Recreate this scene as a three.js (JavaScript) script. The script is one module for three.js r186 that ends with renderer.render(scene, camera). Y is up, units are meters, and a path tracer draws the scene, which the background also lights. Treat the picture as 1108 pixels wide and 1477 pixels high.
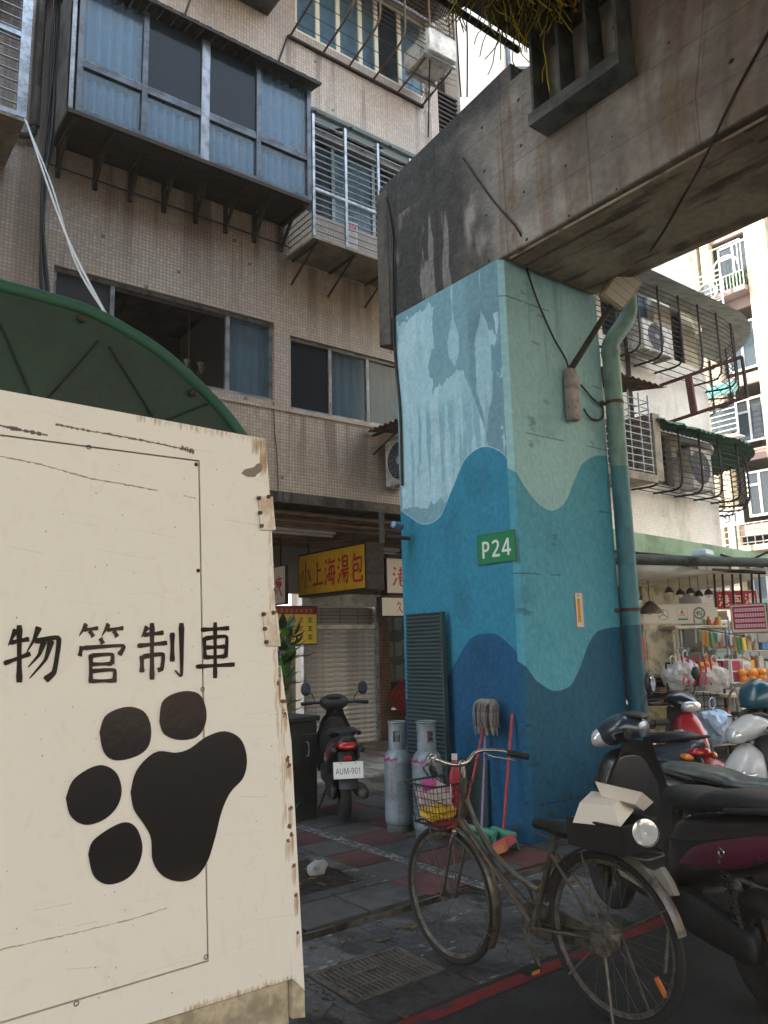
import * as THREE from 'three';
import { mergeGeometries, toCreasedNormals } from 'three/addons/utils/BufferGeometryUtils.js';
import { RoundedBoxGeometry } from 'three/addons/geometries/RoundedBoxGeometry.js';
import { RectAreaLightUniformsLib } from 'three/addons/lights/RectAreaLightUniformsLib.js';

// ---------------------------------------------------------------- camera, sky, sun, exposure
const D2R = Math.PI / 180;
const scene = new THREE.Scene();
const camera = new THREE.PerspectiveCamera(67.27, 0.75, 0.05, 2000);
camera.rotation.order = 'YXZ';
camera.position.set(0, 1.6, 0);
camera.rotation.set(9.75 * D2R, -37.7 * D2R, -1.4 * D2R);
camera.updateMatrixWorld(true);
const SUN = new THREE.Vector3(-0.50, 0.70, -0.52).normalize();
const EXPOSURE = 3.55;
function makeSky() {
  const w = 512, h = 256, data = new Float32Array(w * h * 4);
  for (let j = 0; j < h; j++) for (let i = 0; i < w; i++) {
    const el = ((j + 0.5) / h - 0.5) * Math.PI, az = ((i + 0.5) / w - 0.5) * 2 * Math.PI;
    const d = new THREE.Vector3(Math.cos(el) * Math.cos(az), Math.sin(el), Math.cos(el) * Math.sin(az));
    const s = Math.max(0, d.dot(SUN)), e = Math.max(0, Math.sin(el));
    const haze = Math.exp(-e * 3.2), glow = 0.8 * Math.pow(s, 8) + 1.2 * Math.pow(s, 60);
    const k = (j * w + i) * 4;
    data[k] = 0.62 + 0.40 * haze + glow; data[k + 1] = 0.80 + 0.22 * haze + glow * 0.95; data[k + 2] = 1.04 + 0.0 * haze + glow * 0.84; data[k + 3] = 1;
    if (el < 0) { data[k] = 0.30; data[k + 1] = 0.29; data[k + 2] = 0.27; }
  }
  const t = new THREE.DataTexture(data, w, h, THREE.RGBAFormat, THREE.FloatType);
  t.mapping = THREE.EquirectangularReflectionMapping; t.minFilter = t.magFilter = THREE.LinearFilter; t.needsUpdate = true;
  return t;
}
scene.background = makeSky();
scene.environment = scene.background;
scene.fog = new THREE.FogExp2(0xf3ece0, 0.0015);
const sun = new THREE.DirectionalLight(0xfff0d8, 4.2);
sun.position.copy(SUN).multiplyScalar(60).add(new THREE.Vector3(6, 0, -6));
sun.target.position.set(6, 0, -6);
sun.castShadow = true; sun.shadow.mapSize.set(4096, 4096);
Object.assign(sun.shadow.camera, { left: -40, right: 40, top: 40, bottom: -40, near: 1, far: 160 });
scene.add(sun, sun.target);
const renderer = new THREE.WebGLRenderer({ antialias: true });
renderer.setSize(768, 1024);
renderer.toneMapping = THREE.LinearToneMapping;
renderer.toneMappingExposure = EXPOSURE;
renderer.shadowMap.enabled = true;

// ---------------------------------------------------------------- helpers
let seed = 12345;
const rnd = (a = 0, b = 1) => { seed = (seed * 1664525 + 1013904223) >>> 0; return a + (b - a) * seed / 4294967296; };
const V3 = (x, y, z) => new THREE.Vector3(x, y, z);
// a sight line of the survey photograph meets a real plane: gives metres in the scene
const sight = (px, py) => V3((px - 554) / 1110, -(py - 738.5) / 1110, -1).applyQuaternion(camera.quaternion);
const C0 = camera.position;
const hitX = (px, py, x) => { const d = sight(px, py); return d.multiplyScalar(x / d.x).add(C0); };
const hitZ = (px, py, z) => { const d = sight(px, py); return d.multiplyScalar(z / d.z).add(C0); };
const hitY = (px, py, y = 0) => { const d = sight(px, py); return d.multiplyScalar((y - 1.6) / d.y).add(C0); };
const deep = (px, py, d) => sight(px, py).multiplyScalar(d).add(C0);

function muv(g) {           // box-projected uv in metres
  if (g.userData.keep) return g;
  const p = g.attributes.position, n = g.attributes.normal, uv = new Float32Array(p.count * 2);
  for (let i = 0; i < p.count; i++) {
    const ax = Math.abs(n.getX(i)), ay = Math.abs(n.getY(i)), az = Math.abs(n.getZ(i));
    if (ay >= ax && ay >= az) { uv[2 * i] = p.getX(i); uv[2 * i + 1] = p.getZ(i); }
    else if (ax > az) { uv[2 * i] = p.getZ(i); uv[2 * i + 1] = p.getY(i); }
    else { uv[2 * i] = p.getX(i); uv[2 * i + 1] = p.getY(i); }
  }
  g.setAttribute('uv', new THREE.BufferAttribute(uv, 2));
  return g;
}
function prep(g) {
  const keep = g.userData.keep;
  if (g.index) { g = g.toNonIndexed(); }
  for (const k of Object.keys(g.attributes)) if (!['position', 'normal', 'uv'].includes(k)) g.deleteAttribute(k);
  if (!g.attributes.normal) g.computeVertexNormals();
  g.userData.keep = keep;
  return keep ? g : muv(g);
}
const join = (gs) => { const a = [].concat(gs).map(prep); return a.length === 1 ? a[0] : mergeGeometries(a); };
const used = {};
function numbered(n) { if (!(n in used)) { used[n] = 0; return n; } used[n]++; return n + '_' + String(used[n]).padStart(3, '0'); }
function obj(name, gs, mat, parent) {
  const m = new THREE.Mesh(join(gs), mat);
  m.castShadow = m.receiveShadow = true;
  m.name = parent ? name : numbered(name);
  (parent || scene).add(m);
  return m;
}
function tag(o, label, category, group) { o.userData.label = label; o.userData.category = category; if (group) o.userData.group = group; return o; }
function thing(name, label, category, pos = [0, 0, 0], turn = 0, group) {
  const o = new THREE.Group(); o.name = numbered(name); scene.add(o);
  if (pos.isVector3) o.position.copy(pos); else o.position.set(...pos);
  o.rotation.y = turn; return tag(o, label, category, group);
}
function struct(name, gs, mat) { const m = obj(name, gs, mat); m.userData.kind = 'structure'; return m; }
function copyOf(o, label, group) { const c = o.clone(); c.name = numbered(o.name.replace(/_\d{3}$/, '')); c.userData = { ...o.userData, label }; if (group) c.userData.group = group; scene.add(c); return c; }
// geometry
const T = (g, x = 0, y = 0, z = 0, rx = 0, ry = 0, rz = 0) => { if (rx || ry || rz) g.applyMatrix4(new THREE.Matrix4().makeRotationFromEuler(new THREE.Euler(rx, ry, rz))); g.translate(x, y, z); return g; };
const box = (w, h, d, x = 0, y = 0, z = 0, rx = 0, ry = 0, rz = 0) => T(new THREE.BoxGeometry(w, h, d), x, y, z, rx, ry, rz);
const rbox = (w, h, d, r, x = 0, y = 0, z = 0, rx = 0, ry = 0, rz = 0, s = 1) => T(new RoundedBoxGeometry(w, h, d, s, Math.min(r, w / 2.01, h / 2.01, d / 2.01)), x, y, z, rx, ry, rz);
const span = (x0, x1, y0, y1, z0, z1, r = 0) => r ? rbox(x1 - x0, y1 - y0, z1 - z0, r, (x0 + x1) / 2, (y0 + y1) / 2, (z0 + z1) / 2) : box(x1 - x0, y1 - y0, z1 - z0, (x0 + x1) / 2, (y0 + y1) / 2, (z0 + z1) / 2);
const vec = (a) => a.isVector3 ? a : V3(...a);
function rod(a, b, r, r2 = r, seg = 8, open = false) {
  a = vec(a); b = vec(b); const d = b.clone().sub(a), L = d.length();
  const g = new THREE.CylinderGeometry(r2, r, L, seg, 1, open); g.translate(0, L / 2, 0);
  g.applyQuaternion(new THREE.Quaternion().setFromUnitVectors(V3(0, 1, 0), d.normalize())); return g.translate(a.x, a.y, a.z);
}
function flat(a, b, w, t, up = V3(0, 1, 0)) {   // rectangular bar from a to b: w across, t along 'up'
  a = vec(a); b = vec(b); const d = b.clone().sub(a), L = d.length(); d.normalize();
  const s = new THREE.Vector3().crossVectors(d, up).normalize(), u = new THREE.Vector3().crossVectors(s, d);
  const g = new THREE.BoxGeometry(L, t, w); g.applyMatrix4(new THREE.Matrix4().makeBasis(d, u, s));
  return g.translate((a.x + b.x) / 2, (a.y + b.y) / 2, (a.z + b.z) / 2);
}
function tube(pts, r, seg = 6, n, closed = false, tension) {
  const c = new THREE.CatmullRomCurve3(pts.map(vec), closed, tension === undefined ? 'centripetal' : 'catmullrom', tension);
  return new THREE.TubeGeometry(c, n || pts.length * 6, r, seg, closed);
}
const lathe = (pts, seg = 24) => new THREE.LatheGeometry(pts.map((p) => new THREE.Vector2(p[0], p[1])), seg);
function shapeOf(pts, holes = [], smooth = false) {
  const mk = (P, K) => { const s = new K(); if (smooth) { s.moveTo(...P[0]); s.splineThru(P.slice(1).concat([P[0]]).map((p) => new THREE.Vector2(...p))); } else P.forEach((p, i) => i ? s.lineTo(...p) : s.moveTo(...p)); return s; };
  const s = mk(pts, THREE.Shape); for (const h of holes) s.holes.push(mk(h, THREE.Path)); return s;
}
function ext(pts, depth, bevel = 0, holes = [], smooth = false, cs = 6) {
  return new THREE.ExtrudeGeometry(shapeOf(pts, holes, smooth), { depth: depth - 2 * bevel, bevelEnabled: bevel > 0, bevelSize: bevel, bevelThickness: bevel, bevelOffset: -bevel, bevelSegments: 2, curveSegments: cs, steps: 1 }).translate(0, 0, bevel);
}
function surf(nu, nv, f, closeU = false) {      // grid surface from a function of (u,v) in 0..1
  const pos = [], uv = [], idx = [];
  for (let j = 0; j <= nv; j++) for (let i = 0; i <= nu; i++) { const p = f(i / nu, j / nv); pos.push(p.x ?? p[0], p.y ?? p[1], p.z ?? p[2]); uv.push(i / nu, j / nv); }
  for (let j = 0; j < nv; j++) for (let i = 0; i < nu; i++) { const a = j * (nu + 1) + i, b = a + 1, c = a + nu + 1, d = c + 1; idx.push(a, b, d, a, d, c); }
  const g = new THREE.BufferGeometry(); g.setAttribute('position', new THREE.Float32BufferAttribute(pos, 3)); g.setAttribute('uv', new THREE.Float32BufferAttribute(uv, 2)); g.setIndex(idx); g.computeVertexNormals(); return g;
}
// body of superellipse rings along x; section = [x, y, z, halfWidth(z), halfHeight(y), exponent]
function loft(secs, n = 18, fine = 4) {
  const S = [];
  for (let i = 0; i < secs.length - 1; i++) for (let k = 0; k < fine; k++) {
    const t = k / fine, a = secs[Math.max(0, i - 1)], b = secs[i], c = secs[i + 1], d = secs[Math.min(secs.length - 1, i + 2)];
    S.push(b.map((_, q) => { const v = 0.5 * (2 * b[q] + (c[q] - a[q]) * t + (2 * a[q] - 5 * b[q] + 4 * c[q] - d[q]) * t * t + (3 * b[q] - a[q] - 3 * c[q] + d[q]) * t * t * t); return q > 2 ? Math.max(v, 0.002) : v; }));
  }
  S.push(secs[secs.length - 1]);
  const ring = (s, u) => { const a = u * 2 * Math.PI, e = 2 / (s[5] || 2), c = Math.cos(a), q = Math.sin(a); return [s[0], s[1] + s[4] * Math.sign(q) * Math.pow(Math.abs(q), e), s[2] + s[3] * Math.sign(c) * Math.pow(Math.abs(c), e)]; };
  const N = S.length - 1;
  const g = surf(n, N + 2, (u, v) => { const k = Math.round(v * (N + 2)) - 1; if (k < 0) return [S[0][0], S[0][1], S[0][2]]; if (k > N) return [S[N][0], S[N][1], S[N][2]]; return ring(S[k], u); });
  return g;
}
const keepUV = (g) => { g.userData.keep = true; return g; };

// ---------------------------------------------------------------- noise and textures
function hash2(x, y, s) { let h = (x * 374761393 + y * 668265263 + s * 974634541) | 0; h = Math.imul(h ^ (h >>> 13), 1274126177); return ((h ^ (h >>> 16)) >>> 0) / 4294967296; }
function vnoise(x, y, per, s) {
  const xi = Math.floor(x), yi = Math.floor(y), fx = x - xi, fy = y - yi, w = (a) => ((a % per) + per) % per;
  const u = fx * fx * (3 - 2 * fx), v = fy * fy * (3 - 2 * fy);
  const a = hash2(w(xi), w(yi), s), b = hash2(w(xi + 1), w(yi), s), c = hash2(w(xi), w(yi + 1), s), d = hash2(w(xi + 1), w(yi + 1), s);
  return a + (b - a) * u + (c - a) * v + (a - b - c + d) * u * v;
}
function fbm(u, v, per, s, oct = 4) { let t = 0, a = 0.5, n = 0; for (let i = 0; i < oct; i++) { t += a * vnoise(u * per, v * per, per, s + i * 17); n += a; a *= 0.5; per *= 2; } return t / n; }
const ss = (a, b, x) => { const t = Math.min(1, Math.max(0, (x - a) / (b - a))); return t * t * (3 - 2 * t); };
const mix3 = (a, b, t) => [a[0] + (b[0] - a[0]) * t, a[1] + (b[1] - a[1]) * t, a[2] + (b[2] - a[2]) * t];
function ptex(w, h, f, srgb = true, rep) {        // f(u, v) -> [r,g,b] 0..255 or one number
  const d = new Uint8Array(w * h * 4);
  for (let j = 0; j < h; j++) for (let i = 0; i < w; i++) {
    const c = f((i + 0.5) / w, (j + 0.5) / h), k = (j * w + i) * 4;
    if (typeof c === 'number') { d[k] = d[k + 1] = d[k + 2] = Math.max(0, Math.min(255, c)); } else for (let q = 0; q < 3; q++) d[k + q] = Math.max(0, Math.min(255, c[q]));
    d[k + 3] = c.length === 4 ? c[3] : 255;
  }
  const t = new THREE.DataTexture(d, w, h, THREE.RGBAFormat); t.wrapS = t.wrapT = THREE.RepeatWrapping; t.magFilter = THREE.LinearFilter; t.minFilter = THREE.LinearMipmapLinearFilter; t.generateMipmaps = true;
  if (srgb) t.colorSpace = THREE.SRGBColorSpace; if (rep) t.repeat.set(1 / rep, 1 / rep); t.needsUpdate = true; return t;
}
function ctex(w, h, draw, srgb = true) {
  const c = document.createElement('canvas'); c.width = w; c.height = h; const x = c.getContext('2d'); draw(x, w, h);
  const t = new THREE.CanvasTexture(c); if (srgb) t.colorSpace = THREE.SRGBColorSpace; t.wrapS = t.wrapT = THREE.RepeatWrapping; return t;
}
const std = (o) => new THREE.MeshStandardMaterial({ roughness: 0.7, metalness: 0, ...o });
const phy = (o) => new THREE.MeshPhysicalMaterial({ roughness: 0.5, ...o });
const grainBump = ptex(256, 256, (u, v) => 255 * fbm(u, v, 16, 5, 4), false, 0.5);
const wearTex = (base, dark, amt, s, rep, per = 6) => ptex(256, 256, (u, v) => { const n = fbm(u, v, per, s, 5), q = fbm(u, v, per * 5, s + 50, 3); return mix3(base, dark, amt * ss(0.35, 0.75, n * 0.7 + q * 0.3)).map((x) => x + (q - 0.5) * 14); }, true, rep);
const grays = {};   // wear that only darkens shares a few grey sheets, tinted by the material's own colour
function wm(base, dark, amt, s, rep, per = 6) {
  const r = dark.map((x, i) => x / Math.max(1, base[i])), lo = Math.min(...r), hi = Math.max(...r);
  if (hi - lo > 0.22) return { map: wearTex(base, dark, amt, s, rep, per) };
  const q = Math.round((lo + hi) * 4) / 8, key = q + '_' + per + '_' + (s % 2);
  const t = (grays[key] = grays[key] || wearTex([235, 235, 235], [235 * q, 235 * q, 235 * q], 0.8, 800 + s % 2, 1, per)).clone(); t.repeat.set(1 / rep, 1 / rep); t.offset.set((s * 0.37) % 1, (s * 0.61) % 1);
  return { map: t, color: new THREE.Color().setRGB(...base.map((x) => Math.min(1, x / 235)), THREE.SRGBColorSpace) };
}
// ---------------------------------------------------------------- materials shared by the setting
const tileDraw = (tone, grout, s, n = 40, amp = 26) => ptex(1024, 1024, (u, v) => {
  const gx = u * n, gy = v * n, fx = gx - Math.floor(gx), fy = gy - Math.floor(gy);
  const e = Math.min(fx, 1 - fx, fy, 1 - fy), t = hash2(Math.floor(gx), Math.floor(gy), s);
  const st = fbm(u, v, 4, s + 3, 5), dirt = ss(0.52, 0.8, fbm(u, v * 0.35 + 0.1, 9, s + 9, 4));
  let c = tone.map((x) => x + (t - 0.5) * amp + (st - 0.5) * 40 - dirt * 34);
  return mix3(grout, c, ss(0.05, 0.13, e));
});
const tileBump = ptex(512, 512, (u, v) => { const n = 40, gx = u * n, gy = v * n, fx = gx - Math.floor(gx), fy = gy - Math.floor(gy), e = Math.min(fx, 1 - fx, fy, 1 - fy); return 255 * ss(0.04, 0.14, e); }, false, 1.9);
function tileMat(tone, grout, s, rough = 0.42, n = 40, amp = 26) { const t = tileDraw(tone, grout, s, n, amp); t.repeat.set(1 / 1.9, 1 / 1.9); return std({ map: t, bumpMap: tileBump, bumpScale: 0.002, roughness: rough }); }
const M = {};
M.tile = tileMat([184, 167, 150], [146, 129, 115], 11, 0.42, 46, 20);
M.tileWhite = tileMat([238, 229, 212], [206, 194, 176], 29, 0.4, 46, 14);
M.plain = (r, g, b, rough = 0.7, x = {}) => std({ color: new THREE.Color().setRGB(r, g, b), roughness: rough, ...x });
M.dark = M.plain(0.02, 0.02, 0.021, 0.6);
M.black = M.plain(0.012, 0.012, 0.013, 0.45, { bumpMap: grainBump, bumpScale: 0.0008 });
M.rubber = M.plain(0.016, 0.016, 0.016, 0.85, { bumpMap: grainBump, bumpScale: 0.002 });
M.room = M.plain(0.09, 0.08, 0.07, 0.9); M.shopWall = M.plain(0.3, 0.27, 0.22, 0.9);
M.alu = std({ ...wm([150, 152, 154], [96, 92, 86], 0.7, 3, 0.6), metalness: 0.55, roughness: 0.42 });
M.aluDark = std({ ...wm([104, 108, 112], [66, 62, 58], 0.8, 4, 0.5), metalness: 0.5, roughness: 0.5 });
M.galv = std({ ...wm([176, 180, 184], [112, 102, 92], 0.6, 6, 0.4), metalness: 0.6, roughness: 0.4 });
M.rustBar = std({ ...wm([104, 84, 66], [62, 40, 26], 0.9, 7, 0.3), metalness: 0.2, roughness: 0.8 });
M.ironDark = std({ ...wm([62, 52, 44], [34, 26, 20], 0.9, 8, 0.3), metalness: 0.2, roughness: 0.75 });
M.glassBlue = phy({ color: new THREE.Color().setRGB(0.66, 0.8, 0.88), transmission: 0.94, thickness: 0, roughness: 0.12, ior: 1.5, specularIntensity: 0.5 });
M.glass = phy({ color: new THREE.Color().setRGB(0.86, 0.9, 0.9), transmission: 0.95, thickness: 0, roughness: 0.03, ior: 1.5 });
M.glassDark = phy({ color: new THREE.Color().setRGB(0.12, 0.15, 0.18), transmission: 0.85, thickness: 0, roughness: 0.1, specularIntensity: 0.3 });
M.curtain = std({ ...wm([146, 158, 164], [104, 116, 124], 0.8, 15, 0.8, 4), roughness: 0.95, side: THREE.DoubleSide });
M.curtainGrey = std({ ...wm([120, 122, 118], [84, 84, 80], 0.8, 16, 0.8, 4), roughness: 0.95, side: THREE.DoubleSide });
M.mesh = M.plain(0.03, 0.032, 0.036, 0.9);
const concTex = (a, b, c, s, rep) => ptex(1024, 1024, (u, v) => {
  const n = fbm(u, v, 5, s, 6), f = fbm(u, v, 60, s + 1, 3), streak = fbm(u * 1.0, v * 0.12, 24, s + 2, 4);
  let q = mix3(a, b, ss(0.38, 0.66, n)); q = mix3(q, c, 0.75 * ss(0.5, 0.72, streak) * ss(0.35, 0.6, n + 0.1));
  const pit = hash2(Math.floor(u * 340), Math.floor(v * 340), s) > 0.994 ? -26 : 0;
  return q.map((x) => x + (f - 0.5) * 30 + pit);
}, true, rep);
M.conc = std({ map: concTex([150, 138, 124], [118, 104, 92], [74, 64, 56], 41, 3), roughness: 0.92, bumpMap: grainBump, bumpScale: 0.006 });
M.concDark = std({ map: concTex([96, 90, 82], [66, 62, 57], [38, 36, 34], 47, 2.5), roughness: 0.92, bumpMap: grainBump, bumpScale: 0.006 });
M.asphalt = std({ map: ptex(512, 512, (u, v) => { const n = fbm(u, v, 6, 61, 5), f = hash2(Math.floor(u * 512), Math.floor(v * 512), 4); const c = 50 + (n - 0.5) * 34 + (f - 0.5) * 26; return [c, c * 0.985, c * 0.97]; }, true, 1.7), roughness: 0.86, bumpMap: grainBump, bumpScale: 0.006 });

// ---------------------------------------------------------------- ground
const roadY = (z) => z <= -2.95 ? -0.03 : Math.min(0.03, -0.03 + (z + 2.95) / 0.7 * 0.06);   // cambered toward the gutter
const roadZ = [-400, -4, -2.95, -2.72, -2.48, -2.25, 400];
struct('road', [surf(1, 6, (u, v) => { const z = roadZ[6 - Math.round(v * 6)]; return [-400 + u * 800, roadY(z), z]; })], M.asphalt);
// concrete gutter strip beside the kerb, its joints open
M.gutter = std({ map: ptex(1024, 1024, (u, v) => { const n = fbm(u, v, 5, 67, 6), f = fbm(u, v, 70, 68, 3), st = fbm(u, v * 0.5, 14, 69, 5), sc = fbm(u * 0.5, v, 60, 70, 4); let c = mix3([84, 84, 84], [58, 58, 59], ss(0.38, 0.66, n)); c = mix3(c, [40, 38, 36], 0.8 * ss(0.58, 0.72, st)); c = mix3(c, [148, 148, 146], 0.7 * ss(0.60, 0.70, sc) * ss(0.5, 0.62, fbm(u, v, 7, 71, 3))); const ck = Math.abs(fbm(u, v, 6, 72, 5) - 0.5); if (ck < 0.006) c = c.map((x) => x * 0.45); return c.map((x) => x + (f - 0.5) * 30); }, true, 2), roughness: 0.85, bumpMap: grainBump, bumpScale: 0.005 });
const gutter = new THREE.Group(); gutter.name = 'gutter_strip'; gutter.userData.kind = 'structure'; scene.add(gutter);
{ // slabs left and right of the grating
  const g0 = 2.21, g1 = 2.80, z0 = -3.985, z1 = -2.95;
  const zs0 = -3.60, zs1 = -3.17;
  const xs = [-3, -1.2, 0.4, 1.62, g0];
  for (let i = 0; i < xs.length - 1; i++) obj('slab', span(xs[i] + 0.006, xs[i + 1] - 0.003, -0.06, -0.026, z0, z1, 0.006), M.gutter, gutter);
  obj('slab', span(g0 + 0.003, g1 - 0.003, -0.06, -0.026, z0, zs0 - 0.004, 0.006), M.gutter, gutter);
  obj('slab', span(g0 + 0.003, g1 - 0.003, -0.06, -0.026, zs1 + 0.004, z1, 0.006), M.gutter, gutter);
  const xr = [g1, 4.55, 6.4, 8.4, 10.4];
  for (let i = 0; i < xr.length - 1; i++) obj('slab', span(xr[i] + 0.004, xr[i + 1] - 0.004, -0.06, -0.026, z0, z1, 0.006), M.gutter, gutter);
}
{ // painted lines
  M.redPaint = std({ map: ptex(512, 128, (u, v) => { const n = fbm(u, v, 10, 77, 5), k = ss(0.56, 0.7, n); return mix3([124, 34, 34], [62, 55, 54], k * 0.9).map((x) => x + (hash2(Math.floor(u * 512), Math.floor(v * 128), 3) - 0.5) * 18); }, true, 1), roughness: 0.75 });
  const rl = struct('red_kerb_line', surf(1, 1, (u, v) => { const z = -2.8 - v * 0.105; return [-8 + u * 24, roadY(z) + 0.004, z]; }), M.redPaint); tag(rl, 'red no stopping line painted along the road edge', 'road marking');
  M.whitePaint = std({ map: ptex(512, 512, (u, v) => { const n = fbm(u, v, 24, 78, 5); return mix3([128, 130, 129], [68, 68, 68], ss(0.34, 0.48, n)); }, true, 0.7), roughness: 0.8 });
}
// pavement of square paving stones
M.pave = [[78, 79, 79], [66, 68, 69], [72, 71, 69], [96, 54, 52], [84, 50, 49]].map((c, i) => std({ ...wm(c, c.map((x) => x * 0.62), 0.9, 80 + i, 0.9, 5), roughness: 0.84, bumpMap: grainBump, bumpScale: 0.003 }));
const pavement = struct('pavement', [span(-3, 30, -0.08, 0.006, -7.9, -3.99)], M.concDark);
{
  let k = 0;
  for (let r = 0; r < 8; r++) for (let c = 0; c < 16; c++) {
    const d = 0.40, w = 0.455, z1 = -4.0 - r * d, z0 = z1 - d, x0 = 1.55 + c * w + (r % 2) * 0.0, x1 = x0 + w;
    if (z0 < -7.15) continue;
    if (x0 < 3.1 && x1 > 1.6 && z0 > -5.35 && z1 < -4.35) continue;
    if (x1 > 4.85 && x0 < 6.1 && z0 < -4.45 && z1 > -5.95) continue;
    if (x0 > 7.6) continue;
    const red = ((c + r) % 2 === 0) && hash2(c, r, 9) > 0.25;
    const m = obj('paving_stone', rbox(w - 0.012, 0.05, d - 0.012, 0.007, 0, 0, 0), M.pave[red ? 3 + (k % 2) : k % 3], pavement);
    m.position.set((x0 + x1) / 2, 0.001 + rnd(-0.003, 0.004), (z0 + z1) / 2); m.rotation.set(rnd(-0.006, 0.006), rnd(-0.006, 0.006), rnd(-0.006, 0.006)); k++;
  }
  // kerbstones
  for (let i = 0; i < 9; i++) { const x0 = -1.4 + i * 1.1; }
}
{ const wl = struct('white_bay_line', span(3.70, 3.80, 0.0285, 0.0325, -6.2, -3.75), M.whitePaint); tag(wl, 'worn white line painted across the paving toward the shops', 'road marking'); }
// arcade floor
struct('arcade_floor', [span(-4, 9.3, -0.08, 0.03, -11, -7.92, 0.004)], std({ map: concTex([178, 170, 158], [150, 142, 132], [112, 104, 96], 97, 2), roughness: 0.6 }));
// planting pit
M.soil = std({ map: ptex(256, 256, (u, v) => { const n = fbm(u, v, 14, 91, 5); return [20 + n * 30, 17 + n * 24, 14 + n * 18]; }, true, 0.6), roughness: 1, bumpMap: grainBump, bumpScale: 0.03 });
{
  const soil = struct('planting_pit_soil', surf(24, 20, (u, v) => [1.7 + u * 1.52, 0.016 + 0.02 * fbm(u, v, 8, 12, 3), -5.24 + v * 0.78]), M.soil);
  const border = thing('stone_pit_border', 'flat grey stone border around the bare planting pit', 'kerb');
  const bm = M.gutter;
  obj('edging_stone', span(1.6, 2.5, 0.0, 0.04, -4.5, -4.38, 0.008), bm, border);
  obj('edging_stone', span(2.51, 3.36, 0.0, 0.038, -4.5, -4.38, 0.008), bm, border);
  obj('edging_stone', span(3.24, 3.36, 0.0, 0.036, -5.3, -4.51, 0.008), bm, border);
  obj('edging_stone', span(1.6, 3.36, 0.0, 0.038, -5.42, -5.31, 0.008), bm, border);
}
// ---------------------------------------------------------------- viaduct: deck and pier
{
  const deck = thing('viaduct_deck', 'dark concrete viaduct deck seen from below at the top', 'viaduct');
  obj('deck_slab', [span(-60, 9, 6.84, 8.0, -3.98, 5.2), span(-60, 9, 8.0, 9.5, -3.98, -3.75), ext([[9, 3.98], [9, -5.2], [60, -90], [60, -70]], 1.16).applyMatrix4(new THREE.Matrix4().makeRotationX(-Math.PI / 2)).translate(0, 6.84, 0)], M.concDark, deck);  // unseen parapet added to cut skylight; unseen far end bent to let it in
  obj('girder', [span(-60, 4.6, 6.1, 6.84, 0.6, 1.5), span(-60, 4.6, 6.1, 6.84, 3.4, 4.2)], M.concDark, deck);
  const ep = obj('edge_pipe', [rod([-30, 6.86, -4.04], [4.78, 6.83, -4.04], 0.03, 0.03, 10)], M.black, deck);
}
const PX = 4.79, PZ = -4.405;   // near upright corner of the pier
const pier = thing('concrete_pier', 'square concrete pier painted with blue waves, carrying a stained cap beam', 'bridge pier');
const SW = 1.52, SD = 1.36, SH = 4.99;   // shaft: depth along z, width along x, height
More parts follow.
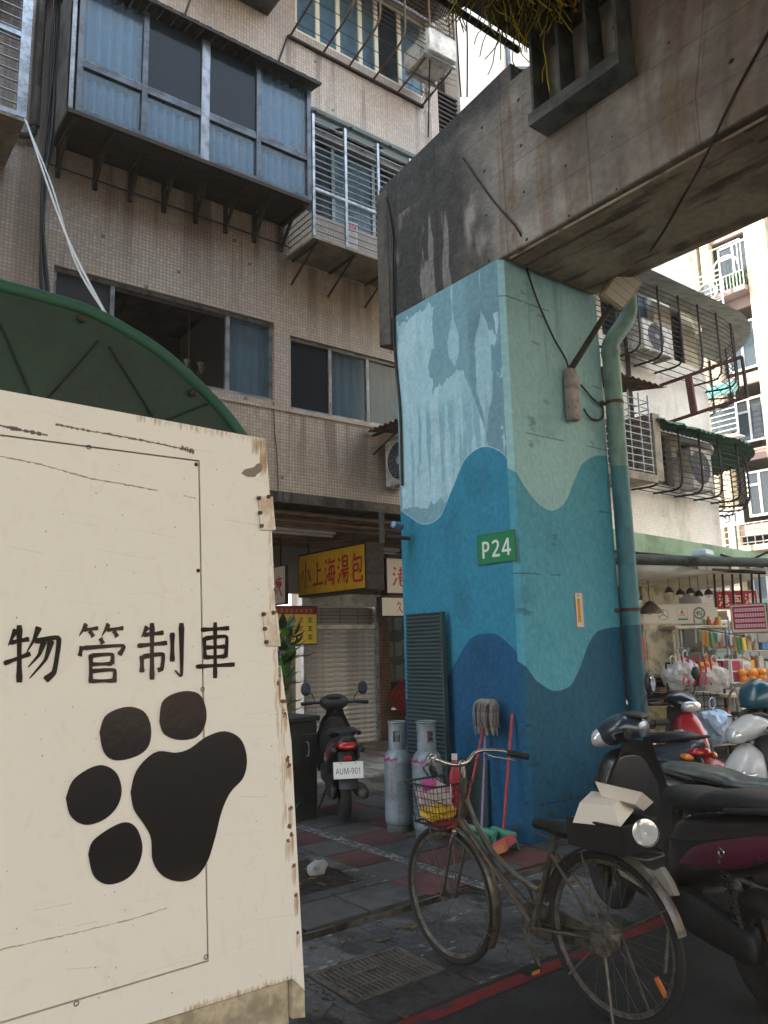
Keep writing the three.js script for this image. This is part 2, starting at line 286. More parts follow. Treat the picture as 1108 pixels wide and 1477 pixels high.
{
  // one painting wraps two faces: left half the face toward the pavement, right half the face toward the road
  const waveL = (s, y0, amp, ph) => y0 + amp * Math.sin(s * 2 * Math.PI / 1.63 + ph);
  const paint = ptex(1024, 2048, (u, v) => {
    const left = u < 0.5, s = left ? u * 2 * SW : SW + (u * 2 - 1) * SD, y = v * SH;
    const fu = s / 4, fv = y / 5;
    const n = fbm(fu, fv, 10, 201, 5), f = fbm(fu, fv, 140, 207, 2), str = fbm(fu, fv * 0.09, 60, 203, 4), big = fbm(fu, fv, 4, 211, 3);
    // crest and trough curves in metres along the wrapped face
    const up = crest(s, 0), lo = crest(s, 1);
    let c;
    if (left) {
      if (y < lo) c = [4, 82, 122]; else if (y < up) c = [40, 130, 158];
      else {
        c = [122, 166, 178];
        // scraped and repainted patches with ragged, mostly upright edges
        const rg = (fbm(fu, fv * 0.5, 40, 231, 4) - 0.5) * 0.22, rh = (fbm(fu, fv, 60, 233, 3) - 0.5) * 0.16;
        let k = 0;
        const edgeA = y > 4.44 ? 0.62 - (4.9 - y) * 0.1 : 0.53;
        if (s > 0.03 + rh * 0.2 && s < edgeA + rg * 0.5 && y < 4.9 + rh && y > 2.9 + rh) k = 1;
        const topE = 3.96 + (s - 0.54) * 0.42 - (s > 0.98 ? (s - 0.98) * 3.2 : 0);
        if (s >= 0.5 && s < 1.30 + rg && y < topE + rg * 1.4 && y > 2.9 + rh) k = Math.max(k, 0.86);
        if (Math.abs(s - 0.87) < 0.075 * ss(4.14, 4.3, y) * ss(4.66, 4.42, y) + rg * 0.25) k = Math.max(k, 0.8);
        if (Math.abs(s - 1.25) < 0.10 * ss(3.4, 3.9, y) * ss(4.58, 4.3, y) + rg * 0.3) k = Math.max(k, 0.7);
        const fl = fbm(fu, fv * 0.4, 70, 235, 3); if (s > 1.34 && y > 3.2 && y < 4.5) k = Math.max(k, 0.85 * ss(0.56, 0.6, fl));
        c = mix3(c, [174, 214, 224], k * 0.9);
        if (s > 0.15 && y < 4.0) { const dr = ss(0.5, 0.58, str) * ss(4.0, 3.7, y + rg); c = mix3(c, [122, 168, 184], dr * 0.8 * k); }
        const pale = ss(0.6, 0.7, fbm(fu, fv * 0.25, 34, 237, 4)); c = mix3(c, [194, 226, 232], pale * k * 0.5);
        if (s > 1.02 && k < 0.3) c = mix3(c, [106, 144, 156], 0.7 * ss(1.02, 1.12, s));
        if (Math.abs(y - up) < 0.012) c = mix3(c, [180, 212, 216], 0.6);
      }
    } else {
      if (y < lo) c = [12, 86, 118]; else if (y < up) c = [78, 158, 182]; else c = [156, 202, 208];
      const form = Math.abs(((y * 1.0 + 0.02 * n) % 0.62) - 0.31); if (form < 0.006 && n > 0.5) c = c.map((x) => x * 0.7);
      const scr = fbm(fu * 0.35, fv, 90, 251, 3); c = c.map((x) => x * (1 - 0.2 * ss(0.68, 0.78, scr) * ss(0.5, 0.65, n)));
      const dk = ss(0.62, 0.8, str) * 0.2; c = mix3(c, [92, 126, 124], dk * (y > 4 ? 1.4 : 0.5));
    }
    const grime = ss(0.58, 0.85, n) * 0.14;
    c = c.map((x) => x * (1 - grime) + (f - 0.5) * 20 + (big - 0.5) * 16);
    const spl = fbm(fu, fv, 46, 271, 3); if (y < 0.9 && spl > 0.7 + y * 0.16) c = mix3(c, [58, 62, 60], 0.7);   // splashes of street dirt near the base
    return c;
  });
  function crest(s, low) {   // smooth humps read off the two faces
    const P = low ? [[-0.6, 1.3], [0.1, 1.06], [0.35, 1.09], [0.55, 1.23], [0.76, 1.46], [0.93, 1.63], [1.12, 1.67], [1.29, 1.64], [1.48, 1.5], [1.65, 1.31], [1.74, 1.24], [1.89, 1.18], [2.11, 1.21], [2.26, 1.36], [2.39, 1.55], [2.52, 1.66], [2.72, 1.7], [3.0, 1.7]]
                  : [[-0.6, 3.1], [-0.1, 2.98], [0.13, 2.84], [0.34, 2.73], [0.59, 2.77], [0.8, 3.04], [0.95, 3.24], [1.13, 3.31], [1.28, 3.29], [1.43, 3.2], [1.54, 3.06], [1.73, 2.86], [1.87, 2.76], [2.02, 2.73], [2.2, 2.82], [2.35, 3.03], [2.48, 3.21], [2.7, 3.32], [3.0, 3.34]];
    let i = 0; while (i < P.length - 2 && s > P[i + 1][0]) i++;
    const a = P[Math.max(0, i - 1)], b = P[i], c = P[i + 1], d = P[Math.min(P.length - 1, i + 2)], t = (s - b[0]) / (c[0] - b[0]);
    return 0.5 * (2 * b[1] + (c[1] - a[1]) * t + (2 * a[1] - 5 * b[1] + 4 * c[1] - d[1]) * t * t + (3 * b[1] - a[1] - 3 * c[1] + d[1]) * t * t * t);
  }
  paint.wrapS = paint.wrapT = THREE.ClampToEdgeWrapping;
  M.paint = std({ map: paint, roughness: 0.78, bumpMap: (() => { const t = grainBump.clone(); t.repeat.set(5, 8); return t; })(), bumpScale: 0.005 });
  const ch = 0.045;
  const out = [[PX, PZ - SW], [PX, PZ - ch], [PX + ch, PZ], [PX + SD, PZ], [PX + SD, PZ - SW]];   // x,z outline
  const pos = [], uv = [], idx = [];
  const ud = [[0, 0], [0, 0]];
  const uu = [[0, (SW - ch) / SW * 0.5], [0.4999, 0.5 + ch / SD * 0.5 * 0.6], [0.5 + ch / SD * 0.5, 1], [1, 0.98], [0.02, 0]];
  for (let i = 0; i < 5; i++) {
    const a = out[i], b = out[(i + 1) % 5], [u0, u1] = i === 1 ? [0.505, 0.52] : uu[i], N = 24, base = pos.length / 3;
    for (let j = 0; j <= N; j++) { const y = SH * j / N; pos.push(a[0], y, a[1], b[0], y, b[1]); uv.push(u0, j / N, u1, j / N); }
    for (let j = 0; j < N; j++) { const q = base + j * 2; idx.push(q, q + 1, q + 3, q, q + 3, q + 2); }
  }
  let g = new THREE.BufferGeometry(); g.setAttribute('position', new THREE.Float32BufferAttribute(pos, 3)); g.setAttribute('uv', new THREE.Float32BufferAttribute(uv, 2)); g.setIndex(idx); g = g.toNonIndexed(); g.computeVertexNormals();
  obj('painted_shaft', keepUV(g), M.paint, pier);
}
{ // cap beam: the street side cantilevers toward and past the camera
  const capTex = ptex(2048, 512, (u, v) => {     // u along the beam (8.2 m from the far end), v up (2.1 m)
    const s = u * 8.2, y = v * 2.1, fu = s / 4, fv = y / 4;
    const n = fbm(fu, fv, 8, 301, 6), f = fbm(fu, fv, 90, 303, 3), str = fbm(fu, fv * 0.06, 26, 305, 4), st2 = fbm(fu, fv * 0.05, 70, 309, 3);
    let c = mix3([160, 153, 143], [128, 121, 112], ss(0.35, 0.65, n));
    const blackness = (1 - ss(1.1, 1.85, s + (n - 0.5) * 1.1)) ;           // algae-black far end
    let k = blackness * ss(0.24, 0.44, fbm(fu, fv * 0.4, 14, 311, 4) + (y > 1.2 ? 0.16 : 0));
    k = Math.max(k, ss(1.55, 1.9, y + (n - 0.5) * 0.7) * (1 - ss(1.7, 2.3, s)));
    c = mix3(c, [54, 54, 52], k * 0.86);
    if (s > 0.62 && s < 1.15) c = mix3(c, [150, 146, 140], 0.75 * ss(0.5, 0.6, fbm(fu, fv * 0.2, 34, 313, 3)) * (1 - ss(1.2, 1.5, y)));  // pale lime run
    if (s > 1.75) c = mix3(c, [124, 110, 96], 0.5 * ss(0.5, 0.68, str));      // brown water stains
    if (s > 3.2) c = mix3(c, [138, 116, 96], 0.55 * ss(0.45, 0.65, n * 0.5 + str * 0.5));
    c = mix3(c, [112, 98, 84], 0.35 * ss(0.58, 0.7, st2));
    const j1 = Math.abs(s - 1.93); if (j1 < 0.08) c = mix3(c, [106, 84, 66], 0.75 * ss(0.08, 0.0, j1) * ss(0.3, 0.6, fbm(fu, fv * 0.2, 50, 321, 3)));
    const panel = (s % 0.92); if (panel < 0.012) c = c.map((x) => x * 0.8);
    const row = (y % 0.45); if (row < 0.01 && n > 0.45) c = c.map((x) => x * 0.86);
    const hx = (s % 0.46) - 0.23, hy = ((y + 0.1) % 0.45) - 0.22; if (hx * hx + hy * hy < 0.0003 * hash2(Math.floor(s / 0.46), Math.floor((y + 0.1) / 0.45), 5) && s > 1.2) c = [48, 38, 32];   // tie-bolt holes
    return c.map((x) => x + (f - 0.5) * 26);
  });
  capTex.wrapS = capTex.wrapT = THREE.ClampToEdgeWrapping;
  M.cap = std({ map: capTex, roughness: 0.93, bumpMap: (() => { const t = grainBump.clone(); t.repeat.set(16, 5); return t; })(), bumpScale: 0.008 });
  M.capUnder = std({ map: concTex([176, 158, 134], [138, 120, 100], [76, 62, 50], 331, 2.2), roughness: 0.95, bumpMap: grainBump, bumpScale: 0.01 });
  const zE = -6.16, y0 = 4.985;
  const prof = [[zE, 5.0], [zE, 6.56], [PZ + 0.24, 6.80], [PZ + 0.245, 6.62], [3.0, 6.84], [3.0, 5.05], [-2.0, 5.02], [PZ + 0.36, y0], [PZ - SW, y0]];
  // street face
  let g = new THREE.ShapeGeometry(shapeOf(prof.map(([z, y]) => [z, y]))); // x=z, y=y
  const p = g.attributes.position, uv = new Float32Array(p.count * 2);
  const body = ext(prof, 1.32, 0.02); body.applyMatrix4(new THREE.Matrix4().makeRotationY(-Math.PI / 2)); // (z,y,d)-> x=-d, z=z
  body.translate(PX + 1.32 + 0.004, 0, 0);
  const gb = body.index ? body.toNonIndexed() : body; const bp = gb.attributes.position, bu = new Float32Array(bp.count * 2);
  for (let i = 0; i < bp.count; i++) { bu[2 * i] = Math.min(0.999, Math.max(0.001, (bp.getZ(i) - zE) / 8.2)); bu[2 * i + 1] = Math.min(0.999, Math.max(0.001, (bp.getY(i) - 4.9) / 2.1)); }
  gb.setAttribute('uv', new THREE.BufferAttribute(bu, 2));
  obj('cap_beam', keepUV(gb), M.cap, pier);
  obj('soffit', span(PX + 0.05, PX + 1.27, 4.955, 4.983, PZ + 0.06, 3.0, 0.004), M.capUnder, pier);
  obj('end_wall', [ext([[zE - 0.04, 4.74], [zE - 0.04, 6.5], [zE + 0.16, 6.5], [zE + 0.16, 4.70]], 1.2, 0.02).applyMatrix4(new THREE.Matrix4().makeRotationY(-Math.PI / 2)).translate(PX + 1.2 - 0.012, 0, 0)], M.concDark, pier);
}
{ // grey steel bracket of four fins on the beam face
  M.steelGrey = std({ ...wm([104, 108, 104], [70, 68, 62], 0.9, 351, 0.8), roughness: 0.75, metalness: 0.1 });
  const b = thing('steel_bracket', 'grey steel bracket of upright fins on the cap beam', 'bracket');
  const x0 = PX - 0.24, x1 = PX + 0.0, zs = [-3.76, -3.48, -3.2, -2.93];
  obj('bottom_plate', [span(x0, x1, 5.82, 5.86, zs[0] - 0.03, zs[3] + 0.03, 0.004), span(x0, x0 + 0.02, 5.86, 5.93, zs[0] - 0.03, zs[3] + 0.03)], M.steelGrey, b);
  zs.forEach((z) => obj('fin', ext([[x0 + 0.03, 5.862], [x1, 5.862], [x1, 6.80], [x0 + 0.05, 6.80]], 0.028, 0.003).translate(0, 0, z - 0.014), M.steelGrey, b));
}
// ---------------------------------------------------------------- apartment building on the left
const ZF = -8;
const apt = thing('apartment_building', 'apartment building clad in small pinkish beige tiles, on the left', 'building');
function wallWithHoles(x0, x1, y0, y1, holes, z, t, mat, parent, name = 'wall') {
  const H = holes.map(([a, b, c, d]) => [[a, c], [b, c], [b, d], [a, d]]);
  return obj(name, ext([[x0, y0], [x1, y0], [x1, y1], [x0, y1]], t, 0, H).translate(0, 0, z - t), mat, parent);
}
// window with frame, sill and panes; kinds: colour material per pane
function windowPart(parent, x0, x1, y0, y1, z, divs, mats, fm = M.alu, drop = [], fw = 0.045) {
  const xs = [x0, ...divs, x1];
  const w = obj('window', [span(x0, x1, y1 - fw, y1, z - 0.06, z), span(x0, x1, y0, y0 + fw, z - 0.07, z + 0.02), span(x0, x0 + fw, y0 + fw, y1 - fw, z - 0.06, z - 0.002), span(x1 - fw, x1, y0 + fw, y1 - fw, z - 0.06, z - 0.002)], fm, parent);
  for (let i = 1; i < xs.length - 1; i++) obj('mullion', span(xs[i] - fw * 0.6, xs[i] + fw * 0.6, y0 + fw, y1 - fw, z - 0.05, z - 0.004), fm, w);
  for (let i = 0; i < xs.length - 1; i++) if (!drop.includes(i)) obj('pane', span(xs[i] + (i ? fw * 0.6 : fw) + 0.001, xs[i + 1] - (i < xs.length - 2 ? fw * 0.6 : fw) - 0.001, y0 + fw, y1 - fw, z - 0.034, z - 0.028), mats[i], w);
  return w;
}
{
  const X0 = -4, X1 = 7.46;
  const holes = [[1.9, 4.52, 4.58, 5.60], [4.75, 6.75, 4.52, 5.49], [2.05, 4.45, 7.15, 8.45], [4.8, 6.9, 7.3, 8.5], [4.85, 7.25, 9.95, 11.35], [-2, 1.2, 6.75, 8.1], [-2, 1.3, 9.95, 11.3], [1.9, 4.5, 10.2, 11.4]];
  // the street wall has its own sheet of small tiles: runs under sills and brackets, patched and missing tiles
  const WX = X1 - X0, WY = 9.2;
  const facade = ptex(2040, 1640, (u, v) => {
    const x = X0 + u * WX, y = 3.44 + v * WY, gx = x / 0.0415, gy = y / 0.0415, ix = Math.floor(gx), iy = Math.floor(gy), fx = gx - ix, fy = gy - iy;
    const e = Math.min(fx, 1 - fx, fy, 1 - fy), t = hash2(ix, iy, 11), big = fbm(x / 16, y / 16, 16, 21, 4), run = fbm(x / 12, y / 160, 90, 23, 3);
    let c = [172, 156, 139].map((q) => q + (t - 0.5) * 22 + (big - 0.5) * 44);
    if (hash2(ix >> 3, iy >> 2, 17) > 0.985) c = c.map((q, i) => q + [12, 12, 14][i]);              // patched with another batch
    let g = [142, 126, 112];
    if (hash2(ix, iy, 31) > 0.9985) { c = [104, 94, 84]; g = c; }                                        // tile fallen off
    // rain runs start at sills, slab edges and bracket feet
    let k = 0; for (const [a, b, top, len] of [[1.85, 4.6, 4.5, 1.0], [4.7, 6.9, 4.45, 0.9], [1.8, 4.8, 6.95, 1.4], [4.7, 7.0, 6.5, 1.1], [4.7, 7.3, 9.75, 1.3], [-3, 1.4, 6.5, 2.2], [1.3, 2.0, 9, 6]]) if (x > a && x < b && y < top && y > top - len) k = Math.max(k, (1 - (top - y) / len) * ss(0.46, 0.66, run));
    c = mix3(c, [92, 76, 62], 0.6 * k); g = mix3(g, [84, 70, 58], 0.6 * k);
    return mix3(g, c, ss(0.04, 0.16, e));
  });
  M.facade = std({ map: facade, bumpMap: tileBump, bumpScale: 0.002, roughness: 0.42 }); facade.wrapS = facade.wrapT = THREE.RepeatWrapping;
  { const g0 = ext([[X0, 3.44], [X1, 3.44], [X1, 16.4], [X0, 16.4]], 0.24, 0, holes.map(([a, b, c, d]) => [[a, c], [b, c], [b, d], [a, d]])).translate(0, 0, ZF - 0.24); const g = g0.index ? g0.toNonIndexed() : g0, p = g.attributes.position, u = new Float32Array(p.count * 2); for (let i = 0; i < p.count; i++) { u[2 * i] = (p.getX(i) + p.getZ(i) - ZF - X0) / WX; u[2 * i + 1] = (p.getY(i) + (p.getZ(i) - ZF) * 0.5 - 3.44) / WY; } g.setAttribute('uv', new THREE.BufferAttribute(u, 2)); const tb = tileBump.clone(); tb.repeat.set(WX / 1.66, WY / 1.66); M.facade.bumpMap = tb; obj('wall', keepUV(g), M.facade, apt); }
  obj('ledge', [span(X0, X1 + 0.02, 3.30, 3.438, ZF - 0.3, ZF + 0.11, 0.012)], M.concDark, apt);
  obj('sill_strip', [span(1.86, 6.8, 4.47, 4.515, ZF, ZF + 0.018, 0.003)], M.tile, apt);
  obj('floor_slab', [span(X0, X1 - 0.01, 3.26, 3.298, -14, ZF - 0.26), span(X0, X1 - 0.01, 6.5, 6.65, -14, ZF - 0.245), span(X0, X1 - 0.01, 9.7, 9.85, -14, ZF - 0.245), span(X0, X1 - 0.01, 12.9, 13.05, -14, ZF - 0.245), span(X0, X1 + 0.03, 16.4, 16.6, -14, ZF + 0.1)], M.concDark, apt);
  obj('side_wall', [span(X1 - 0.2, X1 - 0.005, 3.44, 16.4, -14, ZF - 0.245)], M.tile, apt);
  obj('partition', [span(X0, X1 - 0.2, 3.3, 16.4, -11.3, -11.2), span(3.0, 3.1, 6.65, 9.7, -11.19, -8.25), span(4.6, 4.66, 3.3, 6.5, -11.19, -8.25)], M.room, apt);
  obj('arcade_column', [span(0.6, 1.1, 0, 3.255, -8.55, -8.06), span(7.75, 8.2, 0, 3.255, -8.55, -8.06)], M.tile, apt);
  // arcade: ceiling boards, shop partition
  M.ceilBoard = std({ ...wm([150, 122, 94], [104, 80, 60], 0.8, 402, 1.2), roughness: 0.85 });
  for (let i = 0; i < 9; i++) obj('ceiling_board', span(X0 + i * 1.4, X0 + i * 1.4 + 1.385, 3.17, 3.2, -10.55, -8.12), M.ceilBoard, apt);
  obj('pipe', [rod([-2, 3.12, -8.1], [7.2, 3.12, -8.1], 0.022), rod([-2, 3.06, -8.16], [7.2, 3.06, -8.16], 0.014), rod([-2, 3.2, -8.02], [7.2, 3.2, -8.02], 0.03)], M.rustBar, apt);
  // first row of windows
  windowPart(apt, 1.9, 4.52, 4.58, 5.60, ZF - 0.05, [2.53, 3.915], [M.mesh, M.glass, M.glassBlue], M.alu, [1], 0.04);
  windowPart(apt, 4.75, 6.75, 4.52, 5.49, ZF - 0.05, [5.385, 6.0], [M.glassDark, M.glassBlue, M.glassBlue], M.alu, [], 0.04);
  const pleat = (x0, x1, y0, y1, z, n, a = 0.03) => surf(n * 6, 1, (u, v) => [x0 + (x1 - x0) * u, y0 + (y1 - y0) * v, z + a * Math.sin(u * n * 2 * Math.PI) + a * 0.4 * Math.sin(u * n * 5.1)]);
  obj('curtain', [pleat(3.95, 4.5, 4.6, 5.58, ZF - 0.2, 4), pleat(5.4, 6.7, 4.55, 5.48, ZF - 0.22, 9)], M.curtainGrey, apt);
  obj('curtain', [pleat(2.1, 2.7, 7.2, 8.4, ZF - 0.3, 4), pleat(5.0, 6.8, 7.3, 8.4, ZF - 0.28, 9)], M.curtainGrey, apt);
  // fourth floor windows
  M.cream = M.plain(0.72, 0.66, 0.5, 0.5);
  windowPart(apt, 4.85, 7.25, 9.95, 11.35, ZF - 0.05, [5.25, 5.6, 6.0, 6.3, 6.75], [M.glassBlue, M.glassBlue, M.glassBlue, M.glassBlue, M.glassDark, M.glassBlue], M.cream, [], 0.055);
  obj('curtain', [pleat(4.9, 7.2, 10, 11.3, ZF - 0.24, 11, 0.02)], M.curtain, apt);
  windowPart(apt, -2, 1.2, 6.75, 8.1, ZF - 0.05, [-0.9, 0.2], [M.glassDark, M.glassDark, M.glassDark]);
  windowPart(apt, 4.8, 6.9, 7.3, 8.5, ZF - 0.08, [5.5, 6.2], [M.glassDark, M.glassBlue, M.glassDark]);
}
{ // chandelier inside the open window
  const ch = thing('chandelier', 'small glass chandelier hanging in the dark room behind the open window', 'chandelier', [3.72, 5.05, -8.75]);
  const brass = M.plain(0.25, 0.18, 0.1, 0.4, { metalness: 0.6 });
  obj('stem', [rod([0, 0.0, 0], [0, 1.4, 0], 0.01), lathe([[0, -0.1], [0.05, -0.07], [0.02, 0], [0.05, 0.06], [0, 0.1]], 10)], brass, ch);
  const g = M.plain(0.3, 0.27, 0.25, 0.2);
  for (let i = 0; i < 6; i++) { const a = i * Math.PI / 3, c = Math.cos(a), s = Math.sin(a); obj('arm', [tube([[0, 0, 0], [c * 0.1, -0.08, s * 0.1], [c * 0.18, -0.02, s * 0.18]], 0.008, 5, 8)], brass, ch); obj('lamp_shade', T(lathe([[0.012, 0], [0.035, 0.05], [0.05, 0.08]], 8), c * 0.18, -0.02, s * 0.18), g, ch); }
}
// ---------------------------------------------------------------- enclosed balcony with blue panes
const ZB = -7.38;
{
  const b = thing('enclosed_balcony', 'dark aluminium enclosed balcony with blue curtained panes and a tin roof', 'balcony');
  const x0 = 1.90, x1 = 4.66, yb = 7.0, yt = 8.56, tr = 7.58, fw = 0.05;
  M.panel = std({ ...wm([126, 124, 120], [84, 80, 76], 0.7, 411, 1), roughness: 0.6, metalness: 0.2 });
  obj('floor', span(x0 - 0.1, x1, yb - 0.05, yb - 0.002, ZF + 0.001, ZB + 0.03), M.ironDark, b);
  obj('side_panel', [span(x0 - 0.1, x0 - 0.075, yb, yt, ZF + 0.002, ZB + 0.01)], M.panel, b);
  obj('side_panel', [span(x1 - 0.02, x1 + 0.0, yb, yt, ZF + 0.002, ZB - 0.03)], M.panel, b);
  // tin roof tilted outwards
  const rf = []; for (let i = 0; i < 40; i++) { const xx = x0 - 0.22 + i * 0.078; rf.push(flat([xx, yt + 0.16, ZF + 0.003], [xx, yt + 0.0, ZB + 0.17], 0.07, i % 2 ? 0.014 : 0.026)); }
  obj('tin_roof', rf, M.ironDark, b);
  obj('roof_edge', [span(x0 - 0.25, x1 + 0.08, yt - 0.035, yt - 0.008, ZB + 0.145, ZB + 0.17)], M.ironDark, b);
  const cols = [x0, 2.575, 3.275, 3.955, x1];
  for (const [i, x] of cols.entries()) obj('post', span(x - (i === 2 ? 0.05 : 0.03), x + (i === 2 ? 0.05 : 0.03), yb, yt - 0.04, ZB - 0.05, ZB + 0.015, 0.004), i === 2 ? M.alu : M.aluDark, b);
  obj('post', span(x0 - 0.1, x0 - 0.055, yb, yt - 0.04, ZB - 0.05, ZB + 0.018, 0.004), M.alu, b);
  for (let i = 0; i < 4; i++) {
    const a = cols[i] + (i === 2 ? 0.052 : 0.032), c = cols[i + 1] - (i === 1 ? 0.052 : 0.032);
    obj('rail', [span(a, c, tr - 0.045, tr + 0.012, ZB - 0.045, ZB + 0.01), span(a, c, tr + 0.02, tr + 0.05, ZB - 0.03, ZB + 0.004)], M.aluDark, b);
    obj('rail', span(a, c, yb + 0.002, yb + 0.05, ZB - 0.045, ZB + 0.012), M.aluDark, b);
    obj('pane', span(a + 0.002, c - 0.002, tr + 0.052, yt - 0.05, ZB - 0.02, ZB - 0.014), (i === 1 || i === 2) ? M.glassDark : M.glassBlue, b);
    obj('pane', span(a + 0.002, c - 0.002, yb + 0.052, tr - 0.047, ZB - 0.026, ZB - 0.02), M.glassBlue, b);
  }
  const pleat = (xa, xb, ya, yb2, z, n, k) => surf(n * 8, 4, (u, v) => [xa + (xb - xa) * u, ya + (yb2 - ya) * v, z - 0.012 + 0.042 * Math.sin(u * n * 2 * Math.PI + k) * (1.25 - 0.5 * v)]);
  for (let i = 0; i < 4; i++) {
    obj('curtain', pleat(cols[i] + 0.05, cols[i + 1] - 0.05, yb + 0.05, tr - 0.1 + rnd(-0.03, 0.02), ZB - 0.075, 6, i), M.curtain, b);
    if (i === 0 || i === 3) obj('curtain', pleat(cols[i] + 0.05, cols[i + 1] - 0.05, tr + 0.05, yt - 0.02, ZB - 0.085, 5, i * 2), M.curtain, b);
    else obj('insect_screen', span(cols[i] + 0.06, cols[i + 1] - 0.06, tr + 0.05, yt - 0.06, ZB - 0.06, ZB - 0.05), M.mesh, b);
  }
  for (let i = 0; i < 8; i++) { const x = x0 - 0.02 + i * 0.39; obj('bracket', [flat([x, yb - 0.07, ZF + 0.02], [x, yb - 0.07, ZB - 0.02], 0.045, 0.04), flat([x, yb - 0.42, ZF + 0.025], [x, yb - 0.05, ZF + 0.025], 0.05, 0.03, V3(0, 0, 1)), flat([x, yb - 0.36, ZF + 0.04], [x, yb - 0.08, ZF + 0.3], 0.035, 0.03, V3(1, 0, 0))], M.ironDark, b); }
  obj('tie_bar', [rod([x0 - 0.2, yb - 0.30, ZF + 0.035], [x1 + 0.1, yb - 0.33, ZF + 0.035], 0.008, 0.008, 5)], M.ironDark, b);
}
// ---------------------------------------------------------------- barred cages on the facade
function barCage(o, x0, x1, y0, y1, z, m, posts, nb, rb = 0.009, depthSide = true) {
  for (const x of posts) obj('post', span(x - 0.018, x + 0.018, y0, y1, z - 0.018, z + 0.018), m, o);
  for (let i = 0; i <= nb; i++) { const y = y0 + (y1 - y0) * i / nb; obj('bar', [rod([x0, y, z], [x1, y, z], rb, rb, 6), ...(depthSide ? [rod([x0, y, z], [x0, y, ZF + 0.01], rb, rb, 5)] : [])], m, o); }
}
{
  const c = thing('window_cage', 'silver barred window cage with a clear tilted roof beside the blue balcony', 'window cage');
  barCage(c, 4.72, 6.9, 6.56, 8.22, ZB, M.galv, [4.72, 5.21, 5.74, 6.3, 6.85], 19);
  obj('rail', [span(4.72, 6.87, 7.18, 7.215, ZB - 0.014, ZB + 0.016)], M.galv, c);
  M.shelf = std({ ...wm([150, 136, 112], [100, 82, 62], 0.8, 421, 1), roughness: 0.7 });
  obj('shelf', span(4.70, 6.88, 6.52, 6.545, ZF + 0.004, ZB + 0.02), M.shelf, c);
  M.clearRoof = phy({ color: new THREE.Color().setRGB(0.75, 0.82, 0.8), transmission: 0.75, thickness: 0, roughness: 0.35 });
  obj('roof_sheet', [flat([5.8, 8.62, ZF + 0.05], [5.8, 8.28, ZB + 0.06], 2.2, 0.006)], M.clearRoof, c);
  for (const x of [4.75, 5.3, 5.95, 6.6]) obj('roof_bar', flat([x, 8.58, ZF + 0.01], [x, 8.25, ZB + 0.03], 0.03, 0.03), M.ironDark, c);
  obj('roof_bar', [span(4.7, 6.9, 8.225, 8.262, ZB - 0.02, ZB + 0.02)], M.ironDark, c);
  obj('roof_bar', [span(4.7, 6.9, 8.6, 8.65, ZF + 0.002, ZF + 0.04)], M.ironDark, c);
  for (const x of [4.78, 5.35, 5.95]) obj('bracket', [rod([x, 6.5, ZB - 0.04], [x - 0.02, 6.17, ZF + 0.01], 0.014, 0.014, 6), flat([x, 6.5, ZB], [x, 6.5, ZF + 0.01], 0.03, 0.025)], M.ironDark, c);
  const nt = thing('paper_notice', 'small pinkish white notice hung inside the silver window cage', 'notice', [5.3, 6.6, ZB - 0.06]);
  M.note = std({ map: ctex(64, 128, (x, w, h) => { x.fillStyle = '#d8cfcc'; x.fillRect(0, 0, w, h); x.fillStyle = '#c0605e'; x.fillRect(8, 10, 48, 26); x.fillStyle = '#e9e2de'; x.fillRect(14, 16, 14, 4); x.fillRect(34, 16, 14, 4); x.fillRect(18, 26, 26, 3); x.fillStyle = '#8d8a88'; for (let i = 0; i < 8; i++) x.fillRect(10, 46 + i * 9, 30 + (i * 7) % 16, 3); }), roughness: 0.8 });
  obj('sheet', keepUV(new THREE.BoxGeometry(0.16, 0.36, 0.004).translate(0.05, 0.2, 0)), M.note, nt); obj('string', rod([0.05, 0.38, 0], [0.05, 0.6, 0], 0.003), M.ironDark, nt);
}
{
  const c = thing('window_cage', 'silver barred window cage cut off by the left edge, high up', 'window cage');
  const zz = -7.2;
  barCage(c, -0.2, 1.36, 6.60, 8.4, zz, M.galv, [0.5, 1.36], 16, 0.010);
  obj('frame', [span(1.30, 1.39, 6.58, 8.45, zz - 0.02, zz + 0.022), span(-0.2, 1.3, 7.42, 7.47, zz - 0.02, zz + 0.02), span(-0.2, 1.3, 6.575, 6.625, zz - 0.02, zz + 0.02)], M.galv, c);
  obj('shelf', span(-0.2, 1.38, 6.54, 6.572, ZF + 0.004, zz + 0.02), M.shelf, c);
  obj('bracket', rod([1.05, 6.53, zz + 0.0], [1.05, 6.1, ZF + 0.01], 0.014), M.ironDark, c);
  obj('roof_sheet', flat([0.6, 8.6, ZF + 0.02], [0.6, 8.46, zz + 0.1], 1.7, 0.012), M.aluDark, c);
}
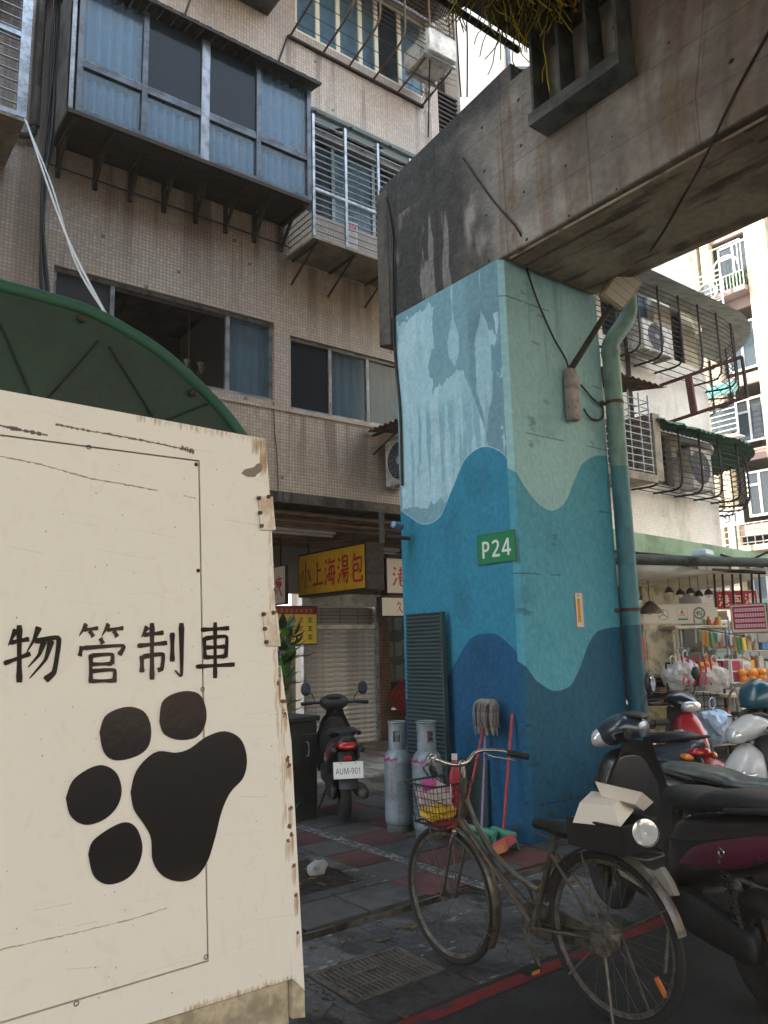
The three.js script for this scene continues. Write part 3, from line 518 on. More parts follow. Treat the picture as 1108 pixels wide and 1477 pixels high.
{ // fourth floor cage with corrugated rusty roof
  const c = thing('window_cage', 'rusty window cage with corrugated roof on the top floor', 'window cage');
  const zz = -7.22, x0 = 4.72, x1 = 7.12, y0 = 9.78, y1 = 11.1;
  for (const x of [4.75, 5.28, 5.72, 6.16, 6.62, 7.1]) obj('post', tube([[x, y1, zz], [x, y0 + 0.28, zz], [x, y0 + 0.2, zz - 0.03], [x, y0, ZF + 0.02]], 0.017, 6, 14), M.rustBar, c);
  for (let i = 0; i < 11; i++) obj('bar', rod([x0, y0 + 0.28 + i * 0.075, zz - 0.02], [x1, y0 + 0.28 + i * 0.075, zz - 0.02], 0.006, 0.006, 5), M.ironDark, c);
  for (let i = 0; i < 4; i++) obj('bar', rod([x0, y0 + 0.24 - i * 0.06, zz - 0.06 - i * 0.17], [x1, y0 + 0.24 - i * 0.06, zz - 0.06 - i * 0.17], 0.006, 0.006, 5), M.ironDark, c);
  const lat = []; for (let i = -5; i < 9; i++) { lat.push(rod([x1, y0 + 0.3 + i * 0.09, zz], [x1, y0 + 0.3 + i * 0.09 + 0.7, ZF + 0.02], 0.006, 0.006, 4), rod([x1, y0 + 0.3 + i * 0.09 + 0.7, zz], [x1, y0 + 0.3 + i * 0.09, ZF + 0.02], 0.006, 0.006, 4)); }
  obj('lattice', lat, M.galv, c);
  obj('rail', [span(x0, x1, y0 - 0.03, y0 + 0.0, ZF + 0.003, ZF + 0.05)], M.ironDark, c);
  // corrugated sheets, ragged lower edge
  M.rustTin = std({ ...wm([122, 92, 72], [70, 46, 32], 1, 431, 0.5), roughness: 0.85, metalness: 0.15, side: THREE.DoubleSide });
  for (let s = 0; s < 4; s++) {
    const a = x0 - 0.25 + s * 0.73, b = a + 0.75, e = rnd(-0.03, 0.05);
    obj('roof_sheet', surf(60, 6, (u, v) => { const x = a + (b - a) * u; return [x, 11.42 - v * 0.34 + 0.016 * Math.sin(x * 2 * Math.PI / 0.075) + s * 0.004, ZF + 0.01 + v * (0.98 + e + 0.012 * hash2(Math.round(u * 60), s, 2))]; }), M.rustTin, c);
  }
  obj('rafter', [0, 1, 2].map((i) => rod([x0, 11.36 - i * 0.11, ZF + 0.2 + i * 0.32], [x1, 11.36 - i * 0.11, ZF + 0.2 + i * 0.32], 0.012, 0.012, 5)), M.rustBar, c);
  obj('strut', rod([4.72, y0, ZF + 0.02], [4.55, y0 - 0.55, ZF + 0.02], 0.012), M.ironDark, c); obj('strut', rod([6.62, y0 + 0.25, zz], [7.2, y0 - 0.5, ZF + 0.03], 0.012), M.ironDark, c);
}
function acUnit(label, pos, turn, w = 0.75, h = 0.52, d = 0.28) {
  const o = thing('air_conditioner', label, 'air conditioner', pos, turn);
  M.acBody = M.acBody || std({ ...wm([206, 198, 184], [150, 136, 116], 0.7, 441, 0.7), roughness: 0.55 });
  obj('casing', [rbox(w, h, d, 0.02, 0, h / 2, 0)], M.acBody, o);
  const gr = []; for (let r = 1; r <= 7; r++) { const t = new THREE.TorusGeometry(h * 0.052 * r + 0.02, 0.003, 4, 32); gr.push(T(t, -w * 0.08, h * 0.52, d / 2 + 0.012)); }
  for (let i = 0; i < 16; i++) { const a = i * Math.PI / 8; gr.push(rod([-w * 0.08 + 0.04 * Math.cos(a), h * 0.52 + 0.04 * Math.sin(a), d / 2 + 0.01], [-w * 0.08 + h * 0.40 * Math.cos(a + 0.3), h * 0.52 + h * 0.4 * Math.sin(a + 0.3), d / 2 + 0.01], 0.0025, 0.0025, 4)); }
  obj('fan_opening', T(new THREE.CylinderGeometry(h * 0.41, h * 0.41, 0.004, 32), -w * 0.08, h * 0.52, d / 2 + 0.002, Math.PI / 2), M.dark, o);
  obj('fan_grille', gr, M.galv, o);
  obj('fan_hub', T(new THREE.CylinderGeometry(0.06, 0.06, 0.012, 20), -w * 0.08, h * 0.52, d / 2 + 0.018, Math.PI / 2), M.acBody, o);
  for (const k of [-1, 1]) obj('foot', box(0.05, 0.03, d + 0.06, k * w * 0.35, -0.015, 0), M.galv, o);
  return o;
}
acUnit('cream air conditioner in the corner of the top floor cage', [6.82, 9.93, -7.45], Math.PI / 2 - 0.05, 0.62, 0.36, 0.5);
// projecting box underside, top
{
  const c = thing('projecting_balcony', 'grey underside of a projecting balcony at the top edge', 'balcony');
  obj('floor', span(3.0, 4.42, 9.93, 9.98, ZF + 0.003, -7.15), M.concDark, c); obj('front_panel', span(3.0, 4.42, 9.982, 11.1, -7.19, -7.152), M.panel, c); obj('side_panel', span(4.38, 4.42, 9.982, 11.1, ZF + 0.003, -7.192), M.panel, c);
  obj('strut', [rod([3.3, 9.93, -7.25], [3.2, 9.1, ZF + 0.02], 0.014)], M.rustBar, c);
}
// air conditioner with its little tin roof beside the pier
{
  const p = hitZ(575, 708, -7.3);
  acUnit('white outdoor air conditioner with a round fan under a small tin roof', [6.36, 3.66, -7.6], 0.0 - Math.PI / 2 + 0.05, 0.74, 0.62, 0.3);
  const r = thing('tin_roof', 'small corrugated tin roof over the outdoor air conditioner', 'tin roof');
  obj('sheet', surf(60, 4, (u, v) => { const z = ZF + 0.02 + u * 1.0; return [5.90 + v * 0.9, 4.40 + 0.10 * v + 0.018 * Math.sin(z * 2 * Math.PI / 0.11), z]; }), M.rustTin, r);
  obj('bracket', [flat([6.02, 4.36, ZF + 0.01], [6.02, 4.37, -7.15], 0.03, 0.03), rod([6.02, 4.1, ZF + 0.01], [6.02, 4.36, -7.3], 0.012)], M.ironDark, r);
}
// service pipe and cable bundle on the facade at far left
{
  const d = thing('drain_pipe', 'grey drain pipe between the left cage and the blue balcony', 'pipe');
  obj('pipe', [rod([1.62, 7.05, ZF + 0.06], [1.62, 13, ZF + 0.06], 0.05, 0.05, 10), tube([[1.62, 7.05, ZF + 0.06], [1.60, 6.95, ZF + 0.06], [1.50, 6.9, ZF + 0.06], [1.38, 6.92, ZF + 0.06]], 0.035, 8, 10)], M.concDark, d);
  const k = thing('cable_bundle', 'black cable bundle running down the tiled facade beside the blue balcony', 'cable');
  const P = [[1.77, 13, ZF + 0.06], [1.75, 8, ZF + 0.08], [1.77, 7.0, ZF + 0.1], [1.72, 6.3, ZF + 0.09], [1.80, 5.2, ZF + 0.07], [1.9, 4.6, ZF + 0.1]];
  for (let i = 0; i < 5; i++) obj('cable', tube(P.map(([x, y, z], j) => [x + rnd(-0.05, 0.05), y, z + rnd(0, 0.05)]), 0.012 + 0.006 * (i % 2), 6, 40), M.black, k);
  const w = thing('cable_pair', 'two pale cables sloping down past the window to the green canopy', 'cable');
  M.cableW = M.plain(0.5, 0.5, 0.48, 0.6);
  obj('cable', tube([deep(38, 175, 7.0), deep(92, 330, 5.9), deep(164, 476, 4.4), deep(175, 500, 4.3)], 0.009, 6, 30), M.cableW, w);
  obj('cable', tube([deep(36, 172, 7.05), deep(72, 260, 6.6), deep(112, 385, 5.4), deep(176, 486, 4.4), deep(190, 510, 4.3)], 0.008, 6, 30), M.cableW, w);
  const h = thing('hanging_cable', 'thin dark crack-like cable hanging below the first window row', 'cable');
  obj('cable', tube([[4.50, 4.56, ZF + 0.012], [4.52, 4.2, ZF + 0.01], [4.55, 3.9, ZF + 0.012], [4.57, 3.45, ZF + 0.012]], 0.006, 5, 20), M.black, h);
}
// ---------------------------------------------------------------- white tiled building with a round corner
const rnd2 = { cx: 14.2, r: 2.1 };
function plan(off, x0 = 7.95, back = -16) {       // plan outline offset outward by off
  const P = [[x0, ZF + off]], R = rnd2.r + off, cz = ZF - rnd2.r;
  for (let i = 0; i <= 20; i++) { const a = i / 20 * Math.PI / 2; P.push([rnd2.cx + R * Math.sin(a), cz + R * Math.cos(a)]); }
  P.push([rnd2.cx + R, back], [x0, back]); return P;
}
const slab = (P, y0, y1) => ext(P.map(([x, z]) => [x, -z]), y1 - y0).applyMatrix4(new THREE.Matrix4().makeRotationX(-Math.PI / 2)).translate(0, y0, 0);
const rb = thing('round_corner_building', 'white tiled building with a rounded corner behind the pier', 'building');
{
  obj('wall', [slab(plan(0), 3.2, 4.42)], M.tileWhite, rb);
  obj('wall', [slab(plan(0), 5.45, 7.05)], M.tileWhite, rb);
  obj('wall', [slab(plan(0), 8.3, 10.2).clone()], M.tileWhite, rb);
  obj('wall', [slab(plan(0), 11.3, 17.5)], M.tileWhite, rb);
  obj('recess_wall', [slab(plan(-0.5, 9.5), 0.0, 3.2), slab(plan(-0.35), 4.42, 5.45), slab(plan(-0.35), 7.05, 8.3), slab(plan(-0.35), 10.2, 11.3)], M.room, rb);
  // piers between the openings
  for (const [a, b, y0, y1] of [[7.95, 9.3, 4.42, 5.45], [9.9, 11.15, 4.42, 5.45], [11.9, 12.15, 4.42, 5.45], [13.2, 13.5, 4.42, 5.45], [7.95, 8.1, 7.05, 8.3], [10.4, 11.3, 7.05, 8.3], [13, 13.6, 7.05, 8.3], [7.95, 9.1, 10.2, 11.3], [10.6, 14, 10.2, 11.3]]) obj('wall', span(a, b, y0, y1, ZF - 0.345, ZF - 0.003), M.tileWhite, rb);
  // curved parapet closing the lower opening round the corner
  obj('roller_blind', surf(24, 2, (u, v) => { const a = u * Math.PI / 2, R = rnd2.r - 0.12; return [rnd2.cx + R * Math.sin(a), 4.42 + v * 1.03, ZF - rnd2.r + R * Math.cos(a)]; }), std({ ...wm([150, 140, 142], [110, 100, 100], 0.7, 451, 1), roughness: 0.7, side: THREE.DoubleSide }), rb);
  obj('roller_blind', surf(24, 2, (u, v) => { const a = u * Math.PI / 2, R = rnd2.r - 0.12; return [rnd2.cx + R * Math.sin(a), 7.05 + v * 1.25, ZF - rnd2.r + R * Math.cos(a)]; }), std({ ...wm([190, 178, 150], [140, 124, 100], 0.7, 452, 1), roughness: 0.7, side: THREE.DoubleSide }), rb);
  for (const [a, b, y0, y1] of [[12.15, 13.2, 4.42, 5.45], [11.3, 13.0, 7.05, 8.3], [8.1, 10.4, 7.05, 8.3], [9.1, 10.6, 10.2, 11.3]]) windowPart(rb, a, b, y0 + 0.01, y1 - 0.01, ZF - 0.12, [(a + b) / 2], [M.glassDark, M.glassBlue], M.alu, [], 0.045);
}
// a point on the outline: s metres along the straight front from x0, then round the corner
function along(s, off) { const L = rnd2.cx - 10; if (s <= L) return [10 + s, ZF + off]; const a = Math.min(Math.PI / 2, (s - L) / (rnd2.r + 0.3)); const R = rnd2.r + off; return [rnd2.cx + R * Math.sin(a), ZF - rnd2.r + R * Math.cos(a)]; }
function roundCage(name, label, s0, s1, y0, y1, off, n, m, nb, rail, roofMat, roofY, roofOff, drop, roofRag = 0) {
  const c = thing(name, label, 'window cage');
  const pt = (s, o, y) => { const [x, z] = along(s, o); return V3(x, y, z); };
  for (let i = 0; i <= n; i++) { const s = s0 + (s1 - s0) * i / n; obj('post', tube([pt(s, off, y1 + 0.05), pt(s, off, y0 + 0.14), pt(s, off - 0.03, y0 + 0.05), pt(s, off - 0.12, y0), pt(s, 0.01, y0)], 0.02, 6, 18), m, c); }
  for (let i = 0; i <= nb; i++) { const y = y0 + 0.1 + (y1 - y0 - 0.1) * i / nb, pts = []; for (let k = 0; k <= 24; k++) pts.push(pt(s0 + (s1 - s0) * k / 24, off, y)); obj('bar', tube(pts, rail, 5, 48), m, c); }
  for (const o of [0.08, off * 0.45, off * 0.8]) { const pts = []; for (let k = 0; k <= 24; k++) pts.push(pt(s0 + (s1 - s0) * k / 24, o, y0)); obj('bar', tube(pts, rail, 5, 48), m, c); }
  // roof sheets, one per bay
  for (let b = 0; b < n; b++) {
    const a = s0 - 0.1 + (s1 + 0.2 - s0) * b / n, e = s0 - 0.1 + (s1 + 0.2 - s0) * (b + 1) / n;
    obj('roof_sheet', surf(10, 5, (u, v) => { const s = a + (e - a) * u, o = 0.01 + v * roofOff; const p = pt(s, o, roofY - drop * v * v + roofRag * 0.02 * Math.sin(s * 40)); if (roofRag && v === 1) p.y -= roofRag * 0.07 * hash2(Math.round(u * 10) + b * 10, 4, 7); return p; }), roofMat, c);
  }
  return c;
}
M.roofPale = std({ ...wm([206, 204, 196], [150, 146, 136], 0.7, 461, 1), roughness: 0.7, side: THREE.DoubleSide });
M.roofGreen = std({ ...wm([74, 112, 84], [46, 74, 56], 0.8, 462, 0.8), roughness: 0.85, side: THREE.DoubleSide });
roundCage('window_cage', 'dark barred cage with a pale flat roof, upper one on the round corner', -1.2, 6.9, 6.62, 7.92, 0.62, 12, M.ironDark, 12, 0.008, M.roofPale, 8.18, 0.95, 0.22);
{
  const c = roundCage('window_cage', 'dark barred cage with a ragged green awning, lower one on the round corner', 1.8, 7.2, 4.22, 5.28, 0.6, 8, M.ironDark, 9, 0.009, M.roofGreen, 5.5, 0.78, 0.16, 1);
  const q = thing('window_cage', 'square white barred cage with a corrugated roof beside the pier pipe', 'window cage');
  const x0 = 9.5, x1 = 11.55, zz = -7.35;
  for (const x of [9.9, 10.25, 10.6, 10.95, 11.25, 11.52]) obj('post', rod([x, 4.35, zz], [x, 5.75, zz], 0.013, 0.013, 6), M.galv, q);
  for (let i = 0; i < 11; i++) obj('bar', [rod([x0, 4.38 + i * 0.125, zz], [x1, 4.38 + i * 0.125, zz], 0.011, 0.011, 5), rod([x1, 4.38 + i * 0.125, zz], [x1, 4.38 + i * 0.125, ZF + 0.01], 0.011, 0.011, 5)], M.galv, q);
  obj('floor', span(x0, x1 + 0.03, 4.2, 4.33, ZF + 0.004, zz + 0.04), M.shelf, q);
  obj('roof_sheet', surf(60, 3, (u, v) => { const x = x0 - 0.1 + u * 2.35; return [x, 6.02 - 0.16 * v + 0.02 * Math.sin(x * 2 * Math.PI / 0.16), ZF + 0.01 + v * 0.9]; }), M.rustTin, q);
  obj('post', [span(x1 + 0.05, x1 + 0.25, 4.25, 5.45, ZF + 0.02, zz + 0.02)], M.shelf, q);
  const ac = acUnit('cream air conditioner inside the upper round cage', [12.2, 6.7, -7.62], 0, 0.95, 0.6, 0.34);
  const bx = acUnit('pale air conditioner inside the lower round cage', [13.35, 4.3, -7.64], 0, 0.7, 0.78, 0.3);
}
{ // steel sign frame jutting from the facade
  const f = thing('sign_frame', 'empty rusty steel sign frame jutting out from the white building', 'sign frame');
  const X = 13.0;
  M.redRust = std({ ...wm([96, 50, 40], [58, 36, 28], 0.9, 471, 0.3), roughness: 0.8 });
  obj('arm', flat([X, 6.40, ZF + 0.01], [X, 6.46, -6.35], 0.05, 0.05), M.redRust, f);
  obj('arm', flat([X, 5.63, ZF + 0.01], [X, 5.72, -6.32], 0.05, 0.05), M.redRust, f);
  obj('upright', flat([X, 5.66, -7.35], [X, 6.40, -7.4], 0.06, 0.12, V3(0, 0, 1)), M.redRust, f);
  obj('upright', flat([X, 5.72, -6.34], [X, 6.46, -6.36], 0.045, 0.045, V3(0, 0, 1)), M.ironDark, f);
  const d = thing('drain_pipe', 'thin grey drain pipe down the white round corner building', 'pipe');
  obj('pipe', [rod([11.95, 5.5, ZF + 0.04], [11.95, 8.0, ZF + 0.04], 0.04, 0.04, 8)], M.concDark, d);
}
// dark recess awning in the gap between the two buildings
{
  const g = thing('gap_awning', 'dark slatted awning in the gap between the two buildings, high up', 'awning');
  for (let i = 0; i < 14; i++) obj('slat', flat([7.5, 9.2 + i * 0.085, ZF - 0.1], [10.2, 9.2 + i * 0.085, ZF - 0.1], 0.07, 0.03), M.ironDark, g);
  const k = thing('roof_cables', 'thin cables dropping in front of the white building, high up', 'cable');
  for (const [a, b] of [[655, 665], [670, 674]]) obj('cable', tube([deep(a, -30, 8.8), deep(a + 4, 50, 8.9), deep(b, 140, 9.1)], 0.01, 5, 16), M.black, k);
  const v = thing('wall_shelf', 'grey steel shelf bracket on the white wall beneath the viaduct edge', 'bracket');
  const z = ZF + 0.02; obj('rail', flat([9.1, 11.4, z], [9.8, 11.4, z + 0.5], 0.05, 0.05), M.aluDark, v); obj('strut', [flat([9.15, 10.95, z], [9.15, 11.9, z], 0.08, 0.04, V3(0, 0, 1)), flat([9.2, 11.1, z + 0.02], [9.7, 11.5, z + 0.45], 0.06, 0.05)], M.aluDark, v);
}
// ---------------------------------------------------------------- far apartment block across the end of the street
{
  const XF = 28, far = thing('far_apartment_block', 'tall cream apartment block with brown bands at the far right', 'building');
  M.cream2 = std({ map: concTex([226, 210, 178], [214, 194, 160], [190, 168, 136], 481, 6), roughness: 0.8 });
  M.band = M.plain(0.40, 0.28, 0.25, 0.8);
  const zr = -12.4, zl = -15.2;
  // street wall with real window openings, rooms behind them
  const openings = [[-14.2, -13.05, 11.5, 13.4], [-14.2, -13.05, 8.7, 10.4], [-14.0, -13.05, 5.9, 7.6], [-14.2, -13.05, 17.7, 19.4], [-11.8, -10, 11.5, 13.4], [-11.8, -10, 8.7, 10.4], [-11.8, -10, 5.9, 7.6], [-11.8, -10, 14.6, 16.4], [-14.2, -13.05, 2.6, 4.6], [-14.2, -13.0, 14.65, 16.65]];
  const sheetX = (z0, z1, y0, y1, holes, x, t) => ext([[-z1, y0], [-z0, y0], [-z0, y1], [-z1, y1]], t, 0, holes.map(([c, d, e, f]) => [[-d, e], [-c, e], [-c, f], [-d, f]])).applyMatrix4(new THREE.Matrix4().makeRotationY(-Math.PI / 2).premultiply(new THREE.Matrix4().makeScale(-1, 1, 1))).translate(x, 0, 0);
  const solid = (g) => { g = g.toNonIndexed ? (g.index ? g.toNonIndexed() : g) : g; const p = g.attributes.position; for (let i = 0; i < p.count; i += 3) for (const at of [p]) { const x = at.getX(i + 1), y = at.getY(i + 1), z = at.getZ(i + 1); at.setXYZ(i + 1, at.getX(i + 2), at.getY(i + 2), at.getZ(i + 2)); at.setXYZ(i + 2, x, y, z); } g.computeVertexNormals(); return g; };
  const c1 = hitX(1020, 425, XF - 1.0), c2 = hitX(1040, 600, XF - 1.0);
  obj('wall', solid(sheetX(zl + 0.4, -4.0, 0, 24, openings, XF, 0.25)), M.cream2, far);
  obj('side_wing', solid(sheetX(zl - 9, zl + 0.37, 0, 24, [[c1.z - 0.65, c1.z + 0.45, c1.y - 0.6, c1.y + 0.6], [c2.z - 0.65, c2.z + 0.45, c2.y - 0.6, c2.y + 0.6]], XF - 0.6, 0.25)), M.cream2, far);
  obj('floor_slab', [0, 2.55, 5.5, 8.3, 11.2, 14.3, 17.3, 20.3, 23.7].map((y) => span(XF + 0.26, XF + 8, y, y + 0.2, zl - 9, -4.0)), M.shopWall, far);
  obj('partition', [span(XF + 3.5, XF + 3.7, 0, 24, zl - 9, -4.0), span(XF + 0.26, XF + 3.4, 0, 24, -12.7, -12.4), span(XF - 0.34, XF + 3.4, 0, 24, zl + 0.1, zl + 0.3)], M.shopWall, far);
  obj('pilaster', [span(XF - 0.35, XF - 0.002, 0, 24, zl + 0.45, zl + 0.8), span(XF - 0.5, XF - 0.002, 0, 24, -12.9, -12.1)], M.cream2, far);
  const floors = [5.2, 8.0, 10.9, 13.9, 16.9, 19.9];
  floors.forEach((y) => { obj('band', [span(XF - 0.16, XF - 0.001, y, y + 0.42, zl + 0.82, -12.92), span(XF - 0.16, XF - 0.001, y, y + 0.42, -12.08, -4)], M.band, far); });
  M.winDark = phy({ color: new THREE.Color().setRGB(0.35, 0.42, 0.48), transmission: 0.9, thickness: 0, roughness: 0.06 });
  M.whiteFrame = M.plain(0.75, 0.74, 0.7, 0.5);
  const fwin = (z0, z1, y0, y1, mat) => { const w = obj('window', [span(XF - 0.08, XF - 0.004, y0, y0 + 0.08, z0, z1), span(XF - 0.08, XF - 0.004, y1 - 0.08, y1, z0, z1), span(XF - 0.08, XF - 0.004, y0 + 0.08, y1 - 0.08, z0, z0 + 0.08), span(XF - 0.08, XF - 0.004, y0 + 0.08, y1 - 0.08, z1 - 0.08, z1), span(XF - 0.07, XF - 0.004, y0 + 0.08, y1 - 0.08, (z0 + z1) / 2 - 0.04, (z0 + z1) / 2 + 0.04), span(XF - 0.07, XF - 0.004, y1 - 0.55, y1 - 0.47, z0 + 0.08, (z0 + z1) / 2 - 0.04)], M.whiteFrame, far); obj('pane', span(XF - 0.04, XF - 0.02, y0 + 0.08, y1 - 0.08, z0 + 0.08, z1 - 0.08), mat, w); };
  fwin(-14.2, -13.05, 11.5, 13.4, M.glassBlue); fwin(-14.2, -13.05, 8.7, 10.4, M.winDark); fwin(-14.0, -13.05, 5.9, 7.6, M.winDark); fwin(-14.2, -13.05, 17.7, 19.4, M.winDark);
  fwin(-11.8, -10, 11.5, 13.4, M.winDark); fwin(-11.8, -10, 8.7, 10.4, M.winDark); fwin(-11.8, -10, 5.9, 7.6, M.winDark); fwin(-11.8, -10, 14.6, 16.4, M.winDark); fwin(-14.2, -13.05, 2.6, 4.6, M.glassBlue);
  // planted balcony
  const pb = thing('planted_balcony', 'white railed balcony with an arch and green plants on the far block', 'balcony');
  const z0 = -14.25, z1 = -12.95, y = 14.35, xo = XF - 0.75;
  obj('floor', span(xo, XF - 0.003, y, y + 0.2, z0, z1), M.band, pb);
  for (let i = 0; i <= 10; i++) { const z = z0 + (z1 - z0) * i / 10; obj('baluster', rod([xo, y + 0.2, z], [xo, y + (i > 1 && i < 9 ? 0.75 : 2.0), z], 0.02, 0.02, 5), M.whiteFrame, pb); }
  obj('arch', T(new THREE.TorusGeometry(0.5, 0.035, 6, 20, Math.PI), xo, y + 1.05, (z0 + z1) / 2, 0, Math.PI / 2), M.whiteFrame, pb);
  obj('rail', [rod([xo, y + 0.75, z0], [xo, y + 0.75, z1], 0.025), rod([xo, y + 2.0, z0], [xo, y + 2.0, z1], 0.025), rod([xo, y + 1.05, z0 + 0.17], [xo, y + 0.75, z0 + 0.17], 0.025)], M.whiteFrame, pb);
  fwin(z0 + 0.05, z1 - 0.05, y + 0.3, y + 2.3, M.winDark);
  M.leafG = std({ color: new THREE.Color().setRGB(0.07, 0.22, 0.04), roughness: 0.7, side: THREE.DoubleSide });
  const lf = []; for (let i = 0; i < 260; i++) { const g = new THREE.PlaneGeometry(0.12, 0.16); g.rotateX(rnd(0, 3)); g.rotateY(rnd(0, 6)); g.translate(xo + rnd(0.1, 0.45), y + 0.4 + rnd(0, 0.55) * rnd(0.3, 1), z0 + 0.15 + rnd(0, 1) * 1.1); lf.push(g); }
  const pl = obj('balcony_plants', lf, M.leafG); tag(pl, 'green leafy plants behind the white balcony rail', 'plant');
  // railed balcony low down with house number board
  const rbk = thing('railed_balcony', 'white railed walkway low on the far block', 'balcony');
  obj('floor', span(XF - 1.2, XF - 0.004, 4.55, 4.75, -16, -11), M.cream2, rbk);
  for (let i = 0; i <= 16; i++) { const z = -15.6 + i * 0.28; obj('baluster', rod([XF - 1.15, 4.75, z], [XF - 1.15, 5.55, z], 0.015, 0.015, 4), M.whiteFrame, rbk); }
  obj('rail', [0, 1, 2, 3].map((i) => rod([XF - 1.15, 4.85 + i * 0.23, -15.6], [XF - 1.15, 4.85 + i * 0.23, -11.1], 0.018, 0.018, 5)), M.whiteFrame, rbk);
  const nb = thing('number_board', 'white board with the number 91 below the lower round cage', 'sign');
  M.num91 = std({ map: ctex(128, 96, (x, w, h) => { x.fillStyle = '#efece4'; x.fillRect(0, 0, w, h); x.fillStyle = '#3a3f4a'; x.font = 'bold 70px sans-serif'; x.textAlign = 'center'; x.textBaseline = 'middle'; x.fillText('91', w / 2, h / 2 + 4); }), roughness: 0.6 });
  const p91 = hitX(1058, 746, XF - 1.6);
  obj('board', keepUV(T(new THREE.BoxGeometry(0.9, 0.62, 0.05), p91.x, p91.y, p91.z - 0.08, 0, -Math.PI / 2)), M.num91, nb);
  obj('post', rod([p91.x + 0.06, 0, p91.z], [p91.x + 0.06, p91.y + 0.2, p91.z], 0.04), M.aluDark, nb);
  for (const [px, py, lab] of [[1020, 425, 'first'], [1040, 600, 'second']]) { const p = hitX(px, py, XF - 1.0); const c = thing('window_cage', lab === 'first' ? 'white window cage with round loop high on the far block side' : 'small window cage with a teal hood low on the far block side', 'window cage', p);
    obj('frame', [box(0.05, 1.6, 0.05, 0, 0, -0.6), box(0.05, 1.6, 0.05, 0, 0, 0.6), box(0.05, 0.05, 1.15, 0, 0.8, 0), box(0.05, 0.05, 1.15, 0, -0.8, 0), box(0.4, 0.05, 1.25, 0.2, -0.86, 0)], M.whiteFrame, c);
    for (let i = 0; i < 7; i++) obj('bar', rod([0, -0.6 + i * 0.2, -0.58], [0, -0.6 + i * 0.2, 0.58], 0.02, 0.02, 4), M.whiteFrame, c);
    obj('pane', box(0.02, 1.18, 1.08, 0.43, 0, -0.1), M.winDark, c);
    if (lab === 'first') obj('loop', T(new THREE.TorusGeometry(0.4, 0.04, 6, 16), -0.06, 0, 0, 0, Math.PI / 2), M.cream, c); else obj('hood', box(0.5, 0.4, 1.3, 0.05, 1.02, 0, 0, 0, 0.3), M.plain(0.2, 0.5, 0.48), c);
  }
}
// ---------------------------------------------------------------- houses on the other side of the street (behind the camera): they send the sunlight back
{
  const o = thing('opposite_building', 'pale tiled building across the street behind the viewer', 'building');
  obj('wall', [span(-40, 60, 3.4, 10.5, 17.5, 24)], M.tileWhite, o);
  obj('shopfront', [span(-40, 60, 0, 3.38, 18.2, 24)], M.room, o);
  for (let i = 0; i < 14; i++) windowPart(o, -36 + i * 6.5, -33.2 + i * 6.5, 4.6, 6.2, 17.42, [-34.6 + i * 6.5], [M.winDark, M.winDark]);
  for (let i = 0; i < 14; i++) obj('awning', flat([-38 + i * 6.5, 3.5, 16.9], [-33.5 + i * 6.5, 3.5, 16.9], 1.6, 0.08), i % 2 ? M.redRust : M.roofGreen, o);
}
// ---------------------------------------------------------------- brush strokes for painted characters; 0..100 box, y down
const GL = {
  wu: '25 12 12 38|15 33 46 27|30 5 30 96|5 66 48 50|62 8 54 28 42 48|55 31 93 25 91 55 86 80 72 92|70 30 62 52 44 72|82 29 72 60 46 90',
  guan: '22 4 8 24|16 14 44 11|28 15 35 25|64 4 51 24|60 14 92 11|74 15 80 25|48 27 53 36|13 40 9 56|13 43 91 39 84 54|30 53 30 99|30 55 70 53 70 69|30 69 70 68|30 80 74 78 74 98|30 96 74 95',
  zhi: '24 10 12 28|16 24 56 20|4 42 63 37|33 4 33 98|13 58 13 86|14 60 54 56 52 80 44 82|73 20 73 68|91 4 91 90 78 82',
  che: '16 15 84 12|24 28 26 66|25 30 77 27 75 63|26 46 75 44|26 63 75 61|4 79 97 75|50 2 50 99',
  xiao: '50 4 50 93 38 84|28 33 22 52 8 74|70 31 80 48 93 72', shang: '47 8 47 86|48 42 80 39|6 88 95 85',
  hai: '12 9 24 20|6 37 18 46|6 93 16 80 28 60|48 4 36 28|44 20 93 17|46 36 40 80|46 37 84 35 80 92 70 87|33 60 97 57|40 79 86 77|60 42 66 52|58 64 64 73',
  tang: '12 9 24 20|6 37 18 46|6 93 16 80 28 60|48 8 48 41|48 9 85 8 85 41|48 25 84 24|48 40 85 40|34 53 97 50|52 54 34 80|48 65 89 62 82 94 72 88|62 66 40 94|75 66 54 97',
  bao: '35 4 26 24 10 42|30 24 86 21 83 64 70 60|24 42 60 40 60 60|26 60 60 60|25 42 25 86 33 93 88 93 91 78',
  geng: '10 34 16 50|40 28 31 45|24 8 24 50 6 92|25 56 40 80|68 4 73 14|48 21 97 18|50 20 48 60 38 94|56 35 88 33 88 53|52 44 97 43|56 54 88 53|72 26 72 55 50 96|72 60 97 96',
  gang: '12 9 24 20|6 37 18 46|6 93 16 80 28 60|42 23 92 20|56 7 56 39|77 7 77 39|36 41 98 38|54 43 36 64|76 42 97 62|50 56 79 55 79 70|51 70 79 70|50 56 50 88 58 94 88 93 91 80',
  jiu: '42 6 34 24 18 46|36 26 68 23 56 58 14 96|50 48 66 76 92 95',
};
const strokesOf = (k) => GL[k].split('|').map((s) => { const n = s.split(' ').map(Number), p = []; for (let i = 0; i < n.length; i += 2) p.push([n[i], n[i + 1]]); return p; });
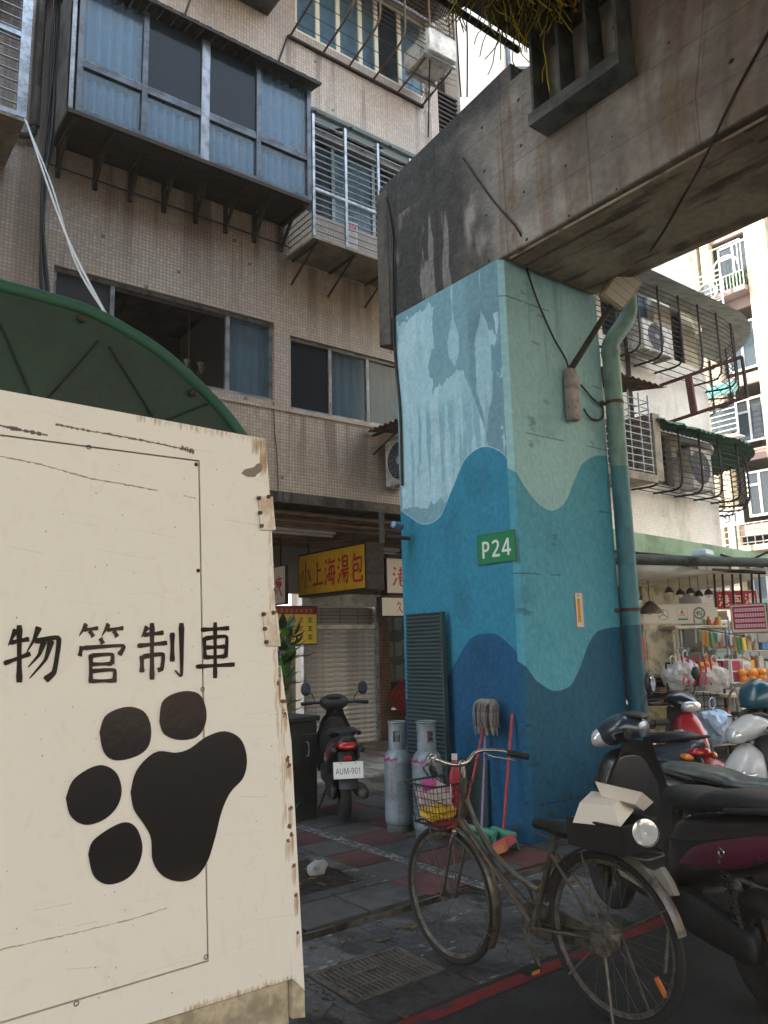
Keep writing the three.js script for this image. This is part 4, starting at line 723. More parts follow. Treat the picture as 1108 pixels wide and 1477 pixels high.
function strokeOutline(p, w) {      // one brush stroke as a closed outline: pressed start, thinner middle, pressed or drawn-out end
  const c = new THREE.CatmullRomCurve3(p.map(([x, y]) => V3(x, y, 0)), false, 'catmullrom', p.length > 2 ? 0.25 : 0.5), N = Math.max(8, p.length * 5), L = [], R = [];
  const len = c.getLength(), fall = p[p.length - 1][0] < p[0][0] - 8;
  for (let i = 0; i <= N; i++) {
    const t = i / N, q = c.getPoint(t), d = c.getTangent(t); let k = 0.86 + 0.3 * Math.pow(1 - t, 5) + (fall ? -0.72 * t * t : 0.3 * Math.pow(t, 6)) - 0.18 * Math.sin(Math.PI * t); if (t === 0) k *= 0.6; if (t === 1) k *= fall ? 0.5 : 0.7;
    const horiz = Math.abs(d.x) > Math.abs(d.y) * 1.6 ? 0.82 : 1.06; const hw = w * k * horiz / 2;
    L.push([q.x - d.y * hw, q.y + d.x * hw]); R.push([q.x + d.y * hw, q.y - d.x * hw]);
  }
  return L.concat(R.reverse());
}
function drawGlyph(x, key, X, Y, W, H, w, col) { x.fillStyle = col; for (const p of strokesOf(key)) { const o = strokeOutline(p, w); x.beginPath(); o.forEach(([a, b], i) => i ? x.lineTo(X + a * W / 100, Y + b * H / 100) : x.moveTo(X + a * W / 100, Y + b * H / 100)); x.closePath(); x.fill(); } }
// ---------------------------------------------------------------- cream box truck
const ZT = -2.15;
{
  const tr = thing('box_truck', 'cream box truck side with a black paw print, at the left', 'truck');
  const P = (x, y) => { const p = hitZ(x, y, ZT); return [p.x, p.y]; };
  const tl = P(-130, 538), trc = P(383, 633), m1 = P(390, 720), m2 = P(404, 1010), brc = P(421, 1412), blc = P(-130, 1582);
  const X0 = tl[0] - 0.1, X1 = 1.40, Y0 = 0.4, Y1 = 2.36, TW = 2048, TH = 2048;
  const toC = (x, y) => { const p = P(x, y); return [(p[0] - X0) / (X1 - X0) * TW, (1 - (p[1] - Y0) / (Y1 - Y0)) * TH]; };
  const skinTex = ctex(TW, TH, (x, w, h) => {
    x.fillStyle = '#ebe4d6'; x.fillRect(0, 0, w, h);
    let s0 = seed; seed = 777;
    for (let i = 0; i < 2600; i++) { const a = rnd(0, w), b = rnd(0, h), r = rnd(2, 26); x.fillStyle = rnd() > 0.5 ? `rgba(238,230,212,${rnd(0.02, 0.12)})` : `rgba(206,192,166,${rnd(0.02, 0.10)})`; x.beginPath(); x.ellipse(a, b, r * rnd(0.4, 2.5), r * 0.5, rnd(0, 3), 0, 7); x.fill(); }
    for (let i = 0; i < 130; i++) { const a = rnd(0, w), b = rnd(0, h), l = rnd(20, 260); x.strokeStyle = `rgba(120,104,84,${rnd(0.05, 0.22)})`; x.lineWidth = rnd(0.6, 1.8); x.beginPath(); x.moveTo(a, b); x.lineTo(a + l, b + l * rnd(-0.08, 0.14)); x.stroke(); }
    for (let i = 0; i < 260; i++) { x.fillStyle = `rgba(70,50,34,${rnd(0.2, 0.7)})`; x.beginPath(); x.arc(rnd(0, w), rnd(0, h), rnd(0.6, 2.6), 0, 7); x.fill(); }
    // named scratches, rust scabs and the bare patch near the corner
    const line = (pts, lw, col) => { x.strokeStyle = col; for (let i = 0; i < pts.length - 1; i++) { const [a, b] = toC(...pts[i]), [c, d] = toC(...pts[i + 1]); for (let k = 0; k < 14; k++) { x.lineWidth = lw * rnd(0.4, 1.5); x.beginPath(); x.moveTo(a + (c - a) * k / 14 + rnd(-1, 1), b + (d - b) * k / 14 + rnd(-1.2, 1.2)); x.lineTo(a + (c - a) * (k + 1.2) / 14, b + (d - b) * (k + 1.2) / 14 + rnd(-1.2, 1.2)); x.stroke(); } } };
    line([[-40, 606], [0, 614], [68, 628]], 8, '#4a3a2c'); line([[80, 612], [110, 618], [150, 625], [220, 638], [262, 647]], 5, '#54402c'); line([[262, 646], [280, 652]], 12, '#4a3826');
    line([[0, 658], [60, 670], [130, 690], [226, 707]], 3, '#8a7a66'); line([[0, 1370], [90, 1350], [190, 1326], [240, 1310]], 2.4, '#a39274'); line([[265, 715], [282, 719]], 2, '#8a7a66');
    const blob = (pts, col) => { x.fillStyle = col; x.beginPath(); pts.forEach((p, i) => { const [a, b] = toC(...p); i ? x.lineTo(a, b) : x.moveTo(a, b); }); x.closePath(); x.fill(); };
    blob([[348, 683], [353, 677], [366, 674], [371, 669], [376, 668], [379, 674], [377, 680], [371, 684], [368, 688], [357, 688]], '#75685a');
    // rust runs at the top corner and along edges
    const rust = (cx, cy, n, sp, long) => { for (let i = 0; i < n; i++) { const [a, b] = toC(cx + rnd(-sp, sp), cy + rnd(-sp * 0.3, sp * 0.3)); const g = rnd(2, 8); x.fillStyle = `rgba(${rnd(120, 170)},${rnd(84, 112)},${rnd(46, 62)},${rnd(0.06, 0.22)})`; x.beginPath(); x.ellipse(a, b + g * long * 0.4, g * 0.8, g * (1 + long), 0, 0, 7); x.fill(); } };
    for (let i = 0; i < 40; i++) rust(200 + i * 4.7, 601 + i * 0.86, 3, 6, 1.2); rust(374, 640, 60, 10, 3); rust(380, 660, 40, 5, 5);
    for (let i = 0; i < 60; i++) rust(388 + i * 0.42, 770 + i * 7, 2, 5, 3);
    for (let i = 0; i < 26; i++) rust(270 + i * 6, 1458 - i * 1.8, 8, 7, 1.4);
    const scab = (cx, cy, r) => { const tall = r < 6 ? rnd(0.6, 2.6) : 0.5; for (let i = 0; i < 4 + r * 2.2; i++) { const [a, b] = toC(cx + rnd(-r, r) * rnd(0.2, 1), cy + rnd(-r, r) * tall * rnd(0.2, 1)); x.fillStyle = `rgba(${rnd(64, 100)},${rnd(38, 54)},${rnd(20, 30)},0.85)`; x.beginPath(); x.ellipse(a, b, rnd(1, 7), rnd(1, 6), rnd(0, 3), 0, 7); x.fill(); } };
    scab(375, 1432, 12); scab(386, 1428, 12); scab(400, 1424, 7); scab(310, 1455, 8); scab(292, 1456, 3); scab(414, 1418, 6); scab(417, 1192, 3); scab(408, 760, 3); for (const [a, b, r] of [[409, 1012, 5], [411, 1030, 4], [414, 1095, 4], [418, 1103, 3], [419, 1166, 3], [420, 1204, 4], [415, 1212, 3], [424, 1248, 3], [427, 1290, 3], [429, 1345, 2], [436, 1440, 5], [431, 1455, 4], [406, 905, 3], [391, 690, 2], [396, 850, 2], [402, 985, 3]]) { scab(a, b, r); rust(a, b + 8, 10, 3, 4); }
    seed = s0;
  });
  skinTex.wrapS = skinTex.wrapT = THREE.ClampToEdgeWrapping;
  M.cream3 = phy({ map: skinTex, roughness: 0.42, clearcoat: 0.15, clearcoatRoughness: 0.4 });
  const planar = (g) => { g = g.index ? g.toNonIndexed() : g; const p = g.attributes.position, u = new Float32Array(p.count * 2); for (let i = 0; i < p.count; i++) { u[2 * i] = (p.getX(i) - X0) / (X1 - X0); u[2 * i + 1] = (p.getY(i) - Y0) / (Y1 - Y0); } g.setAttribute('uv', new THREE.BufferAttribute(u, 2)); return keepUV(g); };
  const door = [P(-105, 614), P(287, 665), P(300, 1386), P(-105, 1507)];
  const cx = (door[0][0] + door[2][0]) / 2, cy = (door[0][1] + door[2][1]) / 2;
  const grow = (k) => door.map(([x, y]) => [x + Math.sign(x - cx) * k, y + Math.sign(y - cy) * k]);
  obj('side_skin', planar(ext([tl, trc, m1, m2, brc, blc], 0.03, 0, [grow(0.0028)]).translate(0, 0, ZT - 0.03)), M.cream3, tr);
  obj('side_door', planar(ext(grow(-0.0022), 0.0262, 0).translate(0, 0, ZT - 0.0265)), M.cream3, tr);
  M.creamPlain = std({ ...wm([214, 198, 166], [150, 116, 76], 0.8, 501, 0.7), roughness: 0.55 });
  M.cream4 = std({ ...wm([232, 222, 204], [158, 116, 78], 0.5, 503, 0.25, 5), roughness: 0.5 });
  M.sillBrown = std({ ...wm([206, 190, 160], [150, 116, 82], 0.8, 502, 0.5), roughness: 0.7 });
  obj('box_body', ext([[tl[0], tl[1] - 0.01], [trc[0] - 0.012, trc[1] - 0.01], [brc[0] - 0.02, brc[1] + 0.02], [blc[0], blc[1] + 0.02]], 1.6, 0.0).translate(0, 0, ZT - 1.634), M.creamPlain, tr);
  obj('gap_shade_strip', ext(grow(0.02), 0.01, 0, [grow(-0.03)]).translate(0, 0, ZT - 0.031), M.black, tr);  // black strip added behind the door gap, its shade put into the colour
  // corner post and bottom rail
  const q1 = P(404, 960), q2 = P(421, 1068), q3 = P(440, 1430), q4 = P(441, 1468), q5 = P(423, 1470), q6 = P(421, 1412), q7 = P(402, 1090);
  obj('corner_post', planar(ext([q7, [q1[0] + 0.004, q1[1]], q2, q3, q6], 0.05, 0.006).translate(0, 0, ZT - 0.048)), M.cream3, tr);
  obj('post_foot', ext([q3, q4, q5, q6], 0.052, 0.006).translate(0, 0, ZT - 0.05), M.sillBrown, tr);
  obj('bottom_rail', ext([P(421, 1416), P(423, 1480), P(-130, 1660), P(-130, 1590)], 0.05, 0.004).translate(0, 0, ZT - 0.07), M.sillBrown, tr);
  obj('chassis', span(-1, 1.2, 0.3, 0.52, ZT - 1.4, ZT - 0.3), M.dark, tr);
  // hinges
  for (const [x, y, h] of [[388, 715, 50], [395, 882, 50]]) {
    const a = P(x - 17, y), b = P(x + 1, y + 2), c = P(x - 13, y + h), d = P(x + 5, y + h);
    obj('hinge', [ext([a, b, d, c], 0.008, 0.002).translate(0, 0, ZT - 0.002), rod([b[0] + 0.002, b[1], ZT + 0.004], [d[0] + 0.003, d[1], ZT + 0.004], 0.0065, 0.0065, 10)], M.cream4, tr);
    const bm = M.rustBar; for (const [u, v] of [[-16, 4], [-14, h * 0.5], [-12, h - 6], [-2, 2]]) { const q = P(x + u, y + v); obj('bolt', T(new THREE.CylinderGeometry(0.006, 0.007, 0.008, 8), q[0], q[1], ZT + 0.008, Math.PI / 2), bm, tr); }
  }
  for (const [x, y, ring] of [[283, 670, 0], [286, 823, 0], [292, 994, 1], [297, 1380, 1], [110, 1447, 1], [128, 645, 1]]) { const q = P(x, y); obj('rivet', ring ? T(new THREE.TorusGeometry(0.0055, 0.0014, 6, 14), q[0], q[1], ZT + 0.002) : T(new THREE.SphereGeometry(0.006, 10, 6), q[0], q[1], ZT), ring ? M.aluDark : M.ironDark, tr); }
  // paw print of black film
  M.film = phy({ color: new THREE.Color().setRGB(0.14, 0.12, 0.11), metalness: 1, roughness: 0.12, bumpMap: grainBump, bumpScale: 0.0004 });
  const z2 = (a) => a.map(([x, y]) => P(x / 2.409, y / 2.409 + 960));
  const toes = [[[553, 195], [566, 122], [630, 90], [690, 98], [715, 150], [712, 205], [682, 248], [622, 258], [570, 238]], [[345, 232], [368, 172], [440, 143], [500, 160], [524, 215], [515, 280], [470, 316], [400, 329], [360, 300]],
    [[228, 460], [258, 392], [340, 346], [400, 368], [422, 430], [406, 490], [360, 535], [295, 553], [245, 522]], [[306, 655], [328, 602], [420, 546], [470, 560], [494, 625], [480, 692], [440, 740], [375, 760], [325, 730]]];
  toes.forEach((t) => obj('paw_toe', ext(z2(t), 0.0012, 0, [], true, 4).translate(0, 0, ZT + 0.0015), M.film, tr));
  obj('paw_pad', ext(z2([[453, 440], [475, 362], [540, 300], [612, 302], [660, 287], [718, 246], [782, 228], [836, 256], [857, 322], [845, 388], [800, 440], [770, 505], [746, 600], [720, 680], [680, 733], [625, 750], [565, 730], [530, 678], [524, 600], [500, 552], [465, 500]]), 0.0012, 0, [], true, 4).translate(0, 0, ZT + 0.0015), M.film, tr);
  // four brushed characters
  for (const [k, x0, x1, y0, y1] of [['wu', 1, 90, 897, 988], ['guan', 108, 184, 896, 986], ['zhi', 195, 268, 895, 982], ['che', 280, 340, 896, 979]]) {
    const gs = strokesOf(k).map((p, i) => { const o = strokeOutline(p, k === 'guan' ? 8.8 : 10.2).map(([a, b]) => P(x0 + a * (x1 - x0) / 100, y0 + b * (y1 - y0) / 100)); return ext(o, 0.0006 + i * 0.00012, 0).translate(0, 0, ZT + 0.0015); });
    obj('painted_character', gs, M.film, tr);
  }
}
{ // arched green tarpaulin behind the truck box
  const c = thing('tarpaulin_canopy', 'dark green arched tarpaulin canopy behind the cream truck', 'canopy');
  const z = -3.45, edge = [[-220, 360], [-100, 385], [0, 412], [60, 428], [130, 450], [190, 482], [235, 512], [285, 556], [322, 595], [352, 634]].map(([x, y]) => { const p = hitZ(x, y, z); return [p.x, p.y]; });
  M.tarp = std({ ...wm([13, 52, 43], [10, 41, 35], 0.7, 511, 1.2), roughness: 0.62, bumpMap: grainBump, bumpScale: 0.004, side: THREE.DoubleSide });
  M.tarpEdge = M.plain(0.008, 0.085, 0.058, 0.6);
  const last = edge[edge.length - 1];
  obj('end_panel', ext([...edge, [last[0] + 0.02, 1.9], [edge[0][0], 1.9]], 0.012, 0.002).translate(0, 0, z - 0.006), M.tarp, c);
  obj('roof_sheet', surf(27, 6, (u, v) => { const t = u * (edge.length - 1), i = Math.min(edge.length - 2, Math.floor(t)), f = t - i; return [edge[i][0] + (edge[i + 1][0] - edge[i][0]) * f, edge[i][1] + (edge[i + 1][1] - edge[i][1]) * f + 0.004, z - v * 1.6]; }), M.tarp, c);
  obj('hem', tube(edge.map(([x, y]) => [x, y, z + 0.004]), 0.03, 8, 60), M.tarpEdge, c);
  const seam = (a, b) => rod(hitZ(...a, z + 0.012), hitZ(...b, z + 0.012), 0.006, 0.006, 5);
  for (const [a, b] of [[[-5, 455], [46, 572]], [[142, 492], [68, 576]], [[158, 500], [222, 603]], [[300, 582], [240, 606]]]) obj('seam', seam(a, b), M.tarp, c);
  for (const [x, y] of [[118, 459], [278, 566]]) obj('eyelet', T(new THREE.SphereGeometry(0.02, 8, 6), ...hitZ(x, y, z + 0.03).toArray()), M.ironDark, c);
  obj('pole', [rod([last[0] - 0.06, 0, z - 0.1], [last[0] - 0.06, last[1] - 0.03, z - 0.1], 0.025)], M.galv, c);
}
// ---------------------------------------------------------------- shops under the arcade
const ZS = -10.5;
const redInk = '#b3242c';
{ // hanging box sign, yellow
  const X = 6.01, z0 = -9.92, z1 = -8.19, yA = 2.955, yB = 2.315, dz = z1 - z0;
  const s = thing('shop_sign', 'yellow box sign with five red characters under the arcade', 'sign');
  M.yellowSign = std({ map: ctex(768, 288, (x, w, h) => { x.fillStyle = '#eab82c'; x.fillRect(0, 0, w, h); for (let i = 0; i < 300; i++) { x.fillStyle = `rgba(150,110,30,${rnd(0.03, 0.12)})`; x.beginPath(); x.arc(rnd(0, w), rnd(0, h), rnd(2, 22), 0, 7); x.fill(); } ['xiao', 'shang', 'hai', 'tang', 'bao'].forEach((k, i) => drawGlyph(x, k, 18 + i * 149, 42, 138, 208, 13, redInk)); }), roughness: 0.5 });
  const g = new THREE.PlaneGeometry(dz - 0.06, yA - yB - 0.06); g.rotateY(-Math.PI / 2); g.translate(X - 0.002, (yA + yB) / 2, (z0 + z1) / 2);
  obj('sign_face', keepUV(g), M.yellowSign, s);
  obj('housing', [rbox(0.3, yA - yB, dz, 0.012, X + 0.15, (yA + yB) / 2, (z0 + z1) / 2)], M.ironDark, s);
  obj('hanger', [rod([X, yA, z0 + 0.3], [X, 3.17, z0 + 0.3], 0.012), rod([X, yA, z1 - 0.3], [X, 3.17, z1 - 0.3], 0.012)], M.ironDark, s);
}
function boxSign(label, X0, X1, y0, y1, z, draw, d = 0.12, tw = 256, th = 256, m = M.ironDark) {
  const s = thing('shop_sign', label, 'sign', [(X0 + X1) / 2, (y0 + y1) / 2, z]);
  const t = std({ map: ctex(tw, th, draw), roughness: 0.5 });
  obj('housing', rbox(X1 - X0, y1 - y0, d, 0.01, 0, 0, -d / 2 - 0.002), m, s);
  obj('sign_face', keepUV(new THREE.PlaneGeometry(X1 - X0 - 0.03, y1 - y0 - 0.03)), t, s);
  return s;
}
{ // white sign left of it, same hanging direction
  const s = boxSign('white hanging sign with one red character left of the yellow sign', -0.5, 0.5, -0.27, 0.27, 0, (x, w, h) => { x.fillStyle = '#d8d0c4'; x.fillRect(0, 0, w, h); drawGlyph(x, 'geng', w * 0.62, h * 0.22, w * 0.3, h * 0.6, 12, '#a0202a'); x.fillStyle = '#a0202a'; x.fillRect(w * 0.42, h * 0.44, 6, 14); }, 0.05, 384, 192);
  s.position.set(5.35, 2.44, -9.66); s.rotation.y = -Math.PI / 2;
  obj('hanger', rod([0.2, 0.28, -0.1], [0.2, 0.7, -0.1], 0.012), M.ironDark, s);
}
boxSign('white sign with a red character, upper one beside the pier', 6.66, 7.5, 2.30, 2.82, -8.6, (x, w, h) => { x.fillStyle = '#dcd0c4'; x.fillRect(0, 0, w, h); drawGlyph(x, 'gang', w * 0.11, h * 0.2, w * 0.36, h * 0.62, 11, '#a4222a'); drawGlyph(x, 'shang', w * 0.55, h * 0.2, w * 0.34, h * 0.6, 11, '#a4222a'); }, 0.14, 320, 200);
boxSign('cream sign with a red character, lower one beside the pier', 6.56, 7.5, 1.98, 2.26, -8.6, (x, w, h) => { x.fillStyle = '#dcd2bc'; x.fillRect(0, 0, w, h); drawGlyph(x, 'jiu', w * 0.26, h * 0.14, w * 0.15, h * 0.72, 13, '#b0282a'); drawGlyph(x, 'xiao', w * 0.55, h * 0.14, w * 0.15, h * 0.72, 13, '#b0282a'); }, 0.12, 384, 128);
boxSign('red and yellow menu board hanging behind the leafy plant', 5.2, 6.08, 1.62, 2.17, -9.5, (x, w, h) => {
  x.fillStyle = '#e0c848'; x.fillRect(0, 0, w, h); x.fillStyle = '#9c2434'; x.fillRect(0, 0, w, h * 0.2);
  const tick = (X, Y, S, c) => { x.fillStyle = c; x.fillRect(X, Y, S, S * 0.16); x.fillRect(X + S * 0.42, Y - S * 0.1, S * 0.16, S * 1.1); x.fillRect(X + S * 0.08, Y + S * 0.45, S * 0.84, S * 0.14); x.fillRect(X, Y + S * 0.84, S, S * 0.16); };
  for (let i = 0; i < 9; i++) tick(w * 0.1 + i * w * 0.095, h * 0.06, 16, '#caa04a');
  for (let r = 0; r < 3; r++) for (let c = 0; c < 5; c++) tick(w * 0.12 + c * w * 0.175, h * (0.3 + r * 0.23), 24, c === 4 ? '#2e4a34' : '#b0302c');
}, 0.05, 256, 192);
{ // roller shutter with a barred transom window
  const x0 = 6.40, x1 = 7.86, y0 = 0.03, y1 = 1.86;
  const sh = thing('roller_shutter', 'silver roller shutter closed under a barred transom window', 'shutter');
  M.slat = std({ ...wm([238, 234, 228], [186, 178, 168], 0.5, 531, 0.8), metalness: 0.25, roughness: 0.35 });
  const n = 24, h = (y1 - y0) / n;
  const prof = [[0, 0], [0.016, h * 0.15], [0.03, h * 0.45], [0.022, h * 0.8], [0, h * 0.97], [-0.008, h * 0.97], [-0.008, 0]];
  const sg = ext(prof, x1 - x0 - 0.1, 0).applyMatrix4(new THREE.Matrix4().makeRotationY(-Math.PI / 2));
  sg.applyMatrix4(new THREE.Matrix4().makeScale(1, 1, 1));
  for (let i = 0; i < n; i++) { const m = obj('slat', sg.clone().applyMatrix4(new THREE.Matrix4().makeRotationY(0)), M.slat, sh); m.position.set(x1 - 0.05, y0 + i * h, ZS + 0.03); m.scale.set(1, 1, 1); }
  for (const x of [x0, x1 - 0.05]) obj('guide_rail', span(x, x + 0.05, 0, 2.22, ZS, ZS + 0.09, 0.004), M.galv, sh);
  obj('guide_rail', span(6.02, 6.14, 0, 1.9, ZS + 0.05, ZS + 0.16, 0.006), M.shelf, sh);
  obj('guide_rail', span(6.16, 6.24, 0, 1.9, ZS + 0.05, ZS + 0.12, 0.006), M.galv, sh);
  obj('transom_rail', span(x0 + 0.05, x1 - 0.05, 1.862, 1.93, ZS, ZS + 0.075, 0.004), M.slat, sh);
  obj('lintel', span(x0 - 0.05, x1 + 0.03, 2.225, 2.42, ZS - 0.02, ZS + 0.14, 0.006), M.slat, sh);
  for (let i = 0; i < 5; i++) obj('grille_bar', rod([x0 + 0.05, 1.97 + i * 0.055, ZS + 0.05], [x1 - 0.05, 1.97 + i * 0.055, ZS + 0.05], 0.006, 0.006, 5), M.aluDark, sh);
  for (let i = 1; i < 4; i++) obj('grille_bar', rod([x0 + i * 0.36, 1.93, ZS + 0.045], [x0 + i * 0.36, 2.22, ZS + 0.045], 0.006, 0.006, 5), M.aluDark, sh);
}
{ // shop partition walls
  const w = thing('shop_building', 'dark shop front wall with tiled pillar behind the shutter', 'wall');
  M.tileSmall = tileMat([150, 122, 98], [84, 70, 60], 61, 0.4, 40, 20);
  obj('wall', [span(-4, 5.9, 0, 3.16, ZS - 0.2, ZS - 0.02), span(5.9, 9.3, 2.43, 3.16, ZS - 0.2, ZS - 0.02), span(6.35, 7.9, 1.94, 2.22, ZS - 0.3, ZS - 0.22)], M.shopWall, w);
  obj('tiled_pillar', span(7.89, 8.12, 0, 3.16, ZS - 0.3, ZS + 0.06), M.tileSmall, w);
  obj('side_wall', span(9.3, 9.4, 0, 3.2, -10.5, -8.05), M.shopWall, w);
  obj('low_wall', span(8.13, 9.29, 0, 0.5, ZS - 0.1, ZS + 0.02), M.tileSmall, w);
  // second shutter to the left, half hidden
  const s2 = thing('roller_shutter', 'narrow strip of roller shutter behind the leafy plant', 'shutter');
  for (let i = 0; i < 20; i++) obj('slat', span(5.2, 6.0, 0.04 + i * 0.078, 0.04 + i * 0.078 + 0.066, ZS + 0.02, ZS + 0.05, 0.012), M.slat, s2);
  const win = thing('display_window', 'shop display window with posters and boxes next to the tiled pillar', 'window');
  obj('frame', [span(8.13, 8.17, 0.5, 2.3, ZS - 0.08, ZS), span(9.24, 9.28, 0.5, 2.3, ZS - 0.08, ZS), span(8.17, 9.24, 2.25, 2.3, ZS - 0.08, ZS)], M.aluDark, win);
  obj('pane', span(8.17, 9.24, 0.52, 2.249, ZS - 0.03, ZS - 0.024), M.glass, win);
  obj('back_panel', span(8.13, 9.28, 0.5, 2.3, ZS - 0.5, ZS - 0.46), M.curtainGrey, win);
  for (const y of [0.95, 1.35, 1.78]) obj('shelf', span(8.17, 9.24, y, y + 0.02, ZS - 0.4, ZS - 0.06), M.shelf, win);
  const cols = [[0.35, 0.42, 0.32], [0.05, 0.25, 0.14], [0.55, 0.42, 0.12], [0.4, 0.42, 0.42], [0.5, 0.1, 0.06], [0.1, 0.2, 0.3]];
  for (let i = 0; i < 15; i++) { const r = i % 3, c = Math.floor(i / 3); tag(obj('display_box', rbox(0.16, rnd(0.2, 0.33), 0.12, 0.01, 8.29 + c * 0.2, [0.972, 1.372, 1.802][r] + 0.14, ZS - 0.22), M.plain(...cols[(i * 5 + r) % 6], 0.6)), `small ${['grey', 'green', 'ochre', 'white', 'red', 'blue'][(i * 5 + r) % 6]} box ${['on the low', 'on the middle', 'on the top'][r]} shelf of the display window, ${['first', 'second', 'third', 'fourth', 'fifth'][c]} from the tiled pillar`, 'box', 'boxes in the shop display window'); }
  // red cloth bundle (lantern shape) below
  const l = thing('red_lantern', 'large red cloth lantern by the display window', 'lantern', [8.32, 0.72, -10.2]);
  M.redCloth = std({ ...wm([150, 44, 36], [94, 26, 22], 0.8, 541, 0.3), roughness: 0.85 });
  obj('lantern_body', surf(28, 14, (u, v) => { const a = u * 2 * Math.PI, r = (0.05 + 0.27 * Math.sin(Math.PI * Math.min(0.98, v * 0.96 + 0.02))) * (1 + 0.03 * Math.cos(a * 14)); return [r * Math.cos(a), (v - 0.5) * 0.62, r * Math.sin(a)]; }), M.redCloth, l);
  obj('cap', [T(new THREE.CylinderGeometry(0.09, 0.09, 0.05, 16), 0, 0.32, 0), T(new THREE.CylinderGeometry(0.08, 0.08, 0.05, 16), 0, -0.32, 0)], M.yellowCap = M.plain(0.4, 0.28, 0.06, 0.6), l);
}
{ // unlit fluorescent fitting under the ceiling
  const f = thing('ceiling_lamp', 'long unlit fluorescent tube under the arcade ceiling', 'lamp');
  const a = hitZ(372, 770, -8.7), b = hitZ(484, 776, -8.7);
  obj('batten', span(a.x, b.x, 3.10, 3.15, -8.76, -8.68, 0.006), M.whiteFrame, f); obj('tube', rod([a.x + 0.04, 3.075, -8.72], [b.x - 0.04, 3.075, -8.72], 0.016, 0.016, 10), M.plain(0.7, 0.7, 0.68, 0.3), f);
  const g = thing('ceiling_lamp', 'short unlit lamp fitting under the ceiling beside the pier', 'lamp');
  obj('batten', span(6.75, 7.5, 3.02, 3.07, -9.4, -9.32, 0.006), M.whiteFrame, g); obj('tube', rod([6.8, 2.99, -9.36], [7.45, 2.99, -9.36], 0.016, 0.016, 8), M.plain(0.7, 0.7, 0.68, 0.3), g);
  const w = thing('ceiling_cable', 'thin dark cable looping under the arcade ceiling', 'cable'); obj('cable', tube([[4.2, 3.1, -8.5], [5.0, 2.93, -8.5], [5.9, 2.98, -8.5], [6.6, 3.08, -8.5]], 0.008, 5, 24), M.black, w);
  // grey plastic crates at left behind the truck edge
  const k = thing('storage_box', 'dark grey metal box behind the edge of the truck', 'box', [3.80, 0.0, -6.55], 0.1);
  M.greyBox = std({ ...wm([44, 46, 46], [32, 32, 32], 0.7, 551, 0.5), roughness: 0.6 });
  obj('body', rbox(0.5, 0.9, 0.4, 0.02, 0, 0.45, 0), M.greyBox, k); obj('lid', rbox(0.54, 0.05, 0.44, 0.01, 0, 0.926, 0), M.greyBox, k); obj('drawer', [rbox(0.42, 0.26, 0.02, 0.006, 0, 0.66, 0.212)], M.greyBox, k); obj('handle', tube([[0.1, 0.6, 0.22], [0.1, 0.6, 0.25], [0.1, 0.72, 0.25], [0.1, 0.72, 0.22]], 0.006, 5, 10), M.galv, k);
}
// leafy shrub in the pit and a low sprig, half hidden by the truck
{
  M.leafDark = std({ ...wm([40, 78, 34], [24, 50, 24], 0.8, 561, 0.2), roughness: 0.45, side: THREE.DoubleSide });
  M.leafRed = std({ ...wm([70, 42, 34], [40, 30, 26], 0.8, 562, 0.2), roughness: 0.45, side: THREE.DoubleSide });
  M.leafLight = std({ ...wm([72, 130, 52], [48, 100, 40], 0.8, 563, 0.2), roughness: 0.45, side: THREE.DoubleSide });
  M.bark = std({ ...wm([84, 70, 54], [50, 42, 34], 0.9, 564, 0.2), roughness: 0.9 });
  const leaf = (L, W) => surf(4, 8, (u, v) => { const w = W * Math.sin(Math.PI * Math.pow(v, 0.8)) * 0.5, s = (u - 0.5) * 2; return [s * w, L * v, -0.25 * L * v * v + Math.abs(s) * w * 0.35]; });
  function shrub(label, base, H, n, L, spread, low, lean) {
    const p = thing('leafy_plant', label, 'plant', base);
    obj('stem', [tube([[0, 0, 0], [lean[0] * 0.3, H * 0.4, 0.02], [lean[0] * 0.8, H * 0.8, lean[1]], [lean[0], H, lean[1]]], 0.014, 6, 16)], M.bark, p);
    const sets = [[], [], []];
    for (let i = 0; i < n; i++) {
      const t = low + (1 - low) * rnd(), a = rnd(0, 6.283), g = leaf(L * rnd(0.6, 1.2), L * rnd(0.36, 0.56));
      g.rotateX(rnd(0.5, 2.0)); g.rotateY(a); g.translate(lean[0] * t + Math.sin(a) * spread * rnd(0.1, 1), H * t + rnd(-0.05, 0.05), lean[1] * t + Math.cos(a) * spread * rnd(0.1, 1));
      const m = obj('leaf', g, [M.leafDark, M.leafDark, M.leafRed, M.leafLight][i % 4], p);
    }
  }
  shrub('dark leafy shrub rising beside the edge of the truck', [2.42, 0.02, -4.85], 1.74, 170, 0.13, 0.2, 0.62, [0.32, 0.05]);
  shrub('small green sprig low beside the truck edge', [2.62, 0.02, -4.75], 0.5, 26, 0.13, 0.1, 0.5, [0.05, 0]);
  const rock = thing('white_stone', 'pale broken stone lying on the soil of the pit', 'stone', hitY(458, 1252, 0.06), 0.5);
  const rg = new THREE.IcosahedronGeometry(0.075, 1); { const q = rg.attributes.position; for (let i = 0; i < q.count; i++) { const k = 0.8 + 0.45 * hash2(Math.round(q.getX(i) * 900), Math.round(q.getY(i) * 900) + Math.round(q.getZ(i) * 900) * 7, 3); q.setXYZ(i, q.getX(i) * k * 1.1, q.getY(i) * k * 0.75, q.getZ(i) * k * 0.8); } rg.computeVertexNormals(); }
  obj('stone', rg, M.plain(0.3, 0.3, 0.29, 0.9, { bumpMap: grainBump, bumpScale: 0.004 }), rock);
}
